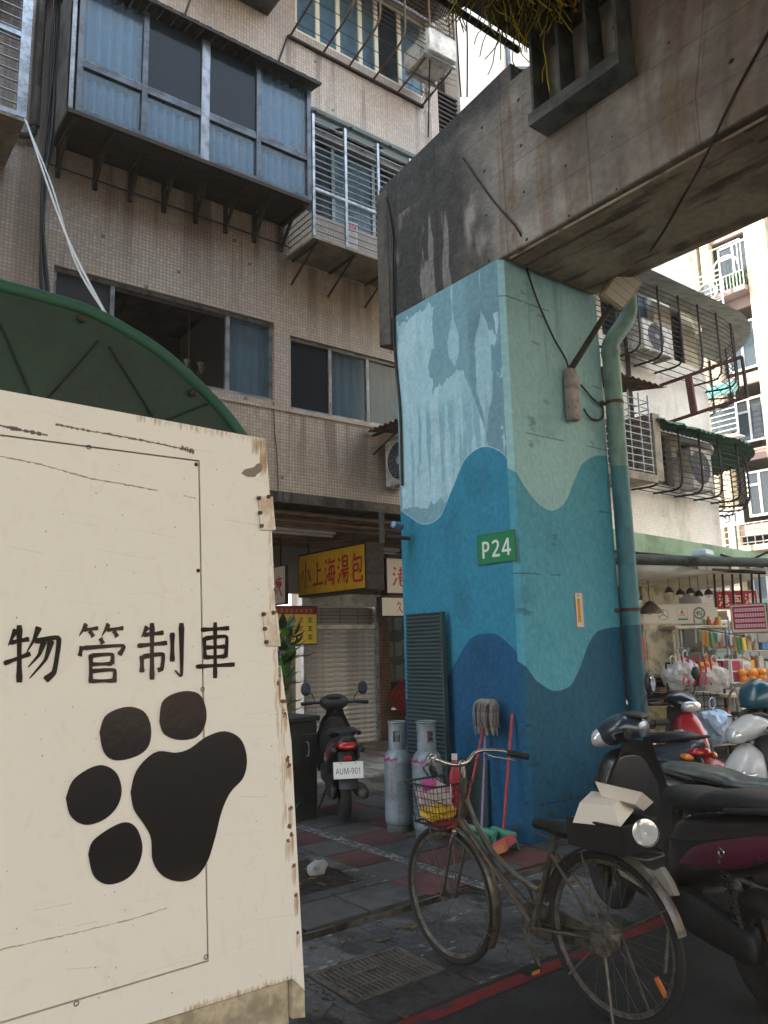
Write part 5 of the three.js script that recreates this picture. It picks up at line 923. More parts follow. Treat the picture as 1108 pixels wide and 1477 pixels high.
// ---------------------------------------------------------------- things on and around the pier
{ // P24 plate
  const s = thing('pier_sign', 'green plate reading P24 on the blue pier', 'sign', [PX - 0.003, 2.395, -4.62]);
  M.p24 = std({ map: ctex(384, 224, (x, w, h) => { x.fillStyle = '#1d6b46'; x.fillRect(0, 0, w, h); x.fillStyle = '#0d7a4e'; x.fillRect(10, 10, w - 20, h - 20); x.fillStyle = '#d8dcd6'; x.font = '158px sans-serif'; x.textAlign = 'center'; x.textBaseline = 'middle'; x.save(); x.translate(w / 2, h / 2 + 6); x.scale(1.02, 1.06); x.letterSpacing = '14px'; x.strokeStyle = '#d8dcd6'; x.lineWidth = 5; x.strokeText('P24', 4, 0); x.fillText('P24', 4, 0); x.restore(); }), roughness: 0.5 });
  const g = new THREE.PlaneGeometry(0.455, 0.262); g.rotateY(-Math.PI / 2); g.translate(-0.0105, 0, 0);
  obj('plate', rbox(0.009, 0.268, 0.461, 0.003, -0.0055, 0, 0), M.steelGrey, s); obj('sign_face', keepUV(g), M.p24, s);
}
{ // small notice on the road side face
  const p = hitZ(836, 880, PZ + 0.004), s = thing('paper_notice', 'small yellow and white notice stuck on the pale blue face of the pier', 'notice', p);
  M.notice = std({ map: ctex(96, 256, (x, w, h) => { x.fillStyle = '#d8d4cc'; x.fillRect(0, 0, w, h); x.strokeStyle = '#b06a50'; x.lineWidth = 5; x.strokeRect(3, 3, w - 6, h - 6); x.fillStyle = '#d29a28'; x.fillRect(18, 42, 44, 176); x.fillStyle = '#8a5a30'; for (let i = 0; i < 8; i++) { x.fillRect(28, 52 + i * 20, 24, 3); x.fillRect(38, 48 + i * 20, 4, 14); } x.fillStyle = '#8a8a86'; for (let i = 0; i < 22; i++) x.fillRect(70, 20 + i * 10, 14, 3); x.fillRect(20, 14, 40, 8); x.fillRect(20, 28, 40, 4); }), roughness: 0.7 });
  obj('sheet', keepUV(new THREE.BoxGeometry(0.105, 0.31, 0.004)), M.notice, s);
}
{ // downpipe painted like the pier
  const a = hitZ(881, 600, PZ + 0.10), X = 6.205, Z = PZ + 0.085, r = 0.084;
  const p = thing('drain_pipe', 'thick drain pipe painted in bands of teal on the pier', 'pipe');
  const pm = (c, s) => std({ ...wm(c, c.map((x) => x * 0.74), 0.6, s, 1.1), roughness: 0.6 });
  const lo = pm([34, 96, 116], 601), mid = pm([70, 128, 140], 602), hi = pm([128, 164, 156], 603);
  obj('pipe', rod([X, 0.0, Z], [X, 1.72, Z], r, r, 24), lo, p); obj('pipe', rod([X, 1.72, Z], [X, 3.22, Z], r, r, 24), mid, p); obj('pipe', rod([X, 3.22, Z], [X, 4.36, Z], r, r, 24), hi, p);
  obj('elbow', tube([[X, 4.36, Z], [X, 4.44, Z], [X + 0.04, 4.52, Z + 0.02], [X + 0.22, 4.74, Z + 0.05], [X + 0.27, 4.84, Z + 0.06], [X + 0.28, 4.95, Z + 0.06], [X + 0.28, 5.3, Z + 0.06]], r, 20, 30), hi, p);
  for (const y of [4.37, 2.0]) obj('collar', rod([X, y - 0.03, Z], [X, y + 0.03, Z], r + 0.006, r + 0.006, 24), y > 4 ? hi : mid, p);
  for (const y of [3.86, 1.86]) obj('clamp', [rod([X, y - 0.016, Z], [X, y + 0.016, Z], r + 0.004, r + 0.004, 20), box(0.26, 0.03, 0.012, X, y, PZ + 0.012), rbox(0.035, 0.045, 0.035, 0.008, X + 0.105, y, Z), rbox(0.03, 0.04, 0.03, 0.008, X - 0.11, y, PZ + 0.03)], M.rustBar, p);
}
{ // flood lamp on an arm with its ballast box
  const s = thing('street_lamp', 'weathered LED flood lamp on a slanting arm with a ballast box on the pier', 'lamp');
  M.lampBody = std({ ...wm([168, 152, 134], [116, 96, 80], 0.9, 611, 0.4), roughness: 0.6, metalness: 0.1 });
  M.boxRust = std({ ...wm([162, 150, 144], [116, 92, 78], 0.9, 612, 0.3), roughness: 0.65, metalness: 0.1 });
  const b = hitZ(825, 573, PZ + 0.06);
  obj('ballast_box', [rbox(0.135, 0.46, 0.10, 0.03, b.x, b.y, b.z), rbox(0.11, 0.07, 0.085, 0.02, b.x, b.y + 0.24, b.z)], M.boxRust, s);
  const a0 = V3(b.x, b.y + 0.26, b.z), h = hitZ(897, 416, PZ + 0.42), dir = h.clone().sub(a0).normalize(), a1 = h.clone().addScaledVector(dir, -0.10).addScaledVector(C0.clone().sub(h).normalize(), -0.055);
  obj('arm', rod(a0, a1, 0.03, 0.027, 12), M.ironDark, s);
  const toCam = C0.clone().sub(h).normalize(), up = dir.clone(), nrm = toCam.clone().add(V3(0, -0.35, 0)); nrm.addScaledVector(up, -nrm.dot(up)).normalize();
  const side = new THREE.Vector3().crossVectors(up, nrm);
  const mat = new THREE.Matrix4().makeBasis(side, up, nrm).setPosition(h);
  const tilt = new THREE.Matrix4().makeRotationZ(-0.06);
  const put = (g) => g.applyMatrix4(tilt).applyMatrix4(mat);
  obj('lamp_head', [put(rbox(0.27, 0.37, 0.095, 0.03, 0, 0, -0.035, 0, 0, 0, 3))], M.lampBody, s);
  M.lens = std({ map: ctex(128, 192, (x, w, hh) => { x.fillStyle = '#d8cfba'; x.fillRect(0, 0, w, hh); x.strokeStyle = '#6e6456'; for (let i = 0; i < 24; i++) { x.lineWidth = i % 6 ? 1.6 : 4; x.beginPath(); x.moveTo(0, i * 8); x.lineTo(w, i * 8); x.stroke(); } x.lineWidth = 1.2; for (let i = 0; i < 14; i++) { x.beginPath(); x.moveTo(i * 9, 0); x.lineTo(i * 9, hh); x.stroke(); } }), roughness: 0.4 });
  const lg = new THREE.BoxGeometry(0.22, 0.30, 0.006); lg.translate(0, 0.0, 0.0165); obj('lens', keepUV(put(lg)), M.lens, s);
  const w = thing('lamp_cable', 'thin cable looping from the beam down the pier to the lamp box', 'cable');
  const c = (x, y, z) => hitZ(x, y, z);
  obj('cable', tube([hitX(668, 228, PX - 0.012), hitX(712, 290, PX - 0.012), hitX(751, 338, PX - 0.012), c(756, 372, PZ + 0.02), c(772, 425, PZ + 0.03), c(800, 490, PZ + 0.04), c(817, 520, PZ + 0.05), c(823, 545, PZ + 0.06)], 0.009, 6, 50), M.ironDark, w);
  obj('cable', tube([c(838, 555, PZ + 0.03), c(855, 575, PZ + 0.03), c(870, 590, PZ + 0.03), c(868, 604, PZ + 0.03), c(852, 603, PZ + 0.03), c(842, 590, PZ + 0.03)], 0.009, 6, 30), M.black, w);
  const w2 = thing('beam_cable', 'thin dark cable crossing the underside of the beam to the lamp', 'cable');
  obj('cable', tube([hitX(1112, 40, PX - 0.01), hitX(1060, 135, PX - 0.01), hitX(1018, 225, PX - 0.012), hitY(985, 285, 4.945), hitY(950, 345, 4.945), h.clone().addScaledVector(dir, 0.16).add(V3(0.02, 0.02, 0))], 0.009, 6, 40), M.ironDark, w2);
  const w3 = thing('pier_cable', 'black cable running down the far corner of the pier', 'cable');
  obj('cable', tube([hitX(556, 285, PX - 0.03), hitX(566, 340, PX - 0.03), hitX(567, 420, PX - 0.03), hitX(569, 500, PX - 0.02), hitX(577, 590, PX - 0.02), hitX(580, 700, PX - 0.02)], 0.014, 6, 30), M.black, w3);
}
{ // can hanging at the back edge of the pier
  const p = hitZ(573, 758, -5.75), s = thing('drink_can', 'small blue can lying on a pipe at the back corner of the pier', 'can', p, 0.3);
  const q = lathe([[0, -0.075], [0.03, -0.075], [0.038, -0.065], [0.038, 0.062], [0.028, 0.075], [0, 0.072]], 16); q.rotateZ(Math.PI / 2);
  M.canBlue = std({ ...wm([70, 110, 150], [170, 180, 186], 0.9, 621, 0.1, 8), metalness: 0.5, roughness: 0.35 });
  obj('can', q, M.canBlue, s);
  const k = thing('pipe_stub', 'short grey pipe stub under the ledge beside the pier', 'pipe'); obj('pipe', [rod([4.5, 2.62, -5.80], [4.8, 2.62, -5.80], 0.02), rod([4.45, 2.55, -5.80], [4.45, 2.85, -5.80], 0.028)], M.concDark, k);
}
{ // corrugated dark green sheet leaning against the pier
  const s = thing('corrugated_sheet', 'dark green corrugated sheet leaning on the pier behind the gas cylinders', 'sheet');
  M.greenSheet = std({ ...wm([56, 76, 78], [38, 54, 58], 0.8, 631, 0.8), roughness: 0.55, side: THREE.DoubleSide });
  obj('sheet', surf(3, 220, (u, v) => [4.72 - 0.03 * (1 - v) + 0.011 * Math.sin(v * 1.87 * 2 * Math.PI / 0.036), 0.01 + v * 1.87, -5.80 + u * 0.52]), M.greenSheet, s);
  obj('edge_strip', span(4.69, 4.735, 0.01, 1.88, -5.28, -5.255), M.greenSheet, s);
  const g = thing('green_board', 'low dark green board leaning on the pier between cylinder and mop', 'board');
  obj('board', T(rbox(0.02, 0.62, 0.34, 0.006), 4.755, 0.31, -5.0, 0, 0, -0.05), M.greenSheet, g);
}
{ // gas cylinders
  M.gas = std({ ...wm([132, 146, 152], [92, 100, 104], 0.6, 641, 0.6), roughness: 0.42, metalness: 0.15 });
  M.gasFoot = std({ ...wm([92, 98, 96], [58, 58, 54], 0.9, 642, 0.3), roughness: 0.6 });
  M.pinkInk = M.plain(0.42, 0.04, 0.2, 0.6);
  function cylinder(label, x, z, r, h, turn, tagm) {
    const c = thing('gas_cylinder', label, 'gas cylinder', [x, 0.027, z], turn, 'gas cylinders beside the pier');
    const s = h * 0.70;
    obj('body', lathe([[0, 0.05], [r * 0.86, 0.05], [r * 0.97, 0.075], [r, 0.11], [r, s - 0.075], [r * 1.02, s - 0.07], [r * 1.02, s - 0.06], [r * 0.97, s - 0.03], [r * 0.84, s + 0.012], [r * 0.62, s + 0.04], [r * 0.3, s + 0.055], [0, s + 0.06]], 36), M.gas, c);
    obj('foot_ring', lathe([[r * 0.82, 0.0], [r * 0.88, 0.0], [r * 0.9, 0.06], [r * 0.84, 0.065]], 30), M.gasFoot, c);
    // collar with hand holes: three curved pieces
    const y0 = s + 0.02, y1 = h, R = r * 0.64;
    const arc = (a0, a1, ya, yb) => surf(10, 1, (u, v) => { const a = a0 + (a1 - a0) * u; return [R * Math.cos(a), ya + (yb - ya) * v, R * Math.sin(a)]; });
    const cm = M.gas.clone(); cm.side = THREE.DoubleSide;
    obj('collar', [arc(0, 6.2832, y0, y0 + 0.09), arc(0, 6.2832, y1 - 0.07, y1), arc(0.35, 1.9, y0 + 0.09, y1 - 0.07), arc(2.7, 4.1, y0 + 0.09, y1 - 0.07), arc(4.9, 6.0, y0 + 0.09, y1 - 0.07), T(new THREE.TorusGeometry(R, 0.007, 6, 36), 0, y1, 0, Math.PI / 2)], cm, c);
    obj('valve', [rod([0, s + 0.05, 0], [0, s + 0.15, 0], 0.018), T(new THREE.CylinderGeometry(0.03, 0.03, 0.025, 12), 0, s + 0.17, 0), rod([0, s + 0.11, 0], [0.05, s + 0.11, 0], 0.012)], tagm, c);
    // scrawl in pink marker round the shoulder and down the side
    const sc = []; let a = 2.2; const pts = []; for (let i = 0; i < 40; i++) { a += 0.055; pts.push([(r + 0.001) * Math.cos(a), s - 0.035 + 0.018 * Math.sin(i * 1.7) + 0.01 * Math.sin(i * 0.6), (r + 0.001) * Math.sin(a)]); } sc.push(tube(pts, 0.0032, 4, 120));
    const p2 = []; for (let i = 0; i < 18; i++) { const b = 2.75 + 0.10 * Math.sin(i * 1.9); p2.push([(r + 0.001) * Math.cos(b), s - 0.13 - i * 0.014, (r + 0.001) * Math.sin(b)]); } sc.push(tube(p2, 0.003, 4, 60));
    const ink = obj('marker_scrawl', sc, M.pinkInk, c);
    return c;
  }
  cylinder('grey gas cylinder, left one of the pair by the pier', 4.31, -5.47, 0.118, 0.90, 0, M.plain(0.5, 0.5, 0.48, 0.5));
  cylinder('grey gas cylinder, right one behind the bicycle basket', 4.35, -5.12, 0.128, 0.92, 0.5, M.plain(0.45, 0.06, 0.05, 0.5));
}
{ // mop head up, sticks and brooms
  M.redStick = std({ ...wm([178, 62, 58], [120, 50, 46], 0.7, 651, 0.3), roughness: 0.5 });
  M.mopGrey = std({ ...wm([148, 142, 138], [96, 90, 88], 0.9, 652, 0.12), roughness: 1 });
  const m = thing('mop', 'grey string mop standing head up against the pier', 'mop');
  const top = hitX(703, 1007, 4.70), foot = hitY(668, 1190, 0.1);
  const hb = hitX(694, 1060, 4.68);
  obj('handle', rod([4.45, 0.04, -4.86], [top.x - 0.01, top.y - 0.1, top.z], 0.011, 0.011, 10), M.redStick, m);
  obj('mop_head', rbox(0.09, 0.05, 0.16, 0.02, top.x - 0.01, top.y - 0.03, top.z), M.mopGrey, m);
  for (let i = 0; i < 74; i++) { const t = i / 73, z = top.z - 0.115 + 0.23 * t, x = top.x + rnd(-0.07, 0.05), L = 0.27 + rnd(-0.05, 0.03); obj('strand', tube([[x * 0.3 + top.x * 0.7, top.y - 0.01, top.z + (z - top.z) * 0.75], [x, top.y - 0.05, z], [x - 0.01, top.y - 0.15, z + rnd(-0.01, 0.01)], [x + rnd(-0.01, 0.01), top.y - L, z + rnd(-0.012, 0.012)]], 0.0065, 4, 8), M.mopGrey, m); }
  const s2 = thing('broom', 'broom with a lavender stick and green head at the foot of the pier', 'broom');
  M.lav = std({ ...wm([150, 128, 160], [110, 92, 120], 0.6, 653, 0.3), roughness: 0.5 });
  M.greenHead = M.plain(0.06, 0.25, 0.15, 0.6); M.greenBristle = M.plain(0.05, 0.2, 0.13, 0.9); M.redHead = M.plain(0.42, 0.05, 0.06, 0.6);
  const bristle = (o, p, wz, wx, h, m, n, splay) => { for (let i = 0; i < n; i++) { const u = rnd(-0.5, 0.5), v = rnd(-0.5, 0.5); obj('bristle_tuft', rod([p.x + v * wx, p.y, p.z + u * wz], [p.x + v * wx * splay, p.y - h, p.z + u * wz * splay], 0.007, 0.011, 5), m, o); } };
  const b1 = V3(4.50, 0.13, -4.66);
  obj('stick', rod(b1, hitX(700, 1062, 4.74), 0.010, 0.010, 10), M.lav, s2); obj('head', rbox(0.06, 0.045, 0.30, 0.018, b1.x, b1.y, b1.z, 0.04, 0.15, 0), M.greenHead, s2); bristle(s2, V3(b1.x, 0.115, b1.z), 0.28, 0.05, 0.085, M.greenBristle, 46, 1.25);
  const s3 = thing('broom', 'broom with a red brown stick and green and red head, nearest the pier corner', 'broom');
  const b2 = V3(4.58, 0.13, -4.50);
  obj('stick', rod(b2, hitX(739, 1029, 4.765), 0.0115, 0.0115, 10), M.redStick, s3); obj('head', rbox(0.06, 0.045, 0.27, 0.018, b2.x, b2.y, b2.z, 0.02, -0.1, 0), M.greenHead, s3); bristle(s3, V3(b2.x, 0.115, b2.z), 0.26, 0.05, 0.085, M.greenBristle, 40, 1.25);
  const d = thing('dustpan', 'orange and crimson dustpan lying at the foot of the brooms', 'dustpan', [4.44, 0.03, -4.40], 0.4); d.scale.setScalar(0.75);
  obj('pan', ext([[-0.13, 0], [0.13, 0], [0.11, 0.10], [-0.11, 0.10]], 0.16, 0.01).rotateX(-0.5), M.redHead, d);
  obj('pan_side', ext([[-0.20, 0], [-0.12, 0], [-0.11, 0.09], [-0.18, 0.08]], 0.15, 0.012).rotateX(-0.4), M.plain(0.42, 0.12, 0.04, 0.6), d);
}
{ // drain grating: bars set in a frame over a dark shaft
  const g = thing('drain_grating', 'dark cast drain grating set in the concrete gutter', 'drain grating', [2.505, -0.03, -3.385]);
  M.castIron = std({ ...wm([104, 97, 90], [68, 58, 50], 0.9, 661, 0.3), roughness: 0.7, metalness: 0.3 });
  const w = 0.56, d = 0.40;
  obj('shaft', [box(w + 0.02, 0.01, d + 0.02, 0, -0.3, 0)], M.black, g);
  obj('frame', [box(w, 0.03, 0.02, 0, -0.006, -d / 2 + 0.01), box(w, 0.03, 0.02, 0, -0.006, d / 2 - 0.01), box(0.02, 0.03, d - 0.04, -w / 2 + 0.01, -0.006, 0), box(0.02, 0.03, d - 0.04, w / 2 - 0.01, -0.006, 0)], M.castIron, g);
  for (let i = 0; i < 18; i++) obj('grate_bar', box(0.014, 0.026, d - 0.042, -w / 2 + 0.032 + i * (w - 0.064) / 17, -0.008, 0), M.castIron, g);
  for (const z of [-0.065, 0.065]) obj('cross_bar', box(w - 0.042, 0.024, 0.016, 0, -0.0075, z), M.castIron, g);
}
{ // dry roots and grass hanging from the deck edge
  const r = thing('hanging_plant', 'dry yellow green grass hanging from the dark edge of the viaduct deck', 'plant');
  M.dryGrass = std({ ...wm([206, 186, 50], [140, 128, 40], 0.9, 671, 0.1), roughness: 0.9, side: THREE.DoubleSide });
  M.dryDark = std({ ...wm([112, 98, 52], [66, 58, 38], 0.9, 672, 0.1), roughness: 0.95, side: THREE.DoubleSide });
  const gs = [[], []];
  for (let i = 0; i < 520; i++) {
    const cl = Math.floor(rnd(0, 5)), bx = [3.62, 3.9, 4.1, 4.3, 4.45][cl] + rnd(-0.2, 0.2), bz = -3.9 + [0.5, 0.3, 0.62, 0.3, 0.75][cl] + rnd(-0.28, 0.3), L = rnd(0.08, 0.42);
    const p = [[bx, 6.84, bz]]; let a = rnd(0, 6.28), x = bx, y = 6.84, z = bz; for (let k = 1; k <= 4; k++) { x += Math.cos(a) * L * 0.16 * rnd(0.3, 1.6); z += Math.sin(a) * L * 0.16 * rnd(0.3, 1.6); y -= L * 0.24; a += rnd(-1, 1); p.push([x, y, z]); }
    gs[i % 3 === 0 ? 0 : 1].push(tube(p, 0.0055, 3, 8));
  }
  const gy = obj('grass_tuft', gs[0], M.dryGrass, r), gd = obj('root_mat', gs[1], M.dryDark, r); gy.userData.kind = gd.userData.kind = 'stuff';
  const v = thing('hanging_plant', 'single yellow tendril hanging between the fins of the steel bracket', 'plant');
  obj('tendril', [tube([[4.66, 6.8, -3.60], [4.60, 6.5, -3.62], [4.57, 6.3, -3.58], [4.6, 6.15, -3.6], [4.58, 6.02, -3.57]], 0.006, 5, 24), tube([[4.57, 6.3, -3.58], [4.54, 6.2, -3.6], [4.53, 6.1, -3.6]], 0.004, 4, 10)], M.dryGrass, v);
}

{ // dry leaves and butts along the gutter: too small and many to count
  const g = []; for (let i = 0; i < 90; i++) { const z = rnd() < 0.6 ? -3.9 + rnd(0, 0.25) : rnd(-3.8, -2.9), x = rnd(1.5, 5.5); const q = surf(2, 3, (u, v) => [(u - 0.5) * 0.025 * Math.sin(Math.PI * (0.1 + 0.8 * v)), 0.004 + 0.006 * (u - 0.5) * (u - 0.5) * 4, (v - 0.5) * 0.045]); q.rotateY(rnd(0, 6.3)); q.translate(x, -0.025, z); g.push(q); }
  for (let i = 0; i < 50; i++) { const q = surf(2, 3, (u, v) => [(u - 0.5) * 0.03 * Math.sin(Math.PI * (0.1 + 0.8 * v)), 0.004 + 0.02 * (u - 0.5) * (u - 0.5), (v - 0.5) * 0.05]); q.rotateY(rnd(0, 6.3)); q.translate(rnd(1.8, 3.3), 0.035, rnd(-5.2, -4.5)); g.push(q); }
  const o = obj('leaf_litter', g, std({ ...wm([120, 96, 60], [70, 54, 36], 0.9, 681, 0.1), roughness: 0.95, side: THREE.DoubleSide })); tag(o, 'small dry leaves scattered along the gutter and in the pit', 'litter'); o.userData.kind = 'stuff';
}
// ---------------------------------------------------------------- old step-through bicycle
{
  const BX = 2.86, B = thing('bicycle', 'old bronze step-through bicycle with a front basket, in front of the pier', 'bicycle', [BX, 0, -2.7]);
  M.bronze = phy({ ...wm([104, 97, 86], [58, 50, 43], 0.9, 701, 0.25), metalness: 0.35, roughness: 0.42, clearcoat: 0.2 });
  M.chrome = std({ ...wm([196, 190, 180], [120, 96, 72], 0.6, 702, 0.2), metalness: 0.9, roughness: 0.25 });
  M.steelDull = std({ ...wm([116, 110, 102], [66, 54, 44], 0.8, 703, 0.15), metalness: 0.6, roughness: 0.5 });
  const zR = -2.205 + 2.7, zF = -3.222 + 2.7, yR = 0.368, yF = 0.312, r = 0.335;   // hubs, local
  const P = (px, py, off = 0) => { const p = hitX(px, py, BX + off); return V3(p.x - BX, p.y, p.z + 2.7); };
  function wheel(y, z, fr) {
    const tc = (R, t, s = 10, n = 64) => T(new THREE.TorusGeometry(R, t, s, n), 0, y, z, 0, Math.PI / 2);
    const w = obj('wheel', [tc(r - 0.036, 0.0105, 8), tc(r - 0.047, 0.006, 6)], M.steelDull, B);
    obj('tyre', tc(r - 0.018, 0.0185, 12, 72), M.rubber, w);
    obj('hub', [rod([-0.045, y, z], [0.045, y, z], fr ? 0.02 : 0.03, fr ? 0.02 : 0.03, 14), rod([-0.07, y, z], [0.07, y, z], 0.007), T(new THREE.CylinderGeometry(0.034, 0.034, 0.006, 16), 0.036, y, z, 0, 0, Math.PI / 2), T(new THREE.CylinderGeometry(0.034, 0.034, 0.006, 16), -0.036, y, z, 0, 0, Math.PI / 2)], M.steelDull, w);
    for (let i = 0; i < 32; i++) { const s = i % 2 ? 1 : -1, a = i * 2 * Math.PI / 32, b = a + (i % 4 < 2 ? 0.95 : -0.95); obj('spoke', rod([s * 0.036, y + 0.03 * Math.sin(b), z + 0.03 * Math.cos(b)], [s * 0.002, y + (r - 0.045) * Math.sin(a), z + (r - 0.045) * Math.cos(a)], 0.0012, 0.0012, 4), M.steelDull, w); }
    return w;
  }
  wheel(yF, zF, true); wheel(yR, zR, false);
  if (true) { const w = B.children[1]; obj('brake_drum', T(new THREE.CylinderGeometry(0.062, 0.066, 0.045, 24), -0.055, yR, zR, 0, 0, Math.PI / 2), M.steelDull, w); }
  // mudguards: curved strips
  const guard = (y, z, a0, a1, w) => { const g = surf(40, 6, (u, v) => { const a = a0 + (a1 - a0) * u, k = (v - 0.5) * 2, R = r + 0.022 - 0.012 * k * k; return [k * w, y + R * Math.sin(a), z + R * Math.cos(a)]; }); return g; };
  const gm = M.bronze.clone(); gm.side = THREE.DoubleSide;
  obj('mudguard', guard(yF, zF, 1.75, -0.55, 0.03), gm, B); obj('mudguard', guard(yR, zR, 3.0, 0.25, 0.031), gm, B);
  obj('mudguard_stay', [rod([-0.05, yF, zF], [-0.03, yF + (r + 0.01) * Math.sin(-0.35), zF + (r + 0.01) * Math.cos(-0.35)], 0.003), rod([0.05, yF, zF], [0.03, yF + (r + 0.01) * Math.sin(-0.35), zF + (r + 0.01) * Math.cos(-0.35)], 0.003)], M.steelDull, B);
  obj('mudguard_stay', [rod([-0.06, yR, zR], [-0.032, yR + (r + 0.01) * Math.sin(0.55), zR + (r + 0.01) * Math.cos(0.55)], 0.003), rod([-0.06, yR, zR], [-0.07, yR + 0.33, zR - 0.08], 0.0035), rod([-0.06, yR, zR], [-0.07, yR + 0.33, zR + 0.1], 0.0035)], M.steelDull, B);
  // frame
  const hT = V3(0, 0.905, -3.075 + 2.7), hB = V3(0, 0.665, -3.115 + 2.7), bb = V3(0, 0.30, -2.645 + 2.7), sT = V3(0, 0.70, -2.485 + 2.7);
  obj('frame', [rod(hT, hB, 0.019, 0.019, 12), rod(V3(0, 0.69, hB.z + 0.012), bb, 0.0165, 0.0165, 12), tube([[0, 0.80, hT.z + 0.012], [0, 0.66, hT.z + 0.10], [0, 0.53, hT.z + 0.26], [0, 0.46, bb.z + 0.04]], 0.0135, 10, 30), rod(bb, sT, 0.016, 0.016, 12), rod([-0.03, bb.y, bb.z], [0.03, bb.y, bb.z], 0.024, 0.024, 14)], M.bronze, B);
  for (const s of [-1, 1]) { obj('chain_stay', rod([s * 0.035, bb.y, bb.z + 0.02], [s * 0.058, yR, zR], 0.0095, 0.008), M.bronze, B); obj('seat_stay', rod([s * 0.02, sT.y - 0.06, sT.z - 0.01], [s * 0.058, yR, zR], 0.0075), M.bronze, B); obj('fork_blade', tube([[s * 0.02, hB.y - 0.01, hB.z - 0.004], [s * 0.05, hB.y - 0.06, hB.z - 0.014], [s * 0.052, yF + 0.13, zF + 0.045], [s * 0.05, yF, zF]], 0.0095, 8, 20), M.bronze, B); }
  obj('fork_crown', rbox(0.10, 0.035, 0.035, 0.012, 0, hB.y - 0.03, hB.z - 0.008), M.chrome, B);
  // handlebar sweeping back, stem, grips, levers
  const st = V3(0, 0.965, hT.z - 0.005);
  obj('stem', [rod(hT, V3(0, 0.97, hT.z - 0.006), 0.013), T(new THREE.SphereGeometry(0.022, 12, 8), 0, 0.975, hT.z - 0.012)], M.chrome, B);
  obj('handlebar', tube([[-0.30, 0.985, st.z + 0.10], [-0.24, 1.0, st.z + 0.03], [-0.15, 1.005, st.z - 0.05], [-0.06, 0.975, st.z - 0.03], [0, 0.97, st.z - 0.012], [0.06, 0.975, st.z - 0.03], [0.15, 1.015, st.z - 0.05], [0.24, 1.02, st.z + 0.03], [0.30, 1.0, st.z + 0.10]], 0.0105, 10, 60), M.chrome, B);
  for (const s of [-1, 1]) { obj('grip', rod([s * 0.27, (s < 0 ? 0.99 : 1.008), st.z + 0.065], [s * 0.335, (s < 0 ? 0.978 : 0.99), st.z + 0.16], 0.017, 0.017, 10), M.rubber, B); obj('brake_lever', tube([[s * 0.19, 1.0, st.z - 0.02], [s * 0.24, 0.985, st.z - 0.03], [s * 0.31, 0.965, st.z + 0.08]], 0.006, 6, 14), M.chrome, B); }
  obj('bell', T(new THREE.SphereGeometry(0.028, 14, 8, 0, 6.3, 0, 1.6), -0.17, 1.015, st.z - 0.05), M.chrome, B);
  obj('brake_cable', [tube([[0.2, 0.99, st.z - 0.04], [0.12, 0.93, st.z - 0.12], [0.02, 0.86, st.z - 0.05], [0.01, 0.68, st.z - 0.03]], 0.003, 5, 24), tube([[-0.2, 0.99, st.z - 0.04], [-0.1, 0.92, st.z - 0.10], [-0.01, 0.84, st.z - 0.03], [-0.02, 0.55, st.z + 0.2], [0.02, 0.36, bb.z]], 0.003, 5, 30)], M.black, B);
  // saddle
  const sad = loft([[-0.13, 0, 0, 0.018, 0.02, 2], [-0.06, 0.005, 0, 0.03, 0.028, 2], [0.02, 0.005, 0, 0.055, 0.034, 2.3], [0.09, 0.01, 0, 0.09, 0.036, 2.4], [0.14, 0.012, 0, 0.088, 0.03, 2.4], [0.16, 0.006, 0, 0.05, 0.018, 2]], 20, 4);
  sad.rotateY(-Math.PI / 2); sad.translate(0, 0.755, sT.z + 0.01); obj('saddle', sad, M.black, B);
  obj('seat_post', [rod(sT, V3(0, 0.74, sT.z + 0.01), 0.012), tube([[0.03, 0.725, sT.z - 0.08], [0.05, 0.715, sT.z + 0.05], [0.05, 0.725, sT.z + 0.12]], 0.004, 5, 12), tube([[-0.03, 0.725, sT.z - 0.08], [-0.05, 0.715, sT.z + 0.05], [-0.05, 0.725, sT.z + 0.12]], 0.004, 5, 12)], M.steelDull, B);
  // crank set and pedals
  obj('chain_guard', [ext([[-0.10, -0.07], [0.40, -0.03], [0.43, 0.0], [0.40, 0.05], [0.0, 0.10], [-0.09, 0.07], [-0.12, 0.0]], 0.03, 0.006).applyMatrix4(new THREE.Matrix4().makeRotationY(-Math.PI / 2)).translate(0.075, bb.y, bb.z)], M.bronze, B);
  obj('chainring', T(new THREE.TorusGeometry(0.085, 0.006, 6, 36), 0.05, bb.y, bb.z, 0, Math.PI / 2), M.steelDull, B);
  obj('crank', flat([-0.055, bb.y, bb.z], [-0.062, bb.y - 0.14, bb.z + 0.075], 0.014, 0.022), M.steelDull, B); obj('crank', flat([0.06, bb.y, bb.z], [0.067, bb.y + 0.14, bb.z - 0.075], 0.014, 0.022), M.steelDull, B);
  M.orange = M.plain(0.55, 0.16, 0.03, 0.4);
  for (const [s, dy, dz] of [[-1, -0.14, 0.075], [1, 0.14, -0.075]]) { const p = obj('pedal', rbox(0.085, 0.024, 0.06, 0.006, s * 0.115, bb.y + dy, bb.z + dz), M.rubber, B); obj('reflector', [rbox(0.05, 0.014, 0.004, 0.001, s * 0.115, bb.y + dy, bb.z + dz - 0.032), rbox(0.05, 0.014, 0.004, 0.001, s * 0.115, bb.y + dy, bb.z + dz + 0.032)], M.orange, p); }
  obj('kickstand', [rod([-0.06, yR, zR], [-0.13, 0.03, zR + 0.08], 0.007), rod([-0.06, yR, zR], [-0.10, 0.20, zR - 0.16], 0.005), rod([0.06, yR, zR], [0.12, 0.035, zR + 0.08], 0.007)], M.steelDull, B);
  // front wire basket: rim, ribs and rings
  const bz0 = -3.40 + 2.7, bz1 = -3.15 + 2.7, bw = 0.14, yt = 0.865, yb = 0.665;
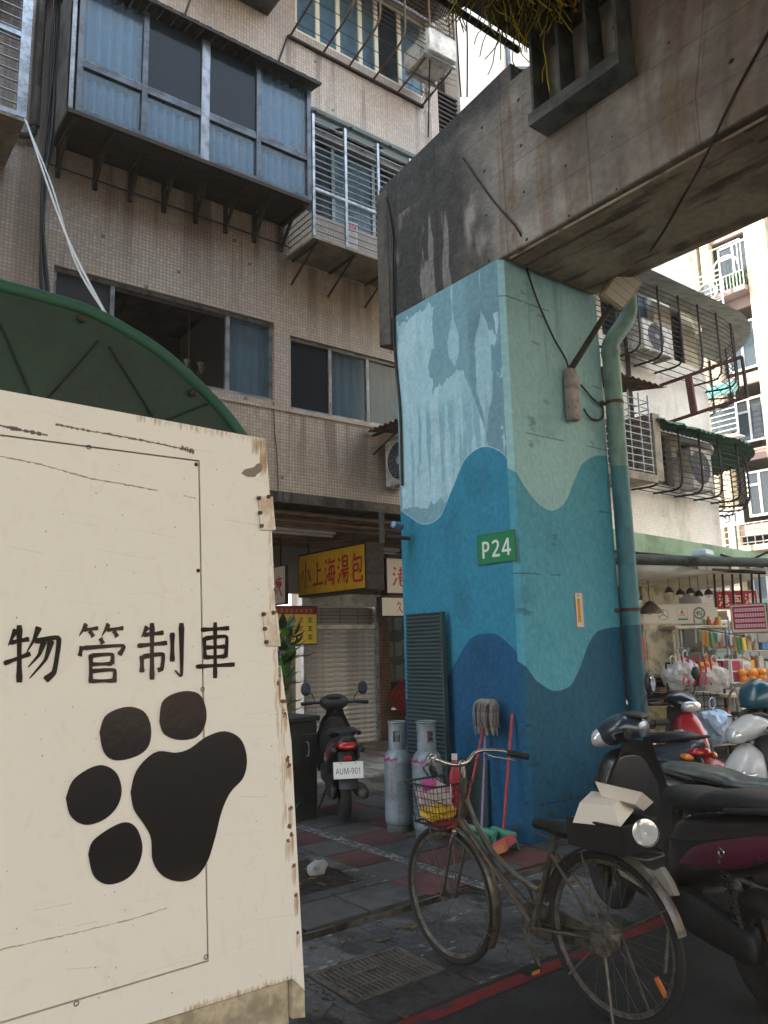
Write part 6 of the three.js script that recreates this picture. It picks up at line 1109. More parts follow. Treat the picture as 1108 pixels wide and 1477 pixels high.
  const ringAt = (t) => { const k = 0.78 + 0.22 * t, zc = (bz0 + bz1) / 2 + 0.015 * (1 - t), hz = (bz1 - bz0) / 2 * k, hw = bw * k, y = yb + (yt - yb) * t; return [[-hw, y, zc - hz], [hw, y, zc - hz], [hw, y, zc + hz], [-hw, y, zc + hz]]; };
  const bk = obj('basket', [tube([...ringAt(1)], 0.006, 6, 40, true, 0.1), tube([...ringAt(0)], 0.005, 6, 40, true, 0.1)], M.black, B);
  for (let i = 1; i < 6; i++) obj('wire', tube(ringAt(i / 6), 0.0018, 4, 40, true, 0.1), M.black, bk);
  for (let s = 0; s < 4; s++) for (let i = 0; i < 9; i++) { const a = ringAt(1), b = ringAt(0), t = (i + 0.5) / 9, L = (p, q) => p.map((v, k) => v + (q[k] - v) * t); obj('wire', rod(L(a[s], a[(s + 1) % 4]), L(b[s], b[(s + 1) % 4]), 0.0018, 0.0018, 4), M.black, bk); }
  for (let i = 0; i < 7; i++) { const b = ringAt(0), t = (i + 0.5) / 7; obj('wire', rod([b[0][0] + (b[1][0] - b[0][0]) * t, yb, b[0][2]], [b[0][0] + (b[1][0] - b[0][0]) * t, yb, b[2][2]], 0.0018, 0.0018, 4), M.black, bk); }
  obj('basket_bracket', [rod([0, yb - 0.005, (bz0 + bz1) / 2], [0, hB.y - 0.02, hB.z - 0.02], 0.007), box(0.2, 0.012, 0.12, 0, yb - 0.012, bz1 - 0.08), rod([-0.05, yF, zF], [-0.08, yb, (bz0 + bz1) / 2], 0.004), rod([0.05, yF, zF], [0.08, yb, (bz0 + bz1) / 2], 0.004)], M.steelDull, B);
  // rear rack and black box basket
  const rk = 0.725;
  obj('rack', [tube([[-0.06, rk - 0.02, sT.z + 0.06], [-0.065, rk, sT.z + 0.16], [-0.065, rk, zR + 0.24], [0.065, rk, zR + 0.24], [0.065, rk, sT.z + 0.16], [0.06, rk - 0.02, sT.z + 0.06]], 0.005, 6, 40, false, 0.1), rod([-0.065, rk, zR - 0.02], [0.065, rk, zR - 0.02], 0.004), rod([-0.065, rk, zR + 0.1], [0.065, rk, zR + 0.1], 0.004)], M.steelDull, B);
  const kb = obj('rear_basket', [span(-0.11, 0.13, rk + 0.006, rk + 0.014, zR - 0.11, zR + 0.17), span(-0.115, -0.107, rk + 0.014, rk + 0.115, zR - 0.11, zR + 0.17), span(0.127, 0.135, rk + 0.014, rk + 0.115, zR - 0.11, zR + 0.17), span(-0.106, 0.126, rk + 0.014, rk + 0.115, zR - 0.11, zR - 0.10), span(-0.106, 0.126, rk + 0.014, rk + 0.115, zR + 0.16, zR + 0.17)], M.black, B);
  obj('basket_rim', [rod([-0.112, rk + 0.118, zR - 0.11], [-0.112, rk + 0.118, zR + 0.17], 0.006), rod([-0.112, rk + 0.118, zR + 0.17], [0.132, rk + 0.118, zR + 0.17], 0.006), rod([0.132, rk + 0.118, zR - 0.11], [0.132, rk + 0.118, zR + 0.17], 0.006)], M.rubber, kb);
  const spk = obj('wheel_reflector', rbox(0.012, 0.075, 0.022, 0.004, 0, yR - 0.13, zR + 0.22, -0.6), M.orange, B);
  // round headlamp hung at the back corner of the rear basket
  const lp = deep(930, 1200, 3.02), lq = V3(lp.x - BX, lp.y, lp.z + 2.7);
  const lam = lathe([[0, -0.02], [0.036, -0.015], [0.050, 0.0], [0.054, 0.012]], 28), face = lathe([[0.0, 0.010], [0.02, 0.013], [0.04, 0.012], [0.050, 0.008]], 28);
  const qd = new THREE.Quaternion().setFromUnitVectors(V3(0, 1, 0), V3(-0.6, 0.05, 0.75).normalize());
  for (const g of [lam, face]) { g.applyQuaternion(qd); g.translate(lq.x, lq.y, lq.z); }
  const dl = obj('round_lamp', lam, M.chrome, B); M.lampGlass = phy({ color: new THREE.Color().setRGB(0.72, 0.72, 0.7), roughness: 0.15, metalness: 0.5, bumpMap: grainBump, bumpScale: 0.003 }); obj('lens', face, M.lampGlass, dl);
  // ---- things carried by the bicycle
  const fb = thing('foam_box', 'open white foam takeaway box in the rear basket of the bicycle', 'box', [BX, rk + 0.095, -2.18], 0.35);
  M.foam = std({ color: new THREE.Color().setRGB(0.74, 0.68, 0.58), roughness: 0.85, side: THREE.DoubleSide });
  const tray = (w, d, h, k) => { const o = []; const a = [[-w, -d], [w, -d], [w, d], [-w, d]], b = a.map(([x, z]) => [x * k, z * k]); for (let i = 0; i < 4; i++) { const j = (i + 1) % 4; o.push(surf(1, 1, (u, v) => { const p = a[i].map((q, n) => q + (a[j][n] - q) * u), q2 = b[i].map((q, n) => q + (b[j][n] - q) * u); return [p[0] + (q2[0] - p[0]) * v, h * v, p[1] + (q2[1] - p[1]) * v]; })); } o.push(surf(1, 1, (u, v) => [b[0][0] + (b[1][0] - b[0][0]) * u, h, b[0][1] + (b[3][1] - b[0][1]) * v])); return mergeGeometries(o.map((g) => prep(g))); };
  const t1 = tray(0.115, 0.10, 0.075, 0.72); t1.rotateZ(0.12); t1.translate(0, 0.03, -0.02); obj('tray', t1, M.foam, fb);
  const t2 = tray(0.115, 0.10, -0.05, 0.72); t2.rotateZ(-0.35); t2.rotateX(0.15); t2.translate(0.09, 0.12, 0.05); obj('lid', t2, M.foam, fb);
  const crump = (label, name, x, y, z, R, col, sx = 1, sy = 1, sd = 1) => { const g = new THREE.IcosahedronGeometry(R, 4), q = g.attributes.position; for (let i = 0; i < q.count; i++) { const n = V3(q.getX(i), q.getY(i), q.getZ(i)).normalize(), k = 0.72 + 0.5 * vnoise(n.x * 3 + 9, n.y * 3 + n.z * 4 + 9, 64, sd) + 0.14 * vnoise(n.x * 9 + 20, n.z * 9 + n.y * 8 + 20, 64, sd + 5); q.setXYZ(i, n.x * R * k * sx, n.y * R * k * sy, n.z * R * k); } g.computeVertexNormals(); const o = thing(name, label, 'bag', [x, y, z]); obj('bag', g, phy({ color: new THREE.Color().setRGB(...col), roughness: 0.35 }), o); return o; };
  crump('pale pink plastic bag lying in the front basket', 'plastic_bag', BX - 0.02, 0.785, -3.28, 0.085, [0.5, 0.4, 0.38], 1.15, 0.8, 3);
  crump('bright yellow cloth in the bottom of the front basket', 'cloth', BX - 0.03, 0.72, -3.25, 0.075, [0.6, 0.4, 0.02], 1.2, 0.6, 7);
  crump('dark magenta scrap on top in the front basket', 'plastic_bag', BX - 0.05, 0.845, -3.29, 0.042, [0.5, 0.04, 0.22], 1.2, 0.7, 11);
  const rc = thing('red_cloth', 'crumpled red cloth tucked under the front basket', 'cloth', [BX, 0.655, -3.24]); const rg = new THREE.IcosahedronGeometry(0.075, 3), q = rg.attributes.position; for (let i = 0; i < q.count; i++) { const k = 0.7 + 0.5 * vnoise(q.getX(i) * 40 + 9, q.getZ(i) * 40 + 9, 64, 4); q.setXYZ(i, q.getX(i) * k * 1.3, q.getY(i) * k * 0.35, q.getZ(i) * k * 1.5); } rg.computeVertexNormals(); obj('cloth', rg, M.plain(0.35, 0.03, 0.04, 0.8), rc);
  const cd = thing('white_card', 'white card hanging on the front basket', 'card', deep(650, 1148, 3.72), 0.9); obj('card', ext([[-0.04, 0.02], [0.0, 0.055], [0.03, 0.03], [0.03, -0.05]], 0.003, 0), M.plain(0.7, 0.7, 0.68, 0.6), cd);
  const rb2 = thing('red_bottle', 'tall red bottle and thermos in the front basket', 'bottle', [BX + 0.07, 0.70, -3.22]); obj('bottle', lathe([[0, 0], [0.03, 0], [0.032, 0.02], [0.032, 0.2], [0.014, 0.25], [0.014, 0.28], [0, 0.28]], 14), M.plain(0.4, 0.03, 0.05, 0.35), rb2); obj('cap', T(new THREE.CylinderGeometry(0.016, 0.016, 0.03, 12), 0, 0.29, 0), M.plain(0.6, 0.6, 0.58, 0.4), rb2);
}
// ---------------------------------------------------------------- motor scooters; +x is forward, origin under the rear wheel
const gloss = (r, g, b, x = {}) => phy({ color: new THREE.Color().setRGB(r, g, b), roughness: 0.35, clearcoat: 0.8, clearcoatRoughness: 0.12, ...x });
M.plast = M.plain(0.02, 0.02, 0.022, 0.55, { bumpMap: grainBump, bumpScale: 0.0006 });
M.seatBlack = M.plain(0.018, 0.019, 0.022, 0.5, { bumpMap: grainBump, bumpScale: 0.001 });
M.seatGrey = std({ ...wm([92, 100, 96], [58, 64, 62], 0.8, 801, 0.4), roughness: 0.32 });
M.lensClear = phy({ color: new THREE.Color().setRGB(0.7, 0.7, 0.7), roughness: 0.08, metalness: 0.35 });
M.lensRed = phy({ color: new THREE.Color().setRGB(0.4, 0.015, 0.012), roughness: 0.12, clearcoat: 1 });
M.lensAmber = phy({ color: new THREE.Color().setRGB(0.8, 0.2, 0.02), roughness: 0.15, clearcoat: 1 });
M.mirrorGlass = std({ color: new THREE.Color().setRGB(0.8, 0.8, 0.8), metalness: 1, roughness: 0.04 });
function plateMat(text) { return std({ map: ctex(256, 128, (x, w, h) => { x.fillStyle = '#d9d9d2'; x.fillRect(0, 0, w, h); x.fillStyle = '#30343a'; x.font = (text.length > 5 ? 58 : 78) + 'px sans-serif'; x.textAlign = 'center'; x.textBaseline = 'middle'; x.save(); x.translate(w / 2, h / 2 + 8); x.scale(0.92, 1.12); x.fillText(text, 0, 0); x.restore(); x.fillStyle = '#6a6a66'; x.fillRect(60, 8, 10, 8); x.fillRect(186, 8, 10, 8); }), roughness: 0.45 }); }
function scooter(label, pos, turn, o) {
  const s = thing('motor_scooter', label, 'scooter', pos, turn, 'motor scooters parked around the pier');
  const B = o.body, A = o.accent || B, S = o.seat || M.seatBlack, wb = 1.27, R = 0.225;
  for (const [x, front] of [[0, 0], [wb, 1]]) {
    const w = obj('wheel', [T(new THREE.TorusGeometry(R - 0.085, 0.016, 8, 32), x, R, 0), rod([x, R, -0.06], [x, R, 0.06], 0.035, 0.035, 14), ...[0, 1, 2, 3, 4].map((i) => { const a = i * 1.2566; return flat([x + 0.03 * Math.cos(a), R + 0.03 * Math.sin(a), 0], [x + (R - 0.09) * Math.cos(a), R + (R - 0.09) * Math.sin(a), 0], 0.03, 0.028, V3(0, 0, 1)); })], M.ironDark, s);
    obj('tyre', T(new THREE.TorusGeometry(R - 0.05, 0.05, 14, 40), x, R, 0), M.rubber, w);
  }
  // engine and drive cover on the left side, exhaust on the right
  obj('engine', [loft([[-0.06, 0.25, -0.1, 0.03, 0.05, 3], [0.1, 0.26, -0.1, 0.045, 0.075, 3], [0.35, 0.27, -0.1, 0.05, 0.085, 3], [0.52, 0.28, -0.1, 0.03, 0.06, 3]], 14, 3), rbox(0.26, 0.2, 0.2, 0.04, 0.4, 0.3, 0.02)], M.plast, s);
  if (o.drive) {     // pale side skirt with raised front fin along the left side
    const dx = o.driveX || 0, dy = o.driveY || 0;
    const d = obj('side_skirt', ext([[-0.08, 0.30], [-0.02, 0.34], [0.06, 0.30], [0.30, 0.29], [0.36, 0.33], [0.44, 0.45], [0.50, 0.47], [0.47, 0.36], [0.42, 0.25], [0.34, 0.205], [0.08, 0.20], [-0.02, 0.215], [-0.12, 0.25]], 0.03, 0.008).translate(dx, dy, -0.215), o.drive, s);
    const g = new THREE.PlaneGeometry(0.22, 0.05); g.rotateY(Math.PI); g.translate(dx + 0.18, dy + 0.248, -0.2165);
    obj('lettering', keepUV(g), std({ map: ctex(512, 112, (x, w, h) => { x.fillStyle = '#a59c86'; x.fillRect(0, 0, w, h); x.fillStyle = '#26241f'; x.font = 'bold 92px sans-serif'; x.textAlign = 'center'; x.textBaseline = 'middle'; x.letterSpacing = '6px'; x.fillText('YAMAHA', w / 2, h / 2 + 4); }), roughness: 0.5 }), d);
  }
  obj('exhaust', [loft([[-0.28, 0.28, 0.15, 0.04, 0.05, 2.4], [-0.1, 0.27, 0.15, 0.052, 0.065, 2.4], [0.15, 0.25, 0.145, 0.05, 0.06, 2.4], [0.24, 0.24, 0.14, 0.02, 0.025, 2]], 14, 3), tube([[0.22, 0.24, 0.14], [0.4, 0.2, 0.12], [0.5, 0.22, 0.05]], 0.016, 8, 16)], M.steelDull, s);
  for (const z of [-1, 1]) obj('shock_absorber', [rod([0.0, 0.27, z * 0.11], [0.1, 0.56, z * 0.1], 0.011), tube(Array.from({ length: 40 }, (_, i) => { const t = i / 39, a = t * 6.283 * 7; return [0.02 + t * 0.07 + 0.02 * Math.cos(a), 0.32 + t * 0.2, z * 0.11 + 0.02 * Math.sin(a)]; }), 0.004, 4, 120)], M.ironDark, s);
  // rear bodywork sweeping up to the tail
  const bod = loft([[-0.36, 0.755, 0, 0.03, 0.025, 2.2], [-0.30, 0.73, 0, 0.075, 0.06, 2.4], [-0.12, 0.66, 0, 0.12, 0.105, 2.6], [0.12, 0.59, 0, 0.145, 0.125, 2.8], [0.36, 0.52, 0, 0.15, 0.15, 3], [0.50, 0.45, 0, 0.125, 0.14, 3], [0.56, 0.42, 0, 0.09, 0.10, 3]], 26, 5);
  obj('rear_body', bod, B, s);
  for (const z of [-1, 1]) obj('side_panel', loft([[-0.33, 0.735, z * 0.05, 0.02, 0.018, 2], [-0.2, 0.665, z * 0.10, 0.024, 0.045, 2.2], [0.02, 0.59, z * 0.135, 0.026, 0.06, 2.2], [0.22, 0.535, z * 0.15, 0.02, 0.04, 2], [0.34, 0.48, z * 0.148, 0.008, 0.008, 2]], 16, 4), A, s);
  if (o.badge) { const g = obj('badge', [T(new THREE.TorusGeometry(0.018, 0.006, 6, 4), 0.015, 0.60, -0.168, 0, Math.PI, 0.4), flat([0.03, 0.585, -0.167], [0.035, 0.555, -0.166], 0.004, 0.011, V3(0, 0, 1))], M.chrome, s); }
  const seat = loft([[-0.26, 0.79, 0, 0.05, 0.02, 2.4], [-0.2, 0.80, 0, 0.095, 0.035, 2.6], [0.0, 0.785, 0, 0.125, 0.045, 2.8], [0.16, 0.765, 0, 0.135, 0.045, 2.8], [0.24, 0.745, 0, 0.135, 0.04, 2.8], [0.42, 0.735, 0, 0.12, 0.045, 2.6], [0.56, 0.72, 0, 0.075, 0.04, 2.4], [0.60, 0.70, 0, 0.04, 0.02, 2]], 24, 5);
  obj('seat', seat, S, s); if (o.seam) obj('seat_piping', tube([[-0.22, 0.79, 0.098], [0.0, 0.78, 0.13], [0.2, 0.75, 0.138], [0.42, 0.73, 0.122], [0.57, 0.71, 0.075]], 0.005, 5, 30), M.plast, s);
  obj('grab_rail', tube([[0.0, 0.76, -0.14], [-0.18, 0.79, -0.135], [-0.34, 0.82, -0.09], [-0.38, 0.825, 0], [-0.34, 0.82, 0.09], [-0.18, 0.79, 0.135], [0.0, 0.76, 0.14]], 0.012, 8, 40), o.rail || M.plast, s);
  for (const z of [-1, 1]) { obj('panel_gap', tube([[-0.26, 0.70, z * 0.098], [-0.05, 0.665, z * 0.136], [0.2, 0.60, z * 0.152], [0.42, 0.56, z * 0.146]], 0.0028, 4, 24), M.rubber, s); for (const [a, b, c] of [[0.30, 0.50, 0.155], [0.44, 0.46, 0.143], [-0.16, 0.62, 0.128]]) obj('screw', rod([a, b, z * c], [a, b, z * (c + 0.004)], 0.006, 0.006, 8), M.steelDull, s); }
  // tail: lamp, signals, mudguard, plate
  obj('tail_lamp', loft([[-0.385, 0.69, 0, 0.03, 0.012, 2.4], [-0.36, 0.70, 0, 0.075, 0.032, 2.6], [-0.30, 0.70, 0, 0.088, 0.04, 2.6], [-0.24, 0.69, 0, 0.085, 0.03, 2.4]], 18, 3), M.lensRed, s);
  for (const z of [-1, 1]) obj('turn_signal', loft([[-0.37, 0.66, z * 0.11, 0.012, 0.014, 2], [-0.33, 0.665, z * 0.125, 0.028, 0.028, 2.2], [-0.25, 0.665, z * 0.125, 0.018, 0.022, 2]], 14, 3), o.rear || M.lensAmber, s);
  obj('rear_mudguard', surf(8, 10, (u, v) => { const k = (u - 0.5) * 2; return [-0.24 - 0.17 * v - 0.03 * (1 - k * k), 0.64 - 0.34 * v + 0.05 * v * v, k * (0.075 + 0.01 * v)]; }), (() => { const m = M.plast.clone(); m.side = THREE.DoubleSide; return m; })(), s);
  obj('reflector', rbox(0.012, 0.035, 0.07, 0.004, -0.372, 0.60, 0), M.lensRed, s);
  if (o.plate) { const p = obj('number_plate', rbox(0.006, 0.145, 0.265, 0.003, 0, 0, 0), M.galv, s); p.position.set(-0.392, 0.50, 0); p.rotation.z = -0.28; const g = new THREE.PlaneGeometry(0.258, 0.138); g.rotateY(-Math.PI / 2); g.translate(-0.0045, 0, 0); obj('plate_face', keepUV(g), plateMat(o.plate), p); }
  // floorboard, leg shield, front
  obj('floorboard', [loft([[0.46, 0.30, 0, 0.12, 0.07, 4], [0.6, 0.285, 0, 0.15, 0.055, 4], [0.82, 0.285, 0, 0.16, 0.05, 4], [0.98, 0.32, 0, 0.15, 0.06, 4]], 20, 3)], M.plast, s);
  const ls = (k, th) => surf(12, 14, (u, v) => { const q = (u - 0.5) * 2, y = 0.30 + 0.62 * v, w = 0.175 + 0.05 * Math.sin(Math.PI * Math.min(1, v * 1.1)) - 0.09 * v * v, x = 0.96 + 0.02 * v - 0.10 * v * v + 0.10 * (1 - q * q) * (0.45 + 0.55 * v) + th; return [x, y, q * w]; });
  const dm = B.clone(); dm.side = THREE.DoubleSide; const fm = (o.front || B).clone(); fm.side = THREE.DoubleSide;
  obj('leg_shield', ls(1, 0), M.plast.clone(), s).material.side = THREE.DoubleSide;
  obj('front_cowl', loft([[0.96, 0.62, 0, 0.15, 0.22, 2.4], [1.04, 0.64, 0, 0.165, 0.24, 2.4], [1.12, 0.63, 0, 0.13, 0.20, 2.3], [1.20, 0.58, 0, 0.075, 0.13, 2.2], [1.26, 0.53, 0, 0.03, 0.05, 2]], 26, 4), o.front || B, s);
  for (const z of [-1, 1]) obj('front_signal', loft([[1.02, 0.70, z * 0.155, 0.014, 0.02, 2], [1.10, 0.69, z * 0.135, 0.026, 0.036, 2], [1.16, 0.67, z * 0.105, 0.012, 0.016, 2]], 12, 3), o.signal || M.lensAmber, s);
  obj('front_mudguard', surf(14, 8, (u, v) => { const a = 0.35 + 1.9 * u, k = (v - 0.5) * 2; return [wb + (R + 0.03 - 0.03 * k * k) * Math.cos(a) + 0.0, R + (R + 0.03 - 0.025 * k * k) * Math.sin(a), k * 0.075]; }), fm, s);
  for (const z of [-1, 1]) obj('fork', rod([wb, R, z * 0.085], [1.10, 0.62, z * 0.075], 0.017, 0.019, 10), M.steelDull, s);
  // handlebar, headlamp, grips, mirrors
  obj('handlebar_cover', loft([[0.88, 0.98, 0, 0.09, 0.04, 2.3], [0.95, 0.995, 0, 0.15, 0.065, 2.3], [1.03, 0.975, 0, 0.14, 0.08, 2.3], [1.10, 0.95, 0, 0.09, 0.065, 2.2], [1.14, 0.94, 0, 0.04, 0.04, 2]], 24, 4), o.head || B, s);
  obj('headlamp', loft([[1.06, 0.935, 0, 0.10, 0.05, 2.4], [1.11, 0.93, 0, 0.105, 0.055, 2.4], [1.145, 0.925, 0, 0.085, 0.045, 2.3], [1.16, 0.92, 0, 0.03, 0.02, 2]], 22, 4), M.lensClear, s);
  obj('instrument_cluster', T(loft([[-0.06, 0, 0, 0.06, 0.01, 2.4], [0, 0.012, 0, 0.085, 0.016, 2.4], [0.06, 0.01, 0, 0.06, 0.01, 2.4]], 16, 3), 0.93, 1.045, 0), M.plast, s);
  for (const z of [-1, 1]) {
    obj('grip', [rod([0.93, 0.985, z * 0.14], [0.90, 0.99, z * 0.23], 0.014), rod([0.90, 0.99, z * 0.23], [0.86, 0.985, z * 0.35], 0.018, 0.018, 10)], M.rubber, s);
    obj('brake_lever', tube([[0.94, 0.985, z * 0.18], [0.97, 0.975, z * 0.24], [0.93, 0.965, z * 0.34]], 0.006, 6, 12), M.steelDull, s);
    if (!o.noMirror && (!o.oneMirror || z === o.oneMirror)) {
      const my = o.mirrorY || 1.22; obj('mirror_stalk', tube([[0.93, 0.99, z * 0.2], [0.95, 1.08, z * 0.24], [0.93, my - 0.04, z * 0.29]], 0.006, 6, 14), M.plast, s);
      const m = obj('mirror', T(loft([[-0.012, 0, 0, 0.035, 0.045, 2.4], [0.0, 0, 0, 0.052, 0.068, 2.4], [0.02, 0, 0, 0.04, 0.05, 2.2], [0.03, 0, 0, 0.01, 0.012, 2]], 16, 3), 0.92, my, z * 0.30), M.plast, s);
      obj('mirror_glass', T(new THREE.CylinderGeometry(0.046, 0.046, 0.004, 24), 0.905, my, z * 0.30, 0, 0, Math.PI / 2), o.glass || M.mirrorGlass, m);
    }
  }
  if (o.steer) { const m = new THREE.Matrix4().makeTranslation(0.97, 0, 0).multiply(new THREE.Matrix4().makeRotationY(o.steer)).multiply(new THREE.Matrix4().makeTranslation(-0.97, 0, 0)); s.traverse((c) => { if (c.isMesh && ['grip', 'brake_lever', 'handlebar_cover', 'headlamp', 'instrument_cluster', 'mirror', 'mirror_stalk', 'mirror_glass'].includes(c.name)) c.geometry.applyMatrix4(m); }); }
  obj('side_stand', rod([0.5, 0.22, -0.12], [0.42, 0.01, -0.22], 0.01), M.steelDull, s);
  return s;
}
const aim = (a, b) => Math.atan2(-(b.z - a.z), b.x - a.x);   // a = tail, b = head
function park(label, tail, head, o) {       // the tail lamp (or, with o.byHead, the handlebar) stands where it was surveyed
  const d = V3(head.x - tail.x, 0, head.z - tail.z).normalize(), k = o.scale || 1;
  const p = o.byHead ? head.clone().addScaledVector(d, -1.02 * k) : tail.clone().addScaledVector(d, 0.36 * k);
  const sc = scooter(label, [p.x, p.z > -4 ? roadY(p.z) : 0.026, p.z], aim(tail, head), o); sc.scale.setScalar(k); return sc;
}
const magenta = gloss(0.10, 0.008, 0.036), blackGloss = gloss(0.012, 0.012, 0.016), creamPart = std({ color: new THREE.Color().setRGB(0.36, 0.33, 0.26), roughness: 0.5 });
{ // nearest: dark scooter with the magenta flash, tail to the right
  park('black scooter with a magenta side flash and cream side skirt, nearest at right', deep(1085, 1215, 3.4), deep(902, 1092, 4.45), { byHead: true, signal: M.plast, seam: true, body: blackGloss, accent: magenta, drive: creamPart, driveX: 0.42, driveY: 0.11, steer: 0.75, badge: true, mirrorY: 1.2, oneMirror: 1, head: gloss(0.02, 0.03, 0.05), scale: 1.08 });
  park('dark scooter with a shiny grey green seat behind the magenta one', deep(938, 1124, 5.0), deep(1175, 1112, 4.3), { body: blackGloss, seat: M.seatGrey, seam: true, rail: M.plast, noMirror: true });
  park('dark grey scooter with a wide tail lamp and white plate behind the pier pipe', deep(1012, 1062, 6.3), deep(902, 1040, 7.4), { body: gloss(0.05, 0.055, 0.065), accent: gloss(0.06, 0.062, 0.075), plate: '520', noMirror: true });
  park('bright red scooter with its front to the right, in the middle distance', deep(900, 1050, 8.0), deep(988, 1030, 7.3), { byHead: true, body: gloss(0.42, 0.012, 0.02), head: blackGloss, front: gloss(0.42, 0.012, 0.02), signal: M.lensClear, oneMirror: -1 });
  park('white scooter facing left near the right edge', deep(1300, 1090, 4.8), deep(1082, 1078, 5.0), { byHead: true, body: gloss(0.6, 0.6, 0.58), accent: gloss(0.6, 0.6, 0.58), front: gloss(0.6, 0.6, 0.58), head: gloss(0.62, 0.62, 0.6), signal: M.lensClear, noMirror: true });
  park('dark scooter seen from behind with plate AUM-901 in front of the shutter', V3(4.0, 0.75, -5.78), V3(4.66, 1, -6.98), { body: M.plast, accent: gloss(0.10, 0.01, 0.012), plate: 'AUM-901', mirrorY: 1.13, rear: M.plast, glass: M.winDark });
}
{ // teal helmet hung on a parked scooter at the right edge
  const p = deep(1095, 1008, 6.0), h = thing('helmet', 'dark teal open face helmet at the right edge above the white scooter', 'helmet', p, 0.6);
  M.teal = gloss(0.012, 0.07, 0.10);
  const sh = new THREE.SphereGeometry(0.155, 32, 20, 0, Math.PI * 2, 0, 1.95); sh.scale(1.12, 1.0, 0.95); obj('shell', sh, M.teal, h);
  obj('edge', T(new THREE.TorusGeometry(0.146, 0.008, 8, 32), 0, -0.055, 0, Math.PI / 2).scale(1.12, 1, 0.95), M.rubber, h);
  obj('visor_peak', T(ext([[-0.12, 0], [0.12, 0], [0.09, 0.07], [-0.09, 0.07]], 0.01, 0.003).rotateX(-Math.PI / 2).rotateY(-Math.PI / 2), 0.14, 0.02, 0), M.plast, h);
  const st = park('near black scooter under the hanging helmet at the right edge', deep(1260, 1060, 6.6), deep(1108, 1040, 6.15), { body: gloss(0.01, 0.018, 0.022), head: M.plast, noMirror: true, signal: M.plast });
  const pk = thing('helmet_stand', 'steel post carrying the helmet beside the market tables', 'post', [p.x, 0, p.z]); obj('post', rod([0, 0, 0], [0, p.y, 0], 0.02), M.steelDull, pk);
}
// ---------------------------------------------------------------- street market under the awnings beyond the pier
const K = (px, py, d = 12.5) => deep(px, py, d);
{ // awning: green fascia, roof, mouldy beam, tarpaulins
  const a = thing('market_awning', 'pale green awning fascia with a mouldy beam over the market stalls', 'awning');
  M.fascia = std({ ...wm([150, 178, 140], [112, 132, 104], 0.6, 901, 1.5), roughness: 0.7 });
  M.mouldy = std({ ...wm([58, 66, 58], [30, 36, 34], 0.9, 902, 0.6), roughness: 0.85 });
  M.tarpTan = phy({ ...wm([226, 212, 184], [176, 154, 120], 0.8, 903, 1.5), roughness: 0.95, transmission: 0.45, thickness: 0, side: THREE.DoubleSide });
  const l = hitZ(880, 762, -6.5), r = hitZ(1150, 807, -6.5);
  obj('fascia', ext([[l.x, l.y - 0.30], [r.x, r.y - 0.13], [r.x, r.y], [l.x, l.y]], 0.04, 0.004).translate(0, 0, -6.52), M.fascia, a);
  obj('roof_sheet', surf(20, 4, (u, v) => [l.x + (r.x - l.x) * u, l.y - 0.02 + (r.y - l.y) * u + v * 0.12, -6.52 - v * 1.47]), M.tarpTan, a);
  const b0 = hitZ(880, 806, -6.1), b1 = hitZ(1118, 812, -6.1);
  obj('mouldy_beam', rod([b0.x, b0.y, -6.1], [b1.x, b1.y, -6.1], 0.075, 0.075, 12), M.mouldy, a);
  obj('tarpaulin', surf(30, 8, (u, v) => { const x = b0.x + (13.2 - b0.x) * u; return [x, 2.62 - 0.26 * v * (1 - u * 0.4) + 0.05 * Math.sin(u * 9 + v * 3), -6.15 - v * 1.7]; }), M.tarpTan, a);
  obj('post', [rod([8.9, 0, -6.3], [8.9, 2.75, -6.3], 0.03), rod([14.2, 0, -6.3], [14.2, 2.9, -6.3], 0.03)], M.steelGrey, a);
  for (const px of [1030, 1042, 1056, 1068, 1084, 1095]) { const p = K(px, 828, 12.2), q = K(px + 3, 876, 12.2); obj('hanging_bar', rod(p, q, 0.018, 0.018, 5), M.ironDark, a); }
  const tr = K(1028, 822, 12.2), t2 = K(1104, 826, 12.2); obj('roof_truss', [rod(tr, t2, 0.03, 0.03, 6), rod(K(1040, 800, 12.4), K(1100, 818, 12.4), 0.02, 0.02, 5), rod(K(1068, 815, 12.4), K(1110, 795, 12.4), 0.02, 0.02, 5)], M.ironDark, a);
  const bt = thing('plastic_bottle_pack', 'clear plastic pack lying on the mouldy awning beam', 'bag', K(1014, 798, 11.0), 0.2); obj('pack', rbox(0.36, 0.1, 0.2, 0.035, 0, 0, 0, 0, 0, 0, 3), phy({ color: new THREE.Color().setRGB(0.7, 0.8, 0.88), roughness: 0.25, transmission: 0.4, thickness: 0 }), bt);
}
function panel(name, label, cat, pts, d, draw, tw = 256, th = 128, thick = 0.06, frame = M.whiteFrame) {   // upright board spanning two survey points
  const a = deep(pts[0], pts[1], d[0]), b = deep(pts[2], pts[1] + (pts[4] || 0), d[1] || d[0]), bot = deep(pts[0], pts[3], d[0]);
  const w = Math.hypot(b.x - a.x, b.z - a.z), h = a.y - bot.y;
  const s = thing(name, label, cat, [(a.x + b.x) / 2, a.y - h / 2, (a.z + b.z) / 2], Math.atan2(-(b.z - a.z), b.x - a.x));
  obj('board', rbox(w, h, thick, 0.008, 0, 0, -thick / 2 - 0.002), frame, s);
  obj('sign_face', keepUV(new THREE.PlaneGeometry(w - 0.03, h - 0.03)), std({ map: ctex(tw, th, draw), roughness: 0.5 }), s);
  return s;
}
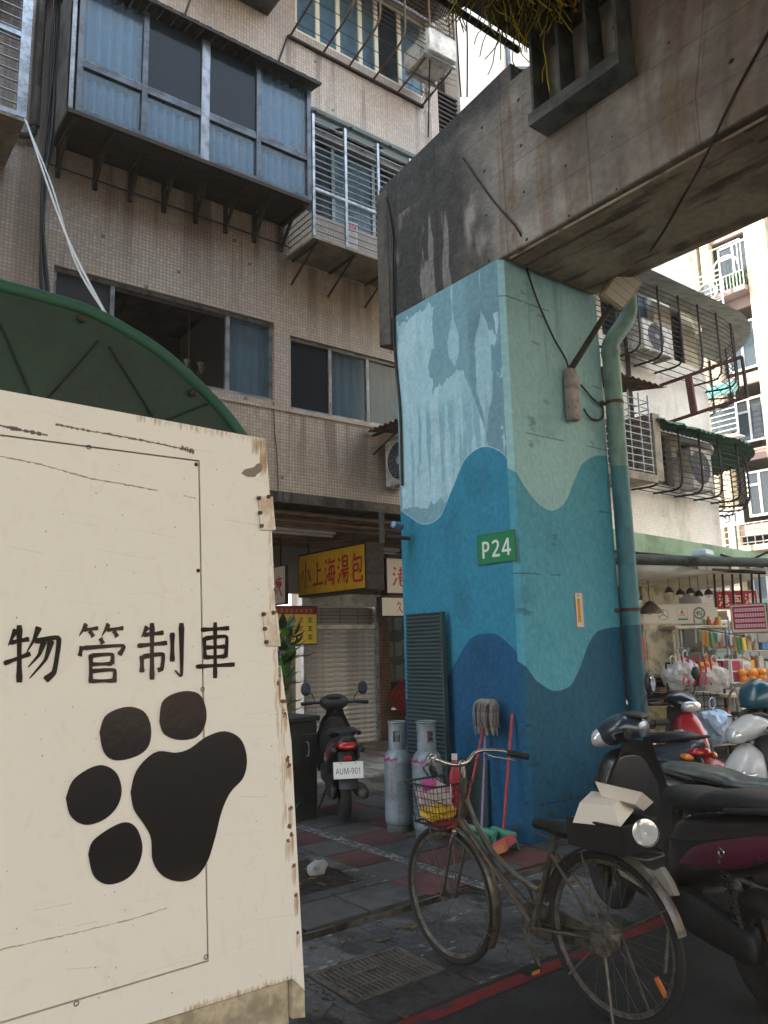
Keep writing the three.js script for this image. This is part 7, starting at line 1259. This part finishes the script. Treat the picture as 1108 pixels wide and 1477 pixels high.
panel('shop_sign', 'long white sign with three round emblems above the glass stall', 'sign', [925, 872, 1034, 902, -3], [13, 13], (x, w, h) => {
  x.fillStyle = '#f4f0e8'; x.fillRect(0, 0, w, h); x.lineWidth = 3; x.strokeStyle = '#6f96a4'; x.beginPath(); x.arc(140, 66, 36, 0, 7); x.stroke(); for (let i = 0; i < 3; i++) { const a = -Math.PI / 2 + i * 2.094; x.beginPath(); x.moveTo(140, 66); x.lineTo(140 + 34 * Math.cos(a), 66 + 34 * Math.sin(a)); x.lineWidth = 6; x.stroke(); }
  x.lineWidth = 2; x.strokeStyle = '#9ab0b4'; x.strokeRect(236, 26, 72, 60); x.fillStyle = '#c4423c'; x.beginPath(); x.moveTo(272, 32); x.lineTo(284, 62); x.lineTo(260, 62); x.fill(); x.fillRect(250, 70, 44, 5); x.fillStyle = '#4f94a6'; x.fillRect(240, 96, 66, 12);
  x.strokeStyle = '#3a5a60'; x.lineWidth = 9; x.beginPath(); x.arc(390, 62, 36, 0, 7); x.stroke(); x.fillStyle = '#cfe4e4'; x.beginPath(); x.arc(390, 62, 31, 0, 7); x.fill(); x.fillStyle = '#c0343c'; x.fillRect(364, 58, 30, 8); x.fillRect(375, 44, 8, 36); x.strokeStyle = '#5c9a9a'; x.lineWidth = 5; x.beginPath(); x.arc(404, 62, 15, 0.4, 5.4); x.stroke();
}, 512, 130);
panel('shop_sign', 'small white sign with a red stroke beside the pier pipe', 'sign', [904, 866, 927, 900, 0], [12, 12], (x, w, h) => { x.fillStyle = '#e6dcd0'; x.fillRect(0, 0, w, h); drawGlyph(x, 'shang', w * 0.02, h * 0.15, w * 0.6, h * 0.6, 12, '#b02c34'); x.strokeStyle = '#b02c34'; x.lineWidth = 14; x.beginPath(); x.moveTo(10, 20); x.lineTo(70, 96); x.stroke(); }, 128, 160);
const hook = (x, w, h, rows) => { x.fillStyle = '#f1e4e2'; for (let r = 0; r < rows; r++) { const y = h * (0.10 + r * 0.9 / rows), n = 12; for (let i = 0; i < n; i++) { const s = h * 0.5 / rows, X = w * 0.06 + i * w * 0.075; x.fillRect(X, y, s, s * 0.2); x.fillRect(X + s * 0.4, y - s * 0.1, s * 0.22, s * 1.2); x.fillRect(X, y + s * 0.8, s, s * 0.2); x.fillRect(X + s * 0.05, y + s * 0.4, s * 0.9, s * 0.16); } } };
panel('shop_sign', 'crimson sign with rows of white characters hanging at the right edge', 'sign', [1052, 872, 1106, 914, 3], [10.6, 10.2], (x, w, h) => { x.fillStyle = '#e4dcca'; x.fillRect(0, 0, w, h); x.fillStyle = '#bf2350'; x.fillRect(12, 14, w - 24, h - 40); x.save(); x.translate(8, 12); hook(x, w - 16, h - 34, 4); x.restore(); }, 320, 256, 0.16, M.shelf);
panel('banner', 'red banner with white characters behind the crimson sign', 'banner', [1028, 852, 1092, 880, -2], [13.2, 13.2], (x, w, h) => { x.fillStyle = '#b3202e'; x.fillRect(0, 0, w, h); ['gang', 'bao', 'tang'].forEach((k, i) => drawGlyph(x, k, 24 + i * 78, 18, 66, 94, 15, '#f0dcd4')); }, 256, 128, 0.02);
{ // things standing about the stalls, back to front
  const box2 = (name, label, cat, px, py, d, w, h, dd, mat, turn = 0.2, g) => { const p = K(px, py, d); const o = thing(name, label, cat, [p.x, Math.max(0, p.y - h / 2), p.z], turn, g); return o; };
  // cream cupboard with an orange strip
  let p = K(940, 935, 12.2); let o = thing('cupboard', 'cream metal cupboard beside the pier pipe', 'cupboard', [p.x, 0, p.z], -0.5); M.creamBox = std({ ...wm([214, 202, 176], [156, 138, 108], 0.7, 921, 0.8), roughness: 0.6 });
  obj('body', rbox(0.5, 1.82, 0.5, 0.02, 0, 0.91, 0), M.creamBox, o); obj('door', rbox(0.44, 1.6, 0.02, 0.006, 0, 0.93, 0.262), M.creamBox, o); obj('handle', rbox(0.02, 0.12, 0.03, 0.006, 0.16, 1.0, 0.285), M.aluDark, o);
  p = K(927, 935, 11.6); o = thing('paper_strip', 'orange red paper strip hanging beside the cream cupboard', 'paper', p, -0.6); obj('strip', rbox(0.07, 0.34, 0.006, 0.002), M.plain(0.7, 0.10, 0.04, 0.7), o);
  p = K(938, 880, 11.8); o = thing('stall_lamp', 'round metal lamp hood hanging above the cupboard', 'lamp', p); obj('lamp_shade', lathe([[0.02, 0.14], [0.06, 0.12], [0.15, 0.02], [0.18, -0.05], [0.17, -0.05], [0.14, 0.02], [0.05, 0.11]], 20), M.steelDull, o); obj('bulb', T(new THREE.SphereGeometry(0.045, 12, 8), 0, -0.03, 0), M.plain(0.8, 0.72, 0.5, 0.3), o); obj('cord', rod([0, 0.14, 0], [0, 0.8, 0], 0.006), M.black, o);
  const lampP = thing('stall_lamp', 'small unlit bulb lamp above the white sign, leftmost of the row', 'lamp', K(965, 852, 12.6), 0, 'small lamps above the white sign'); obj('lamp_shade', lathe([[0.02, 0.06], [0.05, 0.03], [0.075, -0.03], [0.07, -0.03], [0.04, 0.03]], 14), M.ironDark, lampP); obj('bulb', T(new THREE.SphereGeometry(0.04, 10, 8), 0, -0.04, 0), M.plain(0.85, 0.82, 0.7, 0.2), lampP); obj('cord', rod([0, 0.06, 0], [0, 0.5, 0], 0.006, 0.006, 4), M.black, lampP);
  for (const [px, py] of [[981, 855], [996, 853], [1008, 857], [1022, 855]]) copyOf(lampP, `small unlit bulb lamp above the white sign, ${{ 981: 'second', 996: 'third', 1008: 'fourth', 1022: 'fifth' }[px]} from the left`).position.copy(K(px, py, 12.6));
  // cardboard pile
  p = K(948, 988, 11.4); const n = 9; for (let i = 0; i < n; i++) { const c = thing('cardboard_sheet', `flattened brown cardboard sheet, ${['bottom', 'second', 'third', 'fourth', 'fifth', 'sixth', 'seventh', 'eighth', 'topmost'][i]} of the pile by the pier pipe`, 'cardboard', [p.x + rnd(-0.05, 0.05), p.y - 0.28 + i * 0.052, p.z + rnd(-0.05, 0.05)], rnd(-0.4, 0.2), 'cardboard sheets piled by the pier pipe'); M.card = M.card || [[128, 96, 66], [96, 70, 50], [150, 118, 84]].map((q, k) => std({ ...wm(q, q.map((x) => x * 0.7), 0.6, 931 + k, 0.6), roughness: 0.9 })); obj('sheet', T(surf(8, 4, (u, v) => [(u - 0.5) * rnd(0.78, 0.8), 0.03 * Math.sin(u * 3 + i) + 0.012 * Math.sin(v * 5 + i * 2), (v - 0.5) * 0.6]), 0, 0, 0, rnd(-0.05, 0.05), 0, rnd(-0.06, 0.06)), (() => { const m = M.card[i % 3].clone(); m.side = THREE.DoubleSide; return m; })(), c); obj('edge', rbox(0.72, 0.02, 0.5, 0.005, 0, -0.008, 0), M.card[(i + 1) % 3], c); }
  o = thing('metal_drum', 'shallow yellowish metal drum below the cardboard pile', 'drum', [p.x, 0, p.z], 0); M.brassTin = std({ ...wm([190, 172, 124], [128, 108, 74], 0.6, 941, 0.4), metalness: 0.55, roughness: 0.4 });
  obj('body', lathe([[0, 0.02], [0.40, 0.02], [0.43, 0.05], [0.44, 0.3], [0.43, 0.32], [0.44, 0.34], [0.445, 0.62], [0.46, 0.635], [0.445, 0.645], [0.42, 0.64]], 36), M.brassTin, o); obj('handle', tube([[0.44, 0.5, -0.1], [0.5, 0.48, -0.08], [0.5, 0.48, 0.08], [0.44, 0.5, 0.1]], 0.012, 6, 14), M.steelDull, o);
  // glass display cart
  p = K(998, 938, 12.0); o = thing('glass_cart', 'glass fronted food cart with steel frame under the white sign', 'food cart', [p.x, 0, p.z], -0.35);
  const w = 0.92, y0 = 1.05, y1 = 1.72; for (const x of [-w / 2, 0, w / 2]) for (const z of [-0.25, 0.25]) obj('post', rod([x, y0, z], [x, y1, z], 0.014, 0.014, 6), M.galv, o);
  obj('top', rbox(w + 0.08, 0.05, 0.6, 0.012, 0, y1 + 0.025, 0), M.creamBox, o); obj('base', rbox(w + 0.04, 0.6, 0.56, 0.02, 0, y0 - 0.3, 0), M.galv, o); for (const [x, z] of [[-0.4, -0.22], [0.4, -0.22], [-0.4, 0.22], [0.4, 0.22]]) obj('leg', rod([x, 0, z], [x, 0.46, z], 0.02), M.galv, o);
  for (const s of [-1, 1]) obj('pane', span(s < 0 ? -w / 2 + 0.01 : 0.01, s < 0 ? -0.01 : w / 2 - 0.01, y0, y1 - 0.005, 0.248, 0.252), M.glass, o); obj('shelf', span(-w / 2, w / 2, 1.36, 1.375, -0.24, 0.24), M.glass, o);
  for (let i = 0; i < 8; i++) tag(obj('food_tray', rbox(0.09, 0.07, 0.16, 0.02, p.x - 0.38 + i * 0.1, i % 2 ? 1.41 : 1.09, p.z + 0.02 + (i % 2) * 0.02), [M.redCloth, M.creamBox, M.plain(0.5, 0.25, 0.08, 0.6)][i % 3]), i % 2 ? `small food tray on the upper shelf of the glass cart, ${['first', 'second', 'third', 'fourth'][i >> 1]} from the left` : `small food tray in the bottom of the glass cart, ${['first', 'second', 'third', 'fourth'][i >> 1]} from the left`, 'tray', i % 2 ? 'trays on the upper shelf of the cart' : 'trays in the bottom of the cart');
  // plastic bags of goods hung in front of the cart
  M.poly = phy({ color: new THREE.Color().setRGB(0.86, 0.84, 0.8), transmission: 0.45, thickness: 0, roughness: 0.3, side: THREE.DoubleSide });
  const bag = (label, px, py, d, R, mat, sd, grp) => { const g = new THREE.IcosahedronGeometry(R, 3), q = g.attributes.position; for (let i = 0; i < q.count; i++) { const m = V3(q.getX(i), q.getY(i), q.getZ(i)).normalize(), k = (m.y > 0.4 ? 1 - (m.y - 0.4) * 0.7 : 1) * (0.75 + 0.5 * vnoise(m.x * 4 + 9, m.y * 4 + m.z * 3 + 9, 64, sd)); q.setXYZ(i, m.x * R * k, m.y * R * k * 1.25, m.z * R * k); } g.computeVertexNormals(); const c = thing('plastic_bag', label, 'bag', K(px, py, d), 0, grp); obj('bag', g, mat, c); obj('handle', T(new THREE.TorusGeometry(R * 0.35, 0.008, 5, 16), 0, R * 1.25, 0), mat, c); };
  bag('clear plastic bag hanging leftmost in front of the glass cart', 972, 975, 10.6, 0.17, M.poly, 1); bag('clear plastic bag with red goods in front of the cart', 990, 966, 10.4, 0.16, M.poly, 2); bag('red bag hanging behind the clear plastic bags', 1003, 972, 10.7, 0.13, M.redCloth, 3); bag('yellow orange bag beside the red one at the cart', 1020, 964, 10.5, 0.12, M.plain(0.75, 0.34, 0.04, 0.4), 4); bag('clear plastic bag hanging rightmost in front of the glass cart', 1032, 975, 10.4, 0.17, M.poly, 5); bag('pale blue plastic bag standing behind the red scooter', 1030, 1042, 9.2, 0.18, phy({ color: new THREE.Color().setRGB(0.45, 0.58, 0.75), roughness: 0.3 }), 6);
  for (let i = 0; i < 6; i++) { const c = K(985 + i * 8, 968, 10.3); tag(obj('red_strap', tube([[c.x, c.y + 0.2, c.z], [c.x + 0.03, c.y, c.z], [c.x - 0.02, c.y - 0.18, c.z]], 0.014, 5, 10), M.plain(0.55, 0.03, 0.06, 0.5)), `thin red strap hanging among the plastic bags, ${['first', 'second', 'third', 'fourth', 'fifth', 'sixth'][i]} from the left`, 'strap', 'red straps among the bags'); }
  p = K(1005, 1000, 10.6); o = thing('hanging_rail', 'dark rail carrying the plastic bags in front of the cart', 'rail', [p.x, 0, p.z], -0.5); obj('post', [rod([-0.42, 0, 0], [-0.42, 1.25, 0], 0.015), rod([0.42, 0, 0], [0.42, 1.25, 0], 0.015), rod([-0.42, 1.25, 0], [0.42, 1.25, 0], 0.015)], M.ironDark, o); for (let i = 0; i < 4; i++) obj('wire_shelf', rod([-0.42, 0.35 + i * 0.15, 0], [0.42, 0.35 + i * 0.15, 0], 0.007, 0.007, 5), M.ironDark, o); for (let i = 0; i < 9; i++) obj('wire', rod([-0.4 + i * 0.1, 0.3, 0], [-0.4 + i * 0.1, 0.85, 0], 0.006, 0.006, 4), M.ironDark, o);
  // white framed trays, fruit on the table, table
  p = K(1070, 1000, 11); o = thing('market_table', 'wooden market table with thin steel legs near the right edge', 'table', [p.x, 0, p.z], -0.4);
  obj('table_top', rbox(1.5, 0.05, 0.8, 0.012, 0.2, 0.79, 0), M.creamBox, o); for (const [x, z] of [[-0.5, 0.35], [0.9, 0.35], [-0.5, -0.35], [0.9, -0.35]]) obj('leg', rod([x, 0, z], [x, 0.77, z], 0.022), M.shelf, o); obj('lower_shelf', rbox(1.4, 0.03, 0.7, 0.01, 0.2, 0.3, 0), M.shelf, o);
  for (const [px, lab] of [[1044, 'left'], [1064, 'right']]) { p = K(px, 968, 10.9); o = thing('display_rack', `white framed rack with red goods, ${lab} one on the market table`, 'rack', p, -0.4); obj('frame', [box(0.02, 0.34, 0.02, -0.1, 0, 0), box(0.02, 0.34, 0.02, 0.1, 0, 0), box(0.18, 0.02, 0.02, 0, 0.16, 0), box(0.18, 0.02, 0.02, 0, -0.16, 0), box(0.18, 0.015, 0.02, 0, 0, 0)], M.whiteFrame, o); obj('goods', [rbox(0.15, 0.13, 0.05, 0.02, 0, 0.08, -0.04), rbox(0.15, 0.13, 0.05, 0.02, 0, -0.08, -0.04)], M.plain(0.5, 0.06, 0.12, 0.5), o); }
  p = K(1092, 976, 10.9); const f0 = thing('orange_fruit', 'bright orange fruit heaped on the market table among its like', 'fruit', [p.x, p.y, p.z], 0, 'oranges on the market table'); obj('fruit', new THREE.SphereGeometry(0.055, 14, 10), M.plain(0.85, 0.27, 0.02, 0.5, { bumpMap: grainBump, bumpScale: 0.001 }), f0);
  for (let i = 1; i < 16; i++) { const c = copyOf(f0, f0.userData.label); c.position.set(p.x - 0.2 + (i % 6) * 0.1 + rnd(-0.01, 0.01), p.y - 0.02 + (i > 9 ? 0.08 : 0), p.z + (i % 3) * 0.09 - 0.1); }
  o = thing('cream_bag', 'cream sack behind the orange fruit', 'bag', [p.x + 0.1, p.y + 0.1, p.z - 0.25]); obj('sack', rbox(0.3, 0.25, 0.2, 0.08, 0, 0, 0, 0, 0, 0, 3), M.creamBox, o);
  p = K(1082, 1038, 9.6); o = thing('bucket', 'grey plastic bucket under the market table', 'bucket', [p.x, 0, p.z]); obj('body', lathe([[0, 0.02], [0.13, 0.02], [0.17, 0.4], [0.185, 0.41], [0.175, 0.42]], 24), M.plain(0.3, 0.3, 0.28, 0.6), o); obj('handle', tube([[-0.175, 0.39, 0], [-0.1, 0.28, 0.16], [0.1, 0.28, 0.16], [0.175, 0.39, 0]], 0.006, 5, 16), M.steelDull, o);
  p = K(1048, 1015, 10.2); o = thing('folding_chair', 'pale folding chair frame leaning by the market table', 'chair', [p.x, 0, p.z], 0.8); obj('frame', [tube([[-0.18, 0, 0], [-0.18, 0.8, 0.1], [0, 0.9, 0.12], [0.18, 0.8, 0.1], [0.18, 0, 0]], 0.014, 6, 30), tube([[-0.15, 0, 0.2], [-0.15, 0.45, -0.05], [0.15, 0.45, -0.05], [0.15, 0, 0.2]], 0.012, 6, 20)], M.shelf, o); obj('seat', rbox(0.34, 0.03, 0.3, 0.01, 0, 0.45, 0.06), M.creamBox, o);
  // white van with teal stripes behind
  p = K(1085, 950, 15); const v = thing('delivery_van', 'white van with teal stripes parked behind the market table', 'van', [p.x + 0.9, 0, p.z], -0.35); const vw = gloss(0.72, 0.73, 0.72);
  obj('body', ext([[-2.1, 0.35], [2.1, 0.35], [2.15, 0.9], [1.5, 1.15], [1.05, 1.85], [-2.0, 1.9], [-2.12, 1.7]], 1.6, 0.06).translate(0, 0, -0.8), vw, v); obj('stripe', [ext([[-2.0, 0.98], [1.2, 1.08], [1.2, 1.2], [-2.0, 1.14]], 0.01, 0).translate(0, 0, 0.805)], M.plain(0.02, 0.22, 0.26, 0.4), v); obj('emblem', ext([[-1.9, 1.38], [-1.5, 1.34], [-1.2, 1.40], [-1.25, 1.56], [-1.7, 1.60]], 0.01, 0, [], true).translate(0, 0, 0.805), M.plain(0.04, 0.32, 0.32, 0.4), v);
  obj('window', [ext([[0.2, 1.2], [1.2, 1.2], [0.95, 1.7], [0.2, 1.72]], 0.012, 0.002).translate(0, 0, 0.80)], M.winDark, v); for (const x of [-1.3, 1.3]) { const wl = obj('wheel', T(new THREE.CylinderGeometry(0.2, 0.2, 0.16, 20), x, 0.32, 0.74, Math.PI / 2), M.steelDull, v); obj('tyre', T(new THREE.TorusGeometry(0.25, 0.075, 10, 28), x, 0.32, 0.74), M.rubber, wl); }
  // small stall wall and a rear fascia that close the view beyond the tables
  o = thing('stall_wall', 'cream plastered stall wall behind the market', 'wall'); obj('wall', [span(11.5, 12.6, 0, 2.6, -7.95, -7.75), span(14.4, 14.9, 0, 3.0, -7.0, -6.8)], M.creamBox, o);
}

{ // stocked racks among the stalls: every packet a piece of its rack
  const tones = [[0.62, 0.08, 0.06], [0.75, 0.55, 0.08], [0.7, 0.68, 0.62], [0.1, 0.32, 0.16], [0.12, 0.25, 0.5], [0.72, 0.3, 0.12], [0.6, 0.5, 0.36]].map((c) => M.plain(...c, 0.45));
  function rack(label, p, turn, w, rows, y0, dy) {
    const o = thing('goods_rack', label, 'rack', [p.x, 0, p.z], turn);
    for (const x of [-w / 2, w / 2]) for (const z of [-0.14, 0.14]) obj('post', rod([x, 0, z], [x, y0 + dy * rows, z], 0.012, 0.012, 6), M.galv, o);
    for (let r = 0; r < rows; r++) {
      const y = y0 + r * dy; obj('shelf', rbox(w, 0.018, 0.3, 0.004, 0, y, 0), M.creamBox, o);
      for (let x = -w / 2 + 0.05; x < w / 2 - 0.04; ) { const q = rnd(0.05, 0.12), h = rnd(0.08, dy - 0.06), k = Math.floor(rnd(0, 7)); obj('packet', k % 3 ? rbox(q, h, 0.12, 0.012, x + q / 2, y + 0.01 + h / 2, rnd(-0.02, 0.06)) : T(lathe([[0, 0], [q * 0.45, 0], [q * 0.47, h * 0.7], [q * 0.2, h * 0.85], [q * 0.2, h], [0, h]], 12), x + q / 2, y + 0.01, rnd(0, 0.05)), tones[k], o); x += q + rnd(0.005, 0.03); }
    }
  }
  rack('stocked rack of bright packets between the glass cart and the van', K(1050, 940, 12.6), -0.6, 0.9, 5, 0.5, 0.3);
  rack('stocked rack of packets at the right edge beneath the crimson sign', K(1098, 940, 11.6), -0.5, 0.8, 4, 0.85, 0.26);
  rack('low rack of packets below the market table', K(1062, 1010, 10.5), -0.4, 1.1, 2, 0.18, 0.26);
  const h = thing('hanging_goods', 'row of bagged goods hanging from a wire under the awning', 'goods', [0, 0, 0]);
  const a = K(1000, 905, 11.8), b = K(1075, 918, 11.4); obj('wire', rod(a, b, 0.006, 0.006, 5), M.black, h);
  for (let i = 0; i < 13; i++) { const q = a.clone().lerp(b, (i + 0.5) / 13), L = rnd(0.12, 0.26); obj('packet', rbox(rnd(0.05, 0.09), L, 0.03, 0.012, q.x, q.y - L / 2 - 0.02, q.z, 0, rnd(-0.6, 0.6), rnd(-0.1, 0.1)), tones[Math.floor(rnd(0, 7))], h); }
}
scene.traverse((o) => { if (o.isMesh) { o.castShadow = o.receiveShadow = true; } });
camera.far = 2000; camera.updateProjectionMatrix();
renderer.render(scene, camera);
